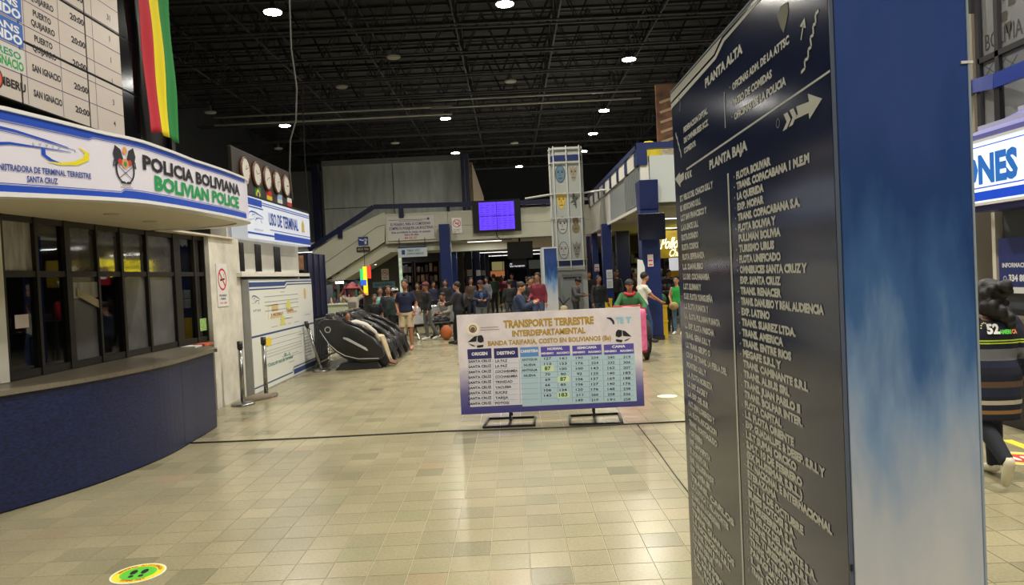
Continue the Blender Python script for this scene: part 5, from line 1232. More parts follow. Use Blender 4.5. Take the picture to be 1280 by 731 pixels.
def btext(m, s, x0, x1, yb, h, bold=.03, d=.003):
    u0, v0 = B(x0, yb); u1, v1 = B(x1, yb-(x1-x0)*.036); text(m, fr, s, u0, (v0+v1)/2, h, u1, bold, d=d)
m = MB(); btext(m, 'TRANSPORTE TERRESTRE', 282, 740, 158, .078, .045); btext(m, 'INTERDEPARTAMENTAL', 326, 698, 202, .062, .045); btext(m, 'BANDA TARIFARIA, COSTO EN BOLIVIANOS (Bs)', 203, 828, 248, .05, .03)
obj('lettering', m, gold, fbt, label='golden title lettering')
# header cells
def cell(m, x0, y0, x1, y1, d=.002):
    a, b = B(x0, y0), B(x1, y1); rect(m, fr, a[0], b[1], b[0], a[1], d)
cols_x = [(98, 222), (232, 357), (365, 461), (470, 620), (630, 780), (790, 944)]
def ytop(x): return 270-(x-98)*.034
m = MB(); 
for i in (0, 1): x0, x1 = cols_x[i]; cell(m, x0, ytop(x0), x1, ytop(x0)+46)
obj('header_cell', m, c3(44, 40, 104), fbt, label='dark purple header cells', kind='stuff')
m = MB(); x0, x1 = cols_x[2]; cell(m, x0, ytop(x0), x1, ytop(x0)+44); obj('header_cell', m, c3(92, 140, 206), fbt, label='light blue header cell')
m = MB(); 
for i in (3, 4, 5): x0, x1 = cols_x[i]; cell(m, x0, ytop(x0), x1, ytop(x0)+44)
obj('header_cell', m, c3(84, 76, 170), fbt, label='violet header cells', kind='stuff')
m = MB(); cell(m, 100, 314, 464, 558-12, .0015); obj('table_area', m, c3(214, 214, 228, rough=.5), fbt)
m = MB(); cell(m, 366, 306, 958, 532, .0017); obj('table_area', m, c3(176, 204, 220, rough=.5), fbt, label='pale blue part of the table')
m = MB(); 
for (s, x0, x1, dy, h) in [('ORIGEN', 120, 200, 32, .034), ('DESTINO', 248, 340, 32, .034), ('CARRETERA', 368, 458, 26, .03), ('NORMAL', 505, 583, 17, .026), ('SEMICAMA', 655, 755, 17, .026), ('CAMA', 832, 900, 17, .026),
                         ('MINIMO', 474, 536, 39, .022), ('MAXIMO', 552, 616, 39, .022), ('MINIMO', 634, 696, 39, .022), ('MAXIMO', 712, 777, 39, .022), ('MINIMO', 794, 856, 39, .022), ('MAXIMO', 874, 940, 39, .022)]:
    btext(m, s, x0, x1, ytop(x0)+dy, h, .04, .0035)
obj('lettering', m, c3(232, 232, 240), fbt, label='white header lettering')
rows = [('LA PAZ', 'ANTIGUA', '127 161 190 234 240 319'), ('LA PAZ', 'NUEVA', '113 153 176 224 232 306'), ('COCHABAMBA', 'ANTIGUA', '87 100 100 143 162 207'), ('COCHABAMBA', 'NUEVA', '70 90 92 125 140 183'),
        ('TRINIDAD', '', '69 87 106 137 169 188'), ('YACUIBA', '', '66 85 106 127 140 176'), ('SUCRE', '', '106 134 120 176 148 238'), ('TARIJA', '', '143 183 211 266 258 336'), ('POTOSI', '', '  149 219 191 258')]
m = MB(); mg = MB(); hl = MB(); lines_ = MB()
for k, (dst, car, nums) in enumerate(rows):
    yb = 336+k*26.8
    btext(m, 'SANTA CRUZ', 104, 221, yb+2, .028, .03, .0035); wd_ = {'LA PAZ': 62, 'COCHABAMBA': 114, 'TRINIDAD': 88, 'YACUIBA': 82, 'SUCRE': 62, 'TARIJA': 66, 'POTOSI': 70}[dst]
    btext(m, dst, 240, 240+wd_, yb-1, .028, .02, .0035)
    if car: btext(m, car, 374 if car == 'ANTIGUA' else 386, 454 if car == 'ANTIGUA' else 446, yb-7, .026, .02, .0035)
    nn = nums.split(' ')
    if k == 8: nn = ['', '', '149', '219', '191', '258']
    for q_, (s, x) in enumerate(zip(nn, [506, 585, 667, 745, 828, 908])):
        if not s: continue
        hi = (k, q_) in ((2, 0), (4, 1), (7, 1)); wv = 13 if len(s) == 2 else 18
        if hi:
            cell(hl, x-30, yb-36, x+32, yb-8, .0025); btext(mg, s, x-wv*1.2, x+wv*1.2, yb-14, .04, .03, .0045)
        else: btext(m, s, x-wv, x+wv, yb-13-(q_*1.5), .027, .012, .0035)
    if k:
        for x0, x1 in cols_x: a, b = B(x0+2, yb-17-(x0-98)*.034), B(x1-2, yb-17-(x1-98)*.034); stroke(lines_, fr, [a, b], .003, .0022)
for x in (228, 362, 468, 555, 626, 715, 786, 872): stroke(lines_, fr, [B(x-1, 320), B(x+5, 546-(x-228)*.03)], .004, .0024)
obj('lettering', m, c3(28, 28, 50), fbt, label='dark rows of the fare table'); obj('lettering', mg, c3(60, 110, 50), fbt, label='green corrected fares'); obj('fare_patch', hl, c3(206, 224, 190), fbt, label='pale green fare patches', kind='stuff')
obj('table_rule', lines_, c3(130, 146, 178), fbt, kind='stuff')
# bus drawings, seal, logo
def bus(px, py, s, mirror):
    m = MB(); f = lambda L: [B(px+(-x if mirror else x)*s, py+y*s) for x, y in L]
    poly(m, fr, f([(-44, 12), (-10, -18), (6, -22), (2, 8)]), .004); poly(m, fr, f([(8, -22), (30, -26), (40, -12), (42, 8), (24, 16), (8, 8)]), .004)
    poly(m, fr, f([(4, 30), (40, 26), (38, 38), (8, 42)]), .004); poly(m, fr, f([(-40, 18), (-8, 30), (-4, 36), (-20, 32)]), .004)
    return obj('bus_drawing', m, c3(22, 20, 24), fbt, label='black drawing of a coach')
bus(142, 222, .95, False); bus(890, 194, .95, True)
m = MB(); u, v = B(126, 166); disc(m, fr, u, v, .075, d=.003); obj('seal', m, c3(236, 226, 208), fbt); m = MB(); ring(m, fr, u, v, .045, .012, d=.004); disc(m, fr, u, v-.005, .028, d=.004); obj('seal_emblem', m, c3(110, 84, 66), fbt)
m = MB(); stroke(m, fr, [B(165, 160), B(256, 156)], .006, .003); stroke(m, fr, [B(165, 172), B(262, 168)], .006, .003); obj('small_print', m, c3(150, 130, 120), fbt, kind='stuff')
m = MB(); stroke(m, fr, [B(806, 110), B(825, 114), B(838, 128), B(842, 142)], [.012, .026, .026, .018], .003); obj('logo_arc', m, c3(26, 30, 60), fbt)
m = MB(); btext(m, 'TE', 852, 892, 138, .065, .05); btext(m, 'T', 902, 930, 136, .065, .05); obj('lettering', m, c3(146, 196, 222), fbt, label='pale blue logo letters')
m = MB()
for k in range(2):
    t = 'metal_foot'; m = MB(); p = [PZ(x, y, .012) for x, y in ([(604.5, 534), (668, 531.5), (669, 521), (611, 523)], [(713, 530.5), (778, 529), (773.5, 516.5), (712, 519.5)])[k]]
    for q_, r_ in zip(p, p[1:]+p[:1]): m.bar(q_, r_, .025)
    c1, c2 = (p[0]+p[3])/2, (p[1]+p[2])/2; mid = ((p[0]+p[1])/2, (p[3]+p[2])/2); m.bar(mid[0], mid[1], .025)
    mm_ = (mid[0]+mid[1])/2; m.bar((mm_.x, Yt+.035, .012), (mm_.x, Yt+.035, .9), .028); obj('metal_foot', m, c3(24, 24, 26, rough=.4), fbt)
    m = MB(); m.bar((mm_.x, Yt+.03, .7), (mm_.x+.02, Yt+.35, .02), .02); obj('back_strut', m, c3(24, 24, 26, rough=.4), fbt)

# ================================================================== DIRECTORY TOTEM
XT = 0.756; YN = 1.725; YF = PX(851, 400, XT).y; xr_ = PY(1219, 350, YN).x
tot = thing('directory_totem', 'tall dark blue directory totem filling the right foreground with lists of bus companies', 'totem', ((XT+xr_)/2, (YN+YF)/2, 0))
ZT0, ZT1 = .06, PX(839, 119, XT).z
ZTOP = PX(838.5, 117, XT).z
m = MB(); m.box(XT+.012, YN, ZT0, xr_, YF, ZTOP); obj('body', m, blue_grad, tot, bevel=.004)
face_m = mat('directory_face', srgb(30, 40, 74), .13, noise=.12, scale=2.5, bump=.02)
m = MB(); ys0, ys1, ys2 = YF, PX(905, 60, XT).y, YN
zA = ZT1; zB = PX(905, 54, XT).z; zC = ZTOP
m.prism([(XT, YF, ZT0), (XT, YF, ZTOP), (XT, YN-.004, ZTOP), (XT, YN-.004, ZT0)], (.012, 0, 0)); obj('face_panel', m, face_m, tot)
m = MB(); m.box(XT-.0, YN-.008, ZT0, XT+.008, YN-.001, ZTOP); obj('corner_trim', m, c3(84, 96, 122, rough=.3), tot)
m = MB(); m.box(xr_-.001, YN-.002, ZT0, xr_+.004, YN+.02, ZTOP); obj('edge_trim', m, c3(150, 165, 185, rough=.3), tot)
m = MB(); m.box(XT-.03, YN-.03, 0, xr_+.03, YF+.03, ZT0); obj('plinth', m, dk, tot)
m = MB(); m.box(XT-.004, YN-.016, ZTOP, xr_+.008, YF, ZTOP+.006); obj('cap', m, c3(120, 130, 150), tot)
TF = Frame((XT, 0, 0), (0, -1, 0), (0, 0, 1))   # u = -y, seen from the left
def T(px, py): q = PX(px, py, XT); return (-q.y, q.z)
silver = c3(206, 208, 202, rough=.4)
# top stripes: pale double band stepping up
m = MB()
def tpoly(L, d=.0015): poly(m, TF, [T(*q) for q in L], d)
tpoly([(839, 121), (899, 43), (905, 54-14), (950, -12), (950, -30), (839, 60)]) if False else None
def above(px): return 117.6-1.141*(px-838.5)
tpoly([(838.6, above(838.6)+.6), (838.8, 128), (893, 67.5), (898.5, 55), (903, 45.5), (951, -8.5), (951, above(951)+1), (904, above(904)+.8)])
tpoly([(839.2, 130.5), (839.4, 136.5), (895, 74), (901, 61.5), (905.5, 52), (953, -2), (953, -7), (904, 48.5), (899.5, 58), (894, 70)])
tpoly([(858.3, 210.5), (858.4, 213), (1038.3, 90), (1038.3, 87)])
tpoly([(905.5, 115), (906.2, 115), (907.5, 160), (906.7, 160)])
tpoly([(909.5, 217), (911.3, 216), (931, 731), (929, 731)])
tpoly([(911, 280), (912, 280), (920, 480), (919, 480)]) if False else None
# arrow to the right with chevrons
tpoly([(996.5, 137), (1010, 127), (1009, 117), (1029, 121), (1015, 149), (1013, 139), (996, 151)]) if False else None
A_ = [(993, 150), (998, 143), (996, 133), (1012, 127), (1010.5, 117), (1028.5, 123), (1012.5, 149), (1011.5, 141)]
tpoly(A_, .0015)
for k in range(2):
    x = 980+k*7.5; y = 152-k*5; tpoly([(x, y-9), (x+5, y-12), (x+9, y-3), (x+4, y+9), (x-1, y+12), (x+4, y+0)], .0015)
# left arrow near the far edge
tpoly([(844, 224), (850, 215.5), (850.5, 219), (855, 215), (855.5, 224), (851, 229), (851, 234)]); 
for k in range(3): x = 857+k*3; y = 219-k*1.5; tpoly([(x, y-3), (x+2, y-4), (x+1, y+1), (x+2.5, y+4), (x+.5, y+6), (x-.8, y+2)])
obj('silver_mark', m, silver, tot, label='silver bands rules and arrows', kind='stuff')
m = MB(); pts = [(1002, 91), (1007, 85), (1006.5, 76), (1011, 72), (1011, 62), (1015, 58), (1013.5, 47), (1017.5, 43), (1017, 32), (1020.5, 29), (1020, 18), (1024, 13)]
for a, b in zip(pts, pts[1:]): stroke(m, TF, [T(*a), T(*b)], .008, .0016)
stroke(m, TF, [T(1002, 50), T(1005, 30)], .006, .0016); poly(m, TF, [T(1000.5, 33), T(1006.5, 22), T(1008, 35)], .0016); obj('stair_symbol', m, silver, tot, kind='stuff')
m = MB(); ring(m, TF, *T(849, 131), .03, .006, d=.0016, a0=-PI/2, a1=PI/2); ring(m, TF, *T(973, 154), .014, .004, d=.0016); obj('round_symbol', m, c3(110, 118, 130), tot, kind='stuff')
m = MB(); pts = [(845, 166), (846, 172), (847, 172), (848, 180), (849, 180), (850, 188), (851, 188), (852, 197)]
for a, b in zip(pts, pts[1:]): stroke(m, TF, [T(*a), T(*b)], .012, .0016)
obj('stair_symbol', m, silver, tot, kind='stuff')
# worn leaf-shaped stain
m = MB(); poly(m, TF, [T(972, 20), T(976, 8), T(985, 2), T(986, 14), T(983, 30), T(980, 41), T(976, 34)], .0012); obj('worn_patch', m, c3(120, 122, 104, rough=.5), tot)
# lists
LC = ['E.T. VELOZ DEL CHACO S.R.L Y', 'EL MEXICANO S.R.L', 'L.S.T SAN FRANCISCO Y', 'L.A.B LINCE S.R.L', 'FLOTA DORADO', 'FLOTA COSMOS', 'FLOTA ESPERANZA', 'L.S. DANUBIO', 'L.S. EXP. COCHABAMBA', 'L.S.T. ILLIMANI Y', 'S.U.E. FLOTA YUNGUEÑA', 'L.S. FLOTA PUNATA Y', 'L.A. FLOTA PULLMAN PUNATA',
      'L.I. EXP. FLOTA PAISCHA', 'TRANS. GENA S.R.L Y', 'L.S. TRANS. GRUPO O', 'COOP. DE TRANS. LA PERLA DEL', 'MONTERO S.R.L Y', 'L.A. FLOTA NOBLEZA', 'L.S. EXP. SUCRE Y', 'L.A. EXP. DEL SUR', 'A.I.T. SAN LORENZO Y', 'L.A. FLOTA ASOCIACION', 'TRANS. MONTEAGUDO', '6 DE ENERO', 'EXP. SAMAIPATA', 'EL DORADO S.R.L', 'EXP. VALLEGRANDE', 'EXP. CAMBA SRL', 'TRANS. CARLOS', 'L.S. COTOCA Y VILLAMONTES',
      'L.S. SANTA ANA LA CHIQUITANIA', 'EXP. SIN FRONTERA', 'TRANS. GUARAYOS', 'L.S. ASCENCION S.R.L', 'TRANS. SAN JUAN', 'L.S. SAN MIGUEL', 'TRANS. JUMBO BUS', 'L.S. SAN RAFAEL', 'EXP. ROBORE', 'TRANS. CAMIRI']
RC = ['FLOTA BOLIVAR', 'TRANS. COPACABANA 1 M.E.M', 'LA QUERIDA', 'EXP. MOPAR', 'TRANS. COPACABANA S.A.', 'FLOTA BOLIVIA Y', 'PULLMAN BOLIVIA', 'TURISMO URUS', 'FLOTA UNIFICADO', 'OMNIBUCES SANTA CRUZ Y', 'EXP. SANTA CRUZ', 'TRANS. RENACER', 'TRANS. DANUBIO Y REAL AUDIENCIA', 'EXP. LATINO', 'TRANS. SUAREZ LTDA.', 'TRANS. AMERICA', 'TRANS. ENTRE RIOS', 'MEGAFE S.R.L Y', 'TRANS. CAMINANTE S.R.L', 'TRANS. ALBUS SRL', 'TRANS. JUAN PABLO II', 'TRANS. BOLPAR INTER.',
      'FLOTA CAPITAL', 'L.S. FLOTA ORIENTE', 'EXP. GUADALUPE & DESEP. S.R.L Y', 'L.S.T SUMAJ ORCKO', 'S.M.T. 10 DE FEBRERO', '(EX PLUSSMAR S.R.L.)', 'S.T. NACIONAL E INTERNACIONAL', 'ETERAZAMA', 'S.I.T.L. 6 DE OCTUBRE', 'BUSES POTOSI S.A.', 'LA PREFERIDA S.A.', 'LA VELOZ DEL NORTE S.A.', 'TRANS. ROSARIO S.R.L', 'STEL TURISMO S.R.L', 'TRANS. X TINTO S.R.L', 'PARAGUAY S.R.L', 'L.A. CACHA', 'TRANS. PANAMERICANO']
RX1 = {0: 965, 1: 1014, 2: 956, 3: 956, 4: 1002, 5: 971, 6: 977, 7: 969, 8: 977, 9: 1010, 10: 977, 11: 977.5, 12: 1030.5, 13: 963, 14: 995, 15: 979.5, 16: 989.5, 17: 977, 18: 1010, 19: 987, 20: 1000, 21: 1003, 22: 977, 23: 992, 24: 1030, 25: 995, 26: 1002, 27: 1002, 28: 1038, 29: 971, 30: 1003, 31: 993, 32: 993, 33: 1018, 34: 1010, 35: 1000, 36: 1000, 37: 990}
# heights of the right list rows at its left margin (pixel rows read from the photograph)
def rowy(k): return 226 + 13.02*k - (0 if k < 14 else (k-14)**2*.028)
m = MB(); zlast = None
for k, s in enumerate(RC):
    y = rowy(k); px = 921+(y-226)*.0385; u0, v0 = T(px, y-2.2); x1 = RX1.get(k, 1000)+(0 if k < 8 else 0)
    u1 = T(x1, y)[0]; text(m, TF, s, u0, v0, .0215, u1, .066, d=.0016)
    if not s.startswith(('PULLMAN', 'EXP. SANTA', 'TRANS. CAMI', '(EX', 'ETERA', 'PARAG')): disc(m, TF, T(px-3, y-4)[0], T(px-3, y-5)[1], .0035, n=8, d=.0016)
obj('lettering', m, silver, tot, label='right column of company names', kind='stuff')
m = MB()
for k, s in enumerate(LC):
    y = 252+12.1*k - (0 if k < 20 else (k-20)**2*.06); px = 850.5+(y-252)*.041; u0, v0 = T(px, y); wpx = {0: 42, 1: 26, 2: 33, 3: 22, 4: 21, 5: 21, 6: 28, 7: 26, 8: 33, 9: 22, 10: 36, 11: 30, 12: 44, 13: 36, 14: 31, 15: 30, 16: 50, 17: 24, 18: 31, 19: 25, 20: 25, 21: 32, 22: 34, 23: 34, 24: 16, 25: 25, 26: 22, 27: 28}.get(k, 24+10*((k*7) % 4))
    u1 = T(min(px+wpx, 916), y)[0]; text(m, TF, s, u0, v0, .0225, u1, .062, d=.0016)
obj('lettering', m, silver, tot, label='left column of company names', kind='stuff')
m = MB()
text(m, TF, 'PLANTA ALTA', T(882, 108)[0], T(884, 108)[1], .030, T(928.5, 60)[0], .05, d=.0016)
text(m, TF, 'PLANTA BAJA', T(887.5, 211)[0], T(889, 211)[1], .030, T(934.5, 180)[0], .05, d=.0016)
obj('lettering', m, silver, tot, label='headings PLANTA ALTA and PLANTA BAJA', kind='stuff')
m = MB()
for s, x0, y0, x1, h in [('OFICINAS ADM. DE LA ATTSC', 916, 113, 989.5, .021), ('PATIO DE COMIDAS', 917, 133, 967, .021), ('OFICINAS DE LA POLICIA', 918.5, 150, 985, .021), ('FEDERACION DPTAL.', 855, 166, 886.5, .021), ('DE OMNIBUSES SCZ.', 855.5, 179, 887, .021), ('COMEDOR', 855.5, 192, 871, .021)]:
    text(m, TF, s, T(x0, y0)[0], T(x0, y0)[1], h, T(x1, y0)[0], .05, d=.0016)
    if x0 > 900: disc(m, TF, T(x0-3, y0-2)[0], T(x0-3, y0-4)[1], .0035, n=8, d=.0016)
obj('lettering', m, silver, tot, label='upper floor office names', kind='stuff')
m = MB(); q = PY(1204, 78, YN-.001); m.box(q.x-.006, YN-.004, q.z-.003, xr_+.01, YN-.001, q.z+.003); obj('white_tick', m, c3(225, 225, 230), tot)
m = MB(); q = PY(1062.5, 707, YN); m.box(XT-.0015, YN-.014, q.z-.008, XT+.004, YN-.01, q.z+.008); obj('corner_nick', m, dk, tot)

# ================================================================== RIGHT INFORMATION KIOSK
XK = 5.0; KF = Frame((XK, 0, 0), (0, -1, 0), (0, 0, 1))
ik = thing('information_kiosk', 'blue information kiosk with large backlit sign ending in ONES at the right edge', 'kiosk', (XK+.8, 7, 0))
def K(px, py, X=XK): q = PX(px, py, X); return (-q.y, q.z)
yN, yF2 = 5.9, PX(1205, 200, XK).y
zs1, zs0 = PX(1248, 171, XK).z, PX(1248, 250, XK).z
m = MB(); m.box(XK, yN, zs0, XK+.15, yF2, zs1); obj('sign_face', m, mat('ones_face', srgb(225, 235, 245), .4, emit=.8, ecol=srgb(222, 234, 250)), ik)
m = MB(); rect(m, KF, -yF2, zs0+.02, -yN, zs0+.115, .003); rect(m, KF, -yF2, zs0+.15, -yN, zs0+.162, .003); rect(m, KF, -yF2, zs1-.055, -yN, zs1-.045, .003); obj('stripe', m, mat('ones_blue', srgb(20, 70, 200), .4, emit=.5), ik, kind='stuff')
m = MB(); u0 = K(1183, 230)[0]; u1 = K(1273, 215)[0]; text(m, KF, 'INFORMACIONES', u1-(u1-K(1218, 225)[0])/3*13*.93, zs0+.21, .27, u1, .05, d=.004); obj('lettering', m, mat('ones_text', srgb(40, 110, 200), .4, emit=.35), ik, label='blue lettering INFORMACIONES')
m = MB(); m.box(XK-.02, yN, zs0-.03, XK+.17, yF2+.05, zs0); m.box(XK-.02, yN, zs1, XK+.17, yF2+.05, zs1+.025); obj('sign_edge', m, trim, ik, kind='stuff')
# canopy above and soffit below
m = MB(); za = PX(1215, 168, XK).z; m.hull8([(XK, yN, zs1+.03), (XK+1.2, yN, zs1+.35), (XK+1.2, yF2+.1, zs1+.35), (XK, yF2+.1, zs1+.03), (XK, yN, zs1+.08), (XK+1.2, yN, zs1+.6), (XK+1.2, yF2+.1, zs1+.6), (XK, yF2+.1, zs1+.08)]); obj('canopy', m, c3(104, 106, 176, rough=.35), ik)
for k in range(2): m = MB(); m.bar((XK+.25+k*.45, yN, zs1+.2+k*.2), (XK+.25+k*.45, yF2+.1, zs1+.2+k*.2), .05); obj('canopy_rib', m, c3(190, 190, 210), ik)
m = MB(); m.box(XK+.02, yN, zs0-.09, XK+1.8, yF2, zs0-.035); obj('soffit', m, c3(50, 52, 110, rough=.4), ik)
XI = XK+.35
m = MB(); m.box(XI, yN, 0, XI+.15, yF2, .95); obj('counter_base', m, navy, ik); m = MB(); m.box(XI-.3, yN, .95, XI+.2, yF2, 1.0); obj('counter_ledge', m, ledge_m, ik)
m = MB(); m.box(XI+.1, yN, 1.0, XI+.16, yF2, zs0-.09); obj('glazing', m, c3(20, 20, 26, rough=.12), ik)
qa, qb = PX(1243, 330, XI).y, PX(1247.5, 330, XI).y
m = MB(); m.box(XI-.02, qb, 1.0, XI+.1, qa, zs0-.09); obj('mullion', m, c3(205, 200, 190), ik)
y2_, y1_ = PX(1250, 330, XI).y, 6.2
m = MB(); zpa, zpb = PX(1265, 297, XI).z, PX(1265, 358, XI).z; m.box(XI-.01, y1_, zpb, XI+.08, y2_, zpa); obj('blue_notice', m, c3(30, 44, 110), ik)
IFr = Frame((XI-.01, 0, 0), (0, -1, 0), (0, 0, 1)); m = MB(); u0 = K(1253, 330, XI-.01)[0]
text(m, IFr, 'INFORMACIONES', u0, PX(1260, 334, XI).z, .045, None, .035, d=.003); text(m, IFr, '334 8888', u0+.1, PX(1260, 351, XI).z, .065, None, .05, d=.003); obj('lettering', m, c3(220, 222, 230), ik, label='white lettering INFORMACIONES and phone number')
m = MB(); ring(m, IFr, u0+.04, PX(1260, 348, XI).z, .03, .012, d=.003); obj('phone_symbol', m, c3(170, 180, 210), ik)
m = MB(); m.box(XI-.015, y1_, zpb-.07, XI+.06, y2_, zpb-.005); obj('white_strip', m, c3(215, 215, 218), ik)
m = MB(); m.box(XI-.02, yN, 1.0, XI+.1, yF2, 1.06); obj('bottom_rail', m, dk, ik)
m = MB(); m.box(XI+.05, yF2-.4, 0, XI+1.6, yF2, zs0-.09); obj('side_wall', m, c3(70, 74, 80), ik)
m = MB(); p = PX(1272, 480, 4.75); m.box(4.72, p.y-.45, 0, 5.0, p.y+.25, .95); tag(obj('rubbish_bin', m, c3(24, 24, 30, rough=.4)), 'black bin standing by the kiosk base behind the walking woman', 'bin')
# gallery front above the kiosk: glass with BOLIVIA poster, blue rail, pale column
XG = 6.2
ug = thing('upper_glass_front', 'upper floor glass front with a BOLIVIA poster above the information kiosk', 'window', (XG, 8, 3.0))
def G(px, py, X=XG): q = PX(px, py, X); return (-q.y, q.z)
GF = Frame((XG, 0, 0), (0, -1, 0), (0, 0, 1))
ya_, yb2 = 6.5, PX(1226, 60, XG).y
zg0 = 3.2
m = MB(); m.box(XG, ya_, zg0, XG+.04, yb2, 6.6); obj('poster_sheet', m, c3(132, 134, 138, rough=.3, noise=.12, scale=1.2), ug)
z_h = PX(1250, 66, XG).z
m = MB(); m.box(XG-.05, ya_, z_h-.04, XG, yb2, z_h+.03); obj('mullion', m, c3(34, 34, 40), ug)
for px in (1250, 1226): y = PX(px, 60, XG).y; m = MB(); m.box(XG-.05, y-.035, zg0, XG+.01, y+.035, 6.6); obj('mullion', m, c3(40, 40, 46), ug)
m = MB(); u0 = G(1232, 60)[0]; u1 = G(1279, 50)[0]; text(m, GF, 'BOLIVIA', u0, z_h+.10, .2, u1, 0.0, d=.004); obj('lettering', m, c3(60, 62, 70), ug, label='dark lettering BOLIVIA')
m = MB(); u, v = G(1254, 12)
for dx, dz in [(-.15, 0), (0, .1), (.1, 0), (-.05, -.15), (.15, .12), (0, .25), (-.1, .2), (.02, -.3)]: rect(m, GF, u+dx, v+dz, u+dx+.12, v+dz+.12, .004)
obj('square_emblem', m, c3(84, 80, 76), ug, kind='stuff')
m = MB(); 
for k in range(3): stroke(m, GF, [G(1230+k*14, 100-k*4), G(1244+k*14, 74-k*3)], .012, .004); stroke(m, GF, [G(1230+k*14, 82-k*4), G(1246+k*14, 92-k*4)], .012, .004)
obj('line_pattern', m, c3(90, 92, 96), ug, kind='stuff')
m = MB(); m.box(XG-.2, ya_, 3.0, XG+.3, yF2+3, 3.2); struct('beam_2', m, c3(190, 188, 180))
ur = thing('upper_rail', 'broad blue rail running along the upper glass front', 'rail', (5.9, 8, 3.2))
q0, q1, q2 = PX(1300, 78, 5.8), PX(1245, 101, 5.8), PX(1208, 110, 6.3)
m = MB(); m.bar(q0, q1, .06, .17); m.bar(q1, q2, .06, .17); obj('rail', m, mat('rail_bright', srgb(40, 66, 160), .3), ur)
for q_ in (q1,): m = MB(); m.box(q_.x, q_.y-.05, 3.2, q_.x+.06, q_.y+.05, q_.z); obj('rail_post', m, dk, ur)
y = PX(1214, 90, XG).y; m = MB(); m.box(XG-.1, y-.1, 0, XG+.5, y+.8, 3.9+.9); struct('column_pale', m, c3(150, 140, 124, rough=.6))
m = MB(); m.box(XG-.12, y-.1, 4.8, XG+.5, y+.8, 11); struct('column_dark', m, c3(16, 16, 20))
m = MB(); m.box(XG+.3, 3, 3.0, 16, 17.4, 3.2); struct('ceiling_right_kiosk', m, dk)
m = MB(); m.box(7.5, 3, 0, 7.6, 17, 3.0); struct('wall_right_shops', m, c3(60, 60, 70, noise=.3))

# lit signs of shops on the right side, seen mirrored in the kiosk glass
def side_sign(label, X, ya, yb, z0, z1, rows, col, em, ring_=False):
    t = thing('lit_shop_sign', label, 'sign', (X, (ya+yb)/2, z0)); m = MB(); m.box(X, ya, z0, X+.08, yb, z1); obj('panel', m, c3(16, 16, 20), t)
    fr = Frame((X, yb, z0), (0, -1, 0), (0, 0, 1)); W_ = yb-ya; H_ = z1-z0; m = MB()
    for s_, a, b, v, h in rows: text(m, fr, s_, W_*a, H_*v, H_*h, W_*b, .03, d=.01)
    if ring_: ring(m, fr, W_*.08, H_*.4, H_*.38, .05, d=.01)
    obj('lettering', m, mat('glow_'+label[:9], srgb(*col), .5, emit=em, ecol=srgb(*col)), t)
    m = MB()
    for y in (ya+.1, yb-.1): m.tube([(X+.04, y, z1), (X+.04, y, 3.16)], .02, 5)
    obj('rod', m, dk, t, kind='stuff')
side_sign('yellow lit sign reading VENTA DE PASAJES on the far right shops', 7.0, 28.6, 33.6, 2.25, 3.05, [('VENTA DE PASAJES', .18, .98, .58, .32), ('LA CRUCENITA', .2, .98, .08, .38)], (240, 220, 40), 9.0, True) if False else None
side_sign('yellow lit sign reading VENTA DE PASAJES hanging under the right gallery', 6.2, 25.2, 30.2, 2.25, 3.0, [('VENTA DE PASAJES', .18, .98, .58, .32), ('EXPRESO', .25, .9, .08, .38)], (240, 220, 40), 9.0, True)
side_sign('pale blue lit sign reading Mexico under the right gallery', 6.2, 20.6, 22.4, 2.3, 2.75, [('a Mexico', .05, .95, .2, .6)], (190, 210, 255), 9.0)
side_sign('pink lit sign reading HOME by the right shops', 4.0, 29.4, 31.3, 2.45, 2.95, [('HOME', .1, .9, .2, .6)], (250, 190, 240), 9.0)
# ================================================================== PEOPLE
def remeshed(mb, vox, smooth=2):
    me = mb.mesh('tmp', c3(100, 100, 100)); ob = bpy.data.objects.new('tmp', me); COL.objects.link(ob)
    r = ob.modifiers.new('r', 'REMESH'); r.mode = 'VOXEL'; r.voxel_size = vox; r.adaptivity = 0
    s = ob.modifiers.new('s', 'SMOOTH'); s.iterations = smooth; s.factor = .5
    out = bpy.data.meshes.new_from_object(ob.evaluated_get(bpy.context.evaluated_depsgraph_get()))
    vs = [tuple(v.co) for v in out.vertices]; fs = [tuple(p.vertices) for p in out.polygons]
    bpy.data.objects.remove(ob); bpy.data.meshes.remove(me); bpy.data.meshes.remove(out)
    m = MB(); m.v = vs; m.f = fs; m.m = [0]*len(fs); return m
BASE = dict(pelvis=(0, 0, .93), waist=(0, .0, 1.08), chest=(0, .0, 1.26), neck=(0, -.01, 1.42), head=(0, .02, 1.585), look=(0, 1, 0),
            sh_r=(.155, 0, 1.365), sh_l=(-.155, 0, 1.365), el_r=(.215, -.02, 1.12), el_l=(-.215, -.02, 1.12), wr_r=(.24, .08, .88), wr_l=(-.24, .08, .88),
            hip_r=(.09, 0, .90), hip_l=(-.09, 0, .90), kn_r=(.10, .02, .49), kn_l=(-.10, .02, .49), an_r=(.10, -.03, .09), an_l=(-.10, -.03, .09),
            toe_r=(.12, .14, .03), toe_l=(-.12, .14, .03))
def loft(mb, rings, n=16):
    vs = []; fs = []
    for c, s, f, rx, ry in rings:
        for k in range(n):
            a = 2*PI*k/n; ca, sa = math.cos(a), math.sin(a)
            ex = lambda v: math.copysign(abs(v)**.8, v)
            vs.append(V(c)+s*(rx*ex(ca))+f*(ry*ex(sa)))
    for i in range(len(rings)-1):
        for k in range(n): fs.append((i*n+k, i*n+(k+1) % n, (i+1)*n+(k+1) % n, (i+1)*n+k))
    fs += [tuple(range(n))[::-1], tuple(range((len(rings)-1)*n, len(rings)*n))]
    mb.add(vs, fs)
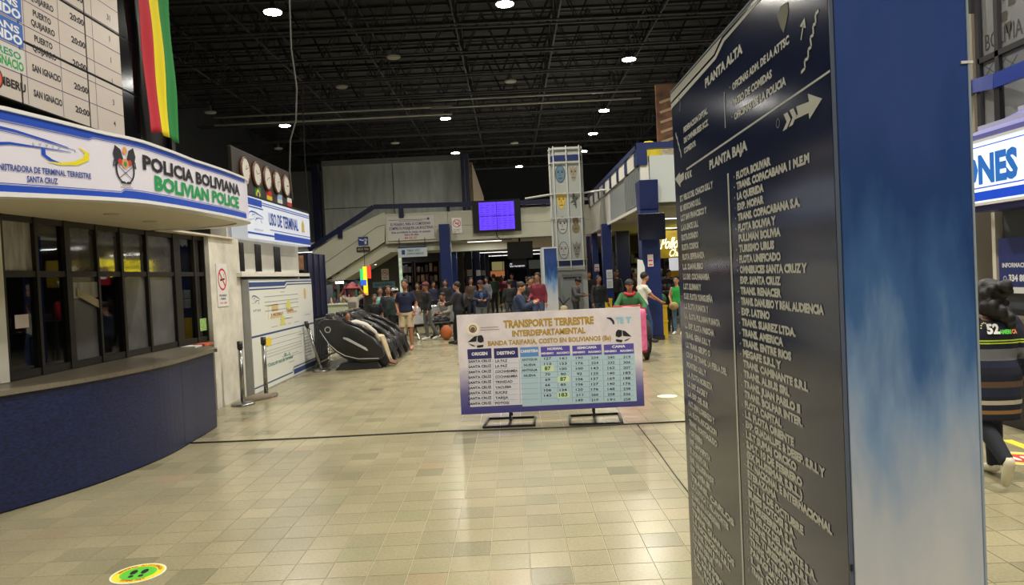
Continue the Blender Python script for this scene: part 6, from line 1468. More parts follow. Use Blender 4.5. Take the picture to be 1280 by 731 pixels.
def person(label, loc, face, H=1.7, pose=None, top=(60, 60, 70), sleeve=1.0, puff=.016, legs=(40, 44, 60), legt=2.0, skin=(168, 120, 92), hair=(24, 20, 20), style='short', cap=None,
           shoes=(40, 36, 36), vox=.017, build=1.0, hem=None, topmat=None, group=None, name='person', detail=True, woman=False):
    """face: heading angle in degrees, 0 looks away along +Y, 180 looks at the camera; legt: 0..2 how far trousers reach"""
    J = dict(BASE); J.update(pose or {}); J = {k: V(v) for k, v in J.items()}
    t = thing(name, label, 'person', loc, math.radians(face), group); k = H/1.7
    if puff >= .028 and sleeve == 1.0: sleeve = 1.95
    W = WM[t.name] @ Matrix.Scale(k, 4); b = build*.88
    side = (J['sh_r']-J['sh_l']).normalized(); hs = (J['hip_r']-J['hip_l']).normalized(); up = (J['neck']-J['pelvis']).normalized(); fw_ = up.cross(side).normalized(); hf = V((0, 0, 1)).cross(hs).normalized() if abs(hs.z) < .5 else fw_
    def torso(mb, e, lo=-.08, hi=1.0, shoulders=True):
        P, Wt, Ch, N = J['pelvis'], J['waist'], J['chest'], J['neck']; hw = .165 if not woman else .172; cw = .165 if not woman else .15; ww = .14 if not woman else .125
        R_ = [(P+up*lo, hs, hf, (hw-.02)*b+e, .105*b+e), (P+up*.02, hs, hf, hw*b+e, .118*b+e), (Wt, side, fw_, ww*b+e, .10*b+e), (Ch-up*.06, side, fw_, cw*b*.98+e, .112*b+e), (Ch+up*.04, side, fw_, cw*b+e, .115*b+e), (N-up*.06, side, fw_, .15*b+e, .085*b+e), (N-up*.015, side, fw_, .075+e, .06+e)]
        loft(mb, R_)
    def arm(mb, s, e, t_=2.0):
        a, m_, w_ = J['sh_'+s], J['el_'+s], J['wr_'+s]
        mb.ball(a-up*.01, .055*b+e, 10, 8)
        if t_ <= 1: q = a.lerp(m_, t_); mb.tube([a, q], [.05*b+e, .05*b+e*1.25], 10)
        else:
            q = m_.lerp(w_, t_-1); mb.tube([a, m_, q], [.05*b+e, .042*b+e, (.042*(2-t_)+.028*(t_-1))+e], 10); mb.ball(m_, .041*b+e, 8, 6)
    def leg(mb, s, e, t_=2.0):
        a, m_, w_ = J['hip_'+s], J['kn_'+s], J['an_'+s]; mb.ball(a, .085*b+e, 10, 8)
        if t_ <= 1: q = a.lerp(m_, t_); mb.tube([a, q], [.088*b+e, .070*b+e*1.5], 12)
        else:
            q = m_.lerp(w_, t_-1); mb.tube([a, a.lerp(m_, .5), m_, m_.lerp(q, .35), q], [.088*b+e, .075*b+e, .053*b+e, .054*b+e, .036*b+e*1.2], 12); mb.ball(m_, .053*b+e, 8, 6)
    # body
    B_ = MB(); torso(B_, 0); h = J['head']; n_ = J['neck']; lk = J['look'].normalized(); ls = lk.cross(V((0, 0, 1))).normalized(); lu = ls.cross(lk).normalized()
    B_.tube([n_-up*.05, n_+(h-n_)*.25, h-lu*.04], [.06, .052, .05], 10)
    RM = Matrix((ls, lk, lu)).transposed()
    B_.ball(h+lu*.02, (.08, .098, .104), 18, 12, RM); B_.ball(h+lk*.022-lu*.04, (.062, .068, .066), 12, 8, RM); B_.ball(h+lk*.098-lu*.01, (.013, .022, .024), 8, 6, RM)
    for s in (-1, 1): B_.ball(h+ls*(.08*s)-lk*.005, (.01, .02, .03), 8, 6, RM)
    for s in 'rl':
        arm(B_, s, 0); leg(B_, s, 0); d = (J['wr_'+s]-J['el_'+s]).normalized(); w_ = J['wr_'+s]
        B_.tube([w_-d*.02, w_+d*.03, w_+d*.085], [.027, .034, .032], 8)
        B_.tube([J['an_'+s], J['toe_'+s].lerp(J['an_'+s], .35)+V((0, 0, -.01)), J['toe_'+s]], [.036, .036, .03], 8)
    B_ = remeshed(B_, vox*.75 if detail else vox)
    for s in 'rl':  # five separate fingers
        d = (J['wr_'+s]-J['el_'+s]).normalized(); w_ = J['wr_'+s]+d*.08; x = d.cross(V((0, 1, 0)) if abs(d.y) < .8 else V((0, 0, 1))).normalized(); c_ = x.cross(d).normalized(); sg = 1 if s == 'r' else -1
        if 'curl_'+s in J: c_ = J['curl_'+s].normalized(); x = d.cross(c_).normalized()
        for i, L_ in enumerate((.066, .074, .070, .056)):
            o = w_+x*((i-1.5)*.018); B_.tube([o-d*.015, o+d*L_*.45+c_*.008, o+d*L_*.8+c_*.025, o+d*L_*.95+c_*.045], [.0095, .009, .008, .006], 6)
        o = J['wr_'+s]+d*.035+x*(.032*sg); B_.tube([o-x*(.01*sg), o+x*(.02*sg)+d*.025+c_*.012, o+x*(.022*sg)+d*.055+c_*.022], [.012, .010, .007], 6)
    def put(nm, mb, m_, parent=t, **kw):
        mb.v = [tuple(W @ V(p)) for p in mb.v]; return obj(nm, mb, m_, parent, smooth=True, **kw)
    put('body', B_, c3(*skin, rough=.55))
    # clothes
    C_ = MB(); torso(C_, puff, lo=hem if hem is not None else (-.04 if legt else -.1))
    if sleeve > 0:
        for s in 'rl': arm(C_, s, puff*.9, sleeve)
    put('shirt' if puff < .025 else 'jacket', remeshed(C_, vox), topmat or c3(*top, rough=.8))
    if legt:
        C_ = MB(); loft(C_, [(J['pelvis']-up*.09, hs, hf, .15*b+.012, .105*b+.012), (J['pelvis']+up*.02, hs, hf, .168*b+.01, .12*b+.01), (J['pelvis']+up*.10, hs, hf, .15*b+.008, .108*b+.008)])
        for s in 'rl': leg(C_, s, .013, legt)
        put('trousers' if legt > 1 else 'shorts', remeshed(C_, vox), c3(*legs, rough=.85))
    for s in 'rl':
        C_ = MB(); a, q = J['an_'+s], J['toe_'+s]; dd = (q-a); dd = dd.normalized(); sd = dd.cross(V((0, 0, 1))).normalized() if abs(dd.z) < .95 else V((1, 0, 0)); uu = sd.cross(dd).normalized()
        C_.tube([a-dd*.05-uu*.03, a-uu*.02, a.lerp(q, .55)-uu*.01, q, q+dd*.035], [.03, .044, .042, .038, .02], 10); put('shoe', C_, c3(*shoes, rough=.6))
    # hair, cap
    Hb = MB(); cc = h+lu*.048-lk*.018
    if style != 'bald':
        Hb.ball(cc, (.09, .10, .102), 18, 12, RM)
        if style in ('long', 'pony', 'curly'):
            if style == 'long': Hb.tube([cc-lk*.03, cc-lk*.055-lu*.12, cc-lk*.05-lu*.26, cc-lk*.03-lu*.32], [.085, .085, .07, .03], 12)
            if style == 'pony': Hb.tube([cc-lk*.07+lu*.02, cc-lk*.12-lu*.02, cc-lk*.11-lu*.14, cc-lk*.10-lu*.2], [.03, .035, .03, .01], 8)
            if style == 'curly':
                r = random.Random(8)
                Hb.ball(cc+lu*.01, (.135, .13, .125), 14, 10, RM)
                for q in range(46): Hb.ball(cc-lk*r.uniform(.04, .16)+ls*r.uniform(-.11, .11)+lu*r.uniform(-.20, .08), r.uniform(.035, .06), 8, 6)
                for q in range(9): Hb.ball(cc-lk*r.uniform(.1, .16)+ls*r.uniform(.03, .13)+lu*r.uniform(-.30, -.18), r.uniform(.03, .05), 8, 6)
        if style == 'bun': Hb.ball(cc-lk*.09+lu*.03, .04, 10, 8)
        Hb = remeshed(Hb, .011, 1) if detail else Hb
        put('hair', Hb, c3(*hair, rough=.6))
    if cap:
        Cb = MB(); P = []
        Cb.ball(h+lu*.058-lk*.006, (.099, .112, .084), 18, 10, RM); Cb.hull8([h+lk*.05+ls*s1*.07+lu*z for z in (.045, .058) for s1, _ in ((-1, 0), (1, 0)) for _z in (0,)][:0] or [h+lk*.06-ls*.075+lu*.045, h+lk*.06+ls*.075+lu*.045, h+lk*.165+ls*.05+lu*.035, h+lk*.165-ls*.05+lu*.035, h+lk*.06-ls*.075+lu*.058, h+lk*.06+ls*.075+lu*.058, h+lk*.165+ls*.05+lu*.045, h+lk*.165-ls*.05+lu*.045])
        put('cap', Cb, c3(*cap, rough=.7))
    if detail:
        for s in (-1, 1):
            e = MB(); e.ball(h+lk*.089+ls*(.032*s)+lu*.012, (.014, .008, .008), 8, 6, RM); eo = put('eye', e, c3(220, 215, 210, rough=.3))
            e = MB(); e.ball(h+lk*.096+ls*(.032*s)+lu*.012, (.006, .004, .006), 8, 6, RM); put('pupil', e, c3(20, 16, 14, rough=.2), eo)
            e = MB(); e.ball(h+lk*.092+ls*(.032*s)+lu*.034, (.018, .006, .004), 8, 6, RM); put('eyebrow', e, c3(*hair, rough=.7))
        e = MB(); e.ball(h+lk*.088-lu*.055, (.022, .008, .006), 8, 6, RM); put('mouth', e, c3(130, 66, 60, rough=.5))
    return t, W, J
def spot(px, Y): p = PY(px, 350, Y); return (p.x, Y, 0)
def hz(px, top, Y): return max(1.45, min(1.85, PY(px, top, Y).z))
def child(t, W, nm, mb, col, **kw):
    mb.v = [tuple(W @ V(p)) for p in mb.v]; return obj(nm, mb, c3(*col, rough=kw.pop('rough', .6)), t, smooth=kw.pop('smooth', True), **kw)
# man in navy polo and khaki shorts
t, W, J = person('standing man in a navy polo shirt and khaki shorts beside the massage chairs', (PZ(510, 437).x, PZ(510, 437).y, 0), 172, hz(510, 350, 17.8),
       dict(el_r=(.25, -.06, 1.13), wr_r=(.17, .10, .95), el_l=(-.25, -.06, 1.12), wr_l=(-.22, .08, .9), kn_r=(.11, .03, .49), an_r=(.12, -.02, .09), toe_r=(.16, .14, .03)),
       top=(18, 26, 58), sleeve=.75, legs=(196, 178, 146), legt=.86, skin=(160, 106, 80), shoes=(190, 140, 120), build=1.1, vox=.014)
m = MB(); m.tube([(.0-.2*s_, 0, 0) for s_ in (0, 0)] or [], .01) if False else None
m = MB(); m.ball((-.22, .08, .92), (.036, .036, .014), 10, 6); child(t, W, 'wristwatch', m, (20, 20, 22))
m = MB(); m.ball((0, .115, 1.36), (.05, .02, .03), 8, 6); child(t, W, 'collar', m, (16, 22, 50))
# person in grey trousers walking (dark top, white shoe)
person('person in a black top and grey trousers standing behind the man in khaki shorts', (PY(532, 350, 20.5).x, 20.5, 0), 120, hz(534, 353, 20.5), dict(an_l=(-.1, -.28, .12), toe_l=(-.1, -.12, .05), kn_l=(-.1, -.05, .5)), top=(20, 20, 24), puff=.03, legs=(92, 94, 96), shoes=(200, 200, 198), cap=(90, 24, 30), skin=(150, 104, 80))
# man in dark coat right of the pillar, side view, backpack
t, W, J = person('man in a dark coat turned left before the blue pillars', (PY(571, 350, 19).x, 19, 0), 80, hz(571, 353, 19), dict(el_r=(.2, .16, 1.15), wr_r=(.1, .36, 1.12), el_l=(-.2, .14, 1.15), wr_l=(-.12, .34, 1.1), an_r=(.1, .15, .09), toe_r=(.1, .32, .03), kn_r=(.1, .14, .5)), top=(30, 32, 40), puff=.04, legs=(22, 24, 34), skin=(176, 130, 104), build=1.1)
m = MB(); m.ball((0, -.2, 1.2), (.15, .1, .2), 14, 10); child(t, W, 'backpack', m, (14, 16, 24))
t, W, J = person('person with dark jacket and red cap near the corridor pillars', (PY(600, 350, 21).x, 21, 0), 190, hz(600, 351, 21), dict(el_r=(.24, .05, 1.14), wr_r=(.1, .25, 1.12), el_l=(-.24, .05, 1.14), wr_l=(-.1, .25, 1.1)), top=(26, 34, 60), puff=.03, legs=(90, 96, 100), cap=(60, 20, 30), skin=(160, 114, 86))
m = MB(); m.ball((0, .14, 1.25), (.06, .03, .1), 8, 6); child(t, W, 'blue_scarf', m, (60, 90, 150))
# woman with phone
t, W, J = person('woman in a navy puffer jacket looking at a red phone behind the fare board', (PY(648, 350, 15.5).x, 15.5, 0), 265, hz(649, 354, 15.5), dict(look=(.05, .85, -.35), head=(0, .05, 1.59), el_r=(.2, .12, 1.14), wr_r=(.1, .34, 1.22), el_l=(-.2, .12, 1.14), wr_l=(-.08, .32, 1.24)), top=(34, 48, 78), puff=.045, legs=(30, 32, 40), skin=(190, 140, 112), style='bun', hair=(40, 28, 24), woman=True, build=1.05, vox=.014)
m = MB(); m.T = Matrix.Translation((.02, .45, 1.27)) @ Matrix.Rotation(.5, 4, 'X'); m.box(-.035, -.005, -.07, .035, .005, .07); mm_ = m; mm_.T = None; child(t, W, 'phone', m, (190, 40, 60), smooth=False)
m = MB()
for z in (.98, 1.06, 1.14, 1.22, 1.3): m.lathe((0, 0, z), [(.198, -.004), (.2, 0), (.198, .004)], 20)
person('person in black walking away between the corridor pillars and the woman with phone', (PY(636, 350, 24).x, 24, 0), 10, hz(636, 350, 24), dict(an_l=(-.1, .2, .09), toe_l=(-.1, .36, .04)), top=(22, 22, 26), puff=.03, legs=(60, 64, 76), skin=(150, 104, 80), shoes=(180, 180, 180))
# man leaning on the tower booth
person('man in a grey hooded jacket and dark cap looking down beside the tower booth', (PY(717, 350, 22.7).x, 22.3, 0), 250, hz(719, 347, 22.3), dict(look=(0, .8, -.5), head=(0, .10, 1.56), neck=(0, .04, 1.42), chest=(0, .02, 1.27), el_r=(.22, .08, 1.12), wr_r=(.1, .32, 1.1), el_l=(-.22, .08, 1.12), wr_l=(-.1, .32, 1.1)), top=(88, 88, 90), puff=.04, legs=(56, 50, 48), cap=(30, 28, 30), skin=(160, 110, 84))
# man in green with cap pushing a hand truck
t, W, J = person('man in a green shirt with red collar and dark cap pushing a pink load', (PY(786, 350, 14.2).x, 14.2, 0), 178, hz(786, 350, 14.2), dict(el_r=(.30, .10, 1.15), wr_r=(.26, .30, 1.0), el_l=(-.30, .10, 1.15), wr_l=(-.26, .30, 1.0), head=(0, .05, 1.58)), top=(48, 104, 62), puff=.03, sleeve=1.7, legs=(30, 34, 40), cap=(36, 30, 34), skin=(176, 124, 92), build=1.15, vox=.014)
m = MB(); m.tube([(-.11, .04, 1.42), (-.05, .13, 1.38), (.05, .13, 1.38), (.11, .04, 1.42)], .035, 8); child(t, W, 'red_scarf', m, (176, 34, 44))
for s in (-1, 1): m = MB(); m.tube([(.265*s, .27, 1.02), (.29*s, .15, 1.11)], .052, 10); child(t, W, 'red_cuff', m, (170, 34, 50))
# hand truck
cx_, cy_ = PY(786, 380, 13.6).x, 13.6; ht = thing('hand_truck', 'hand truck with a pink wrapped load in front of the man in green', 'cart', (cx_, cy_, 0))
m = MB(); 
for s in (-.26, .26): m.tube([(cx_+s, cy_+.1, .2), (cx_+s, cy_+.25, 1.0)], .018, 8)
m.tube([(cx_-.26, cy_+.25, 1.0), (cx_+.26, cy_+.25, 1.0)], .018, 8); m.tube([(cx_-.26, cy_+.1, .2), (cx_+.26, cy_+.1, .2)], .018, 8); obj('truck_frame', m, c3(170, 40, 40), ht)
m = MB(); m.box(cx_-.26, cy_-.25, .18, cx_+.26, cy_+.1, .2); obj('toe_plate', m, c3(150, 40, 40), ht)
for s in (-1, 1): m = MB(); m.lathe((cx_+.31*s, cy_+.15, .19), [(.19, -.03), (.19, .03)], 20, 'x'); obj('wheel', m, c3(20, 20, 22), ht)
m = MB(); m.box(cx_-.29, cy_-.27, .2, cx_+.27, cy_+.04, .96); m.ball((cx_-.05, cy_-.1, .93), (.24, .15, .09), 14, 8); m_ = remeshed(m, .03, 6); m_.v = [(x, y, max(z, .2)) for x, y, z in m_.v]; tag(obj('pink_bundle', m_, mat('pink_wrap', srgb(226, 110, 160), .5, noise=.2, scale=9.0, bump=.4), smooth=True), 'bright pink wrapped bundle standing on the hand truck', 'bundle')
# dark tyre trolley beside
m = MB(); p = PY(806.5, 412, 14.6); m.lathe((p.x, 14.6, .34), [(.2, -.05), (.34, -.06), (.34, .06), (.2, .05)], 26, 'x'); tg = thing('upright_tyre', 'black upright tyre at the right edge of the fare board', 'tyre', (p.x, 14.6, 0)); obj('tread', m, c3(22, 22, 24, rough=.7), tg)
m = MB(); m.lathe((p.x, 14.6, .34), [(.2, -.03), (.2, .03)], 20, 'x'); obj('rim', m, c3(60, 60, 64), tg)
# man in white
person('man in a white T shirt and blue jeans reaching right beside the corner pillar', (PY(801, 350, 17.0).x, 16.9, 0), 290, hz(803, 342, 16.9), dict(look=(.0, 1, .0), chest=(0, .03, 1.27), neck=(0, .05, 1.44), head=(0, .09, 1.6), el_r=(.2, .18, 1.14), wr_r=(.15, .42, 1.0), el_l=(-.2, .16, 1.18), wr_l=(-.15, .38, 1.08), an_l=(-.1, -.22, .1), toe_l=(-.1, -.06, .03), kn_l=(-.1, .0, .5), an_r=(.1, .12, .09), toe_r=(.1, .3, .03), kn_r=(.1, .14, .5)), top=(206, 204, 196), sleeve=.6, legs=(44, 66, 106), skin=(176, 124, 94), hair=(16, 14, 16), shoes=(60, 60, 66), vox=.014)
# woman in green top
t, W, J = person('woman in a bright green strapless top and jeans under the yellow sign', (PY(845.5, 350, 18.6).x, 18.6, 0), 150, hz(846, 347, 18.6), dict(el_r=(.22, .02, 1.13), wr_r=(.12, .18, .95), el_l=(-.22, .0, 1.13), wr_l=(-.2, .1, .9)), top=(40, 168, 70), sleeve=0, legs=(90, 116, 150), skin=(196, 146, 116), style='long', hair=(26, 20, 20), woman=True, vox=.014, shoes=(210, 210, 206))
m = MB(); m.ball((.05, .2, .85), (.15, .07, .12), 12, 8); child(t, W, 'shoulder_bag', m, (170, 150, 100)); m = MB(); m.tube([(.1, .2, .93), (.12, .12, 1.2), (.1, .0, 1.42)], .01, 6); child(t, W, 'bag_strap', m, (150, 130, 90))
# person by the pillar right of tower
person('person in dark clothes and jeans standing by the pillar right of the tower', (PY(748, 350, 20.5).x, 20.5, 0), 200, hz(748, 345, 20.5), top=(24, 26, 30), puff=.03, legs=(40, 58, 84), skin=(130, 88, 70))
# left group
t, W, J = person('person in a pale shirt with raised arms under a red hat by the stall', (PY(440, 350, 19.8).x, 19.8, 0), 175, 1.58, dict(el_r=(.36, .02, 1.46), wr_r=(.22, .04, 1.66), el_l=(-.36, .02, 1.46), wr_l=(-.22, .04, 1.66)), top=(196, 190, 176), sleeve=.7, legs=(60, 60, 70), skin=(150, 100, 80), hair=(40, 24, 24))
m = MB(); m.lathe((0, .02, 1.64), [(.26, 0), (.25, .03), (.17, .06), (.13, .13), (.05, .17)], 22); child(t, W, 'red_hat', m, (120, 18, 40))
m = MB(); m.box(-.12, .125, 1.12, .12, .135, 1.26); child(t, W, 'shirt_print', m, (120, 116, 110), smooth=False)
person('person in a turquoise top sitting beyond the massage chairs', (PY(474, 350, 21.5).x, 21.5, 0), 200, 1.5, top=(110, 170, 170), sleeve=1.4, legs=(40, 40, 50), skin=(150, 100, 76), style='long')
person('person with a dark jacket and pale shirt front left of the man in navy', (PY(484, 350, 19.6).x, 19.6, 0), 200, hz(484, 358, 19.6), top=(40, 42, 50), puff=.03, legs=(34, 34, 42), skin=(160, 108, 84))
t, W, J = person('person in a dark green jacket and white cap close behind the man in navy', (PY(493, 350, 18.9).x, 18.9, 0), 30, hz(493, 360, 18.9), top=(34, 52, 50), puff=.04, legs=(30, 32, 40), skin=(160, 108, 84), cap=(200, 204, 206), build=1.1)
person('child in black standing behind the massage chairs', (PY(468, 370, 19).x, 19, 0), 190, 1.35, top=(20, 20, 26), legs=(24, 24, 30), skin=(140, 96, 76))
# crowd in the distance
rc = random.Random(21)
CR = [(556, 26, 176, 'black'), (588, 27, 200, 'brown'), (608, 31, 150, 'grey'), (617, 33, 30, 'dark green'), (628, 36, 190, 'maroon'), (640, 33, 170, 'navy'), (659, 30, 200, 'black'), (666, 26, 150, 'red'), (672, 31, 20, 'grey'), (678, 28, 190, 'dark blue'), (662, 22, 210, 'dark'), (672, 20.5, 160, 'maroon'),
      (736, 27, 180, 'black'), (762, 29, 200, 'navy'), (770, 26, 150, 'dark grey'), (793, 25.5, 190, 'brown'), (826, 26, 160, 'black'), (836, 24, 200, 'dark grey'), (521, 27, 180, 'dark brown'), (541, 28, 210, 'navy')]
CC = dict(black=(20, 20, 24), brown=(70, 50, 40), grey=(110, 112, 116), maroon=(110, 30, 50), navy=(30, 36, 64), red=(140, 36, 50), dark=(28, 28, 30), white=(180, 180, 180)); CC.update({'dark green': (34, 54, 44), 'dark blue': (26, 34, 70), 'dark grey': (50, 52, 56), 'dark brown': (48, 36, 30)})
NB = {556: 'behind the man in the dark coat', 588: 'left of the person with the red cap', 608: 'beside the second corridor pillar', 617: 'before the yellowish showcase', 628: 'in the middle of the far corridor', 640: 'behind the woman with the phone', 659: 'right behind the woman with the phone', 666: 'left of the distant totem', 672: 'deep left of the distant totem', 678: 'just left of the distant totem edge', 662: 'close right of the woman with the phone', 
      736: 'between the tower and the next pillar', 762: 'behind the two white pillar sheets', 770: 'left behind the man in green', 778: 'far behind the cap of the man in green', 793: 'between the man in green and the man in white', 826: 'behind the man in white at the shelf', 836: 'under the yellow sign at the dark shelf', 521: 'far behind the man in navy', 541: 'left of the front blue pillar'}
for i, (px, Y, a, c_) in enumerate(CR):
    col = CC[c_]; st = rc.choice(['short', 'long', 'short', 'pony']); nb = NB.get(px, 'near') if not (px == 672 and Y < 22) else 'low before the distant totem with a bag'
    s = rc.uniform(-.15, .15)
    person('distant person in a %s top %s' % (c_, nb), (PY(px, 350, Y).x, Y, 0), a, rc.uniform(1.55, 1.75), dict(an_l=(-.1, s, .09), toe_l=(-.1, s+.16, .03), kn_l=(-.1, s*.6+.03, .49), wr_r=(.2, .2, 1.0)),
           top=col, puff=rc.choice([.016, .035]), sleeve=2.0, legs=rc.choice([(30, 34, 50), (50, 50, 56), (60, 76, 110), (24, 24, 28)]), skin=rc.choice([(150, 104, 80), (170, 120, 92)]), style=st, vox=.026, detail=False)
# seated people on the right waiting rows
# walking woman in striped jacket near right edge
sm_ = bpy.data.materials.new('striped_knit'); sm_.use_nodes = True; nt = sm_.node_tree; bs = nt.nodes['Principled BSDF']; bs.inputs['Roughness'].default_value = .85
g = nt.nodes.new('ShaderNodeTexCoord'); sx = nt.nodes.new('ShaderNodeSeparateXYZ'); nt.links.new(g.outputs['Object'], sx.inputs[0]); cr = nt.nodes.new('ShaderNodeValToRGB'); mr = nt.nodes.new('ShaderNodeMapRange')
mr.inputs[1].default_value = .4; mr.inputs[2].default_value = 1.2; nt.links.new(sx.outputs['Z'], mr.inputs[0]); nt.links.new(mr.outputs[0], cr.inputs[0]); e = cr.color_ramp; e.interpolation = 'CONSTANT'
nv = srgb(20, 24, 44); ST = [(.0, nv), (.1375, srgb(140, 104, 60)), (.175, nv), (.225, srgb(184, 176, 160)), (.2625, nv), (.30, srgb(30, 36, 62)), (.38, srgb(92, 70, 56)), (.4375, nv), (.56, srgb(30, 36, 62)), (.625, srgb(110, 112, 122)), (.73, nv), (.775, srgb(190, 220, 60)), (.787, nv), (.80, srgb(190, 220, 60)), (.812, nv)]
e.elements[0].color = nv; e.elements[1].position = ST[1][0]; e.elements[1].color = ST[1][1]
for p_, c_ in ST[2:]: x_ = e.elements.new(p_); x_.color = c_
nt.links.new(cr.outputs[0], bs.inputs['Base Color'])
wp = PZ(1243, 600)
t, W, J = person('woman with curly black ponytail in a dark striped jacket walking away at the right edge', (wp.x, wp.y, 0), -6, PY(1243, 357, wp.y).z*1.0, dict(hip_r=(.10, 0, .9), kn_r=(.09, .16, .50), an_r=(.08, .16, .09), toe_r=(.09, .33, .03), kn_l=(-.09, -.04, .49), an_l=(-.06, -.34, .24), toe_l=(-.06, -.30, .07), el_r=(.28, -.06, 1.14), wr_r=(.29, .08, .92), el_l=(-.27, .02, 1.13), wr_l=(-.26, .2, .95), look=(-.1, 1, 0)),
       puff=.05, legs=(20, 24, 36), shoes=(196, 190, 168), skin=(140, 96, 76), hair=(14, 12, 16), style='curly', build=1.25, hem=-.38, topmat=sm_, vox=.012, woman=True)
fr = Frame((0, 0, 0), (1, 0, 0), (0, 0, 1))
class BackF:
    nseg = 0
    def pt(s, u, v, d=0): x = u; return V((x, -.192+.35*x*x*1.0-d-max(0, (v-1.3))*-.35, v))
bf = BackF()
m = MB(); text(m, bf, '52', -.115, 1.305, .075, -.015, .05, d=.012); child(t, W, 'lettering', m, (225, 225, 225), smooth=False, label='white 52 on the back')
m = MB(); text(m, bf, 'AMERI', -.02, 1.30, .032, .075, .05, d=.012); child(t, W, 'lettering', m, (90, 200, 70), smooth=False, label='green letters AMERI'); m = MB(); text(m, bf, 'CA', .08, 1.30, .032, .12, .05, d=.012); child(t, W, 'lettering', m, (224, 130, 70), smooth=False, label='orange letters CA')
m = MB(); 
for k in range(5): a = 1.2+k*.45; disc(m, bf, -.125+.03*math.cos(a), 1.345+.05*math.sin(a), .006, n=6, d=.012)
child(t, W, 'dotted_arc', m, (225, 215, 120), smooth=False, kind='stuff')

# ================================================================== MASSAGE CHAIRS
leather = mat('black_leather', (.012, .012, .014), .28, bump=.08, noise=.3, scale=12)
def mchair(x0, y0, label):
    t = thing('massage_chair', label, 'chair', (x0, y0, 0), 0, 'black massage chairs in a row')
    prof = [(0, .90), (.03, .97), (.12, 1.01), (.28, .99), (.5, .93), (.78, .81), (1.05, .62), (1.22, .40), (1.25, .24), (1.15, .15), (.8, .13), (.5, .21), (.28, .38), (.1, .62), (.02, .78)]
    for s, nm in ((0, 'side_shell'), (.62, 'side_shell')):
        m = MB(); m.prism([(x0+a, y0+s, b) for a, b in prof][::-1], (0, .13, 0)); obj(nm, m, leather, t, bevel=.035, smooth=True)
    # back, seat and head cushions between the shells
    m = MB(); m.prism([(x0+a, y0+.13, b) for a, b in [(.02, .86), (.10, 1.04), (.26, 1.06), (.50, .78), (.72, .45), (.60, .34), (.35, .42), (.12, .70)]][::-1], (0, .49, 0)); obj('backrest', m, leather, t, bevel=.04, smooth=True)
    for k in range(3):
        m = MB(); a = x0+.16+k*.14; m.bar((a, y0+.16, 1.05-k*.14), (a, y0+.59, 1.05-k*.14), .1, .1); obj('cushion', m, c3(44, 40, 40, rough=.5), t, bevel=.03)
    m = MB(); m.hull8([(x0+.55, y0+.14, .34), (x0+1.12, y0+.14, .38), (x0+1.12, y0+.61, .38), (x0+.55, y0+.61, .34), (x0+.55, y0+.14, .48), (x0+1.12, y0+.14, .5), (x0+1.12, y0+.61, .5), (x0+.55, y0+.61, .48)]); obj('seat', m, leather, t, bevel=.03)
    for s in (.16, .40):
        m = MB(); m.prism([(x0+a, y0+s, b) for a, b in [(1.06, .5), (1.18, .44), (1.32, .12), (1.30, .04), (1.14, .05), (1.04, .28)]][::-1], (0, .2, 0)); obj('footrest', m, leather, t, bevel=.03)
    m = MB(); m.hull8([(x0+.28, y0+.02, .0), (x0+1.2, y0+.02, .0), (x0+1.2, y0+.73, .0), (x0+.28, y0+.73, .0), (x0+.4, y0+.05, .14), (x0+1.1, y0+.05, .16), (x0+1.1, y0+.7, .16), (x0+.4, y0+.7, .14)]); obj('base', m, c3(18, 18, 20, rough=.5), t, bevel=.02)
    fr = Frame((x0, y0, 0), (1, 0, 0), (0, 0, 1))
    m = MB(); pts = [(.035, .80), (.1, .68), (.2, .52), (.34, .38), (.5, .28), (.75, .21), (1.15, .20)]; m.tube([(x0+a, y0-.004, b) for a, b in pts], .010, 6); obj('silver_trim', m, c3(150, 152, 155, rough=.25), t)
    m = MB(); ring(m, fr, .19, .80, .062, .018, d=.006); obj('speaker_ring', m, c3(170, 172, 172, rough=.3), t)
    m = MB(); stroke(m, fr, [(.48, .63), (.56, .60), (.9, .40), (.94, .36)], [.03, .05, .045, .02], .006); obj('silver_slash', m, c3(176, 178, 180, rough=.3), t)
    m = MB(); m.tube([(x0+.55, y0+.06, .93), (x0+.85, y0+.06, .82), (x0+1.08, y0+.06, .64)], .035, 8); obj('armrest', m, leather, t, smooth=True)
    return t
mc = PZ(397, 462); mx, my = PY(397, 405, 14.35).x, 14.35
lbs = ['massage chair nearest the information board with a child in it', 'second black massage chair in the row', 'third black massage chair in the row', 'farthest black massage chair nearest the standing man']
mc0 = mchair(mx, my, lbs[0])
for k in (1, 2, 3): dup(mc0, (mx+.01*k, my+.80*k, 0), 0, lbs[k])
# child lying in the first chair
person('child lying back in the nearest massage chair with beige trousers', (mx, my+.375, 0), -90, 1.7*.72, {k: (v[0], v[1], v[2]) for k, v in dict(
    pelvis=(0, 1.16, .86), waist=(0, 1.02, .94), chest=(0, .86, 1.08), neck=(0, .72, 1.24), head=(0, .68, 1.42), look=(.6, .7, .0), sh_r=(.15, .76, 1.20), sh_l=(-.15, .76, 1.20), el_r=(.22, .98, 1.08), el_l=(-.22, .98, 1.08), wr_r=(.18, 1.2, 1.1), wr_l=(-.18, 1.2, 1.1),
    hip_r=(.09, 1.18, .85), hip_l=(-.09, 1.18, .85), kn_r=(.11, 1.62, .82), kn_l=(-.11, 1.62, .82), an_r=(.12, 1.80, .16), an_l=(-.12, 1.80, .16), toe_r=(.12, 1.97, .08), toe_l=(-.12, 1.97, .08)).items()}, top=(170, 160, 140), sleeve=1.8, legs=(196, 180, 150), skin=(170, 116, 90), hair=(30, 22, 20), shoes=(120, 84, 60), vox=.02)
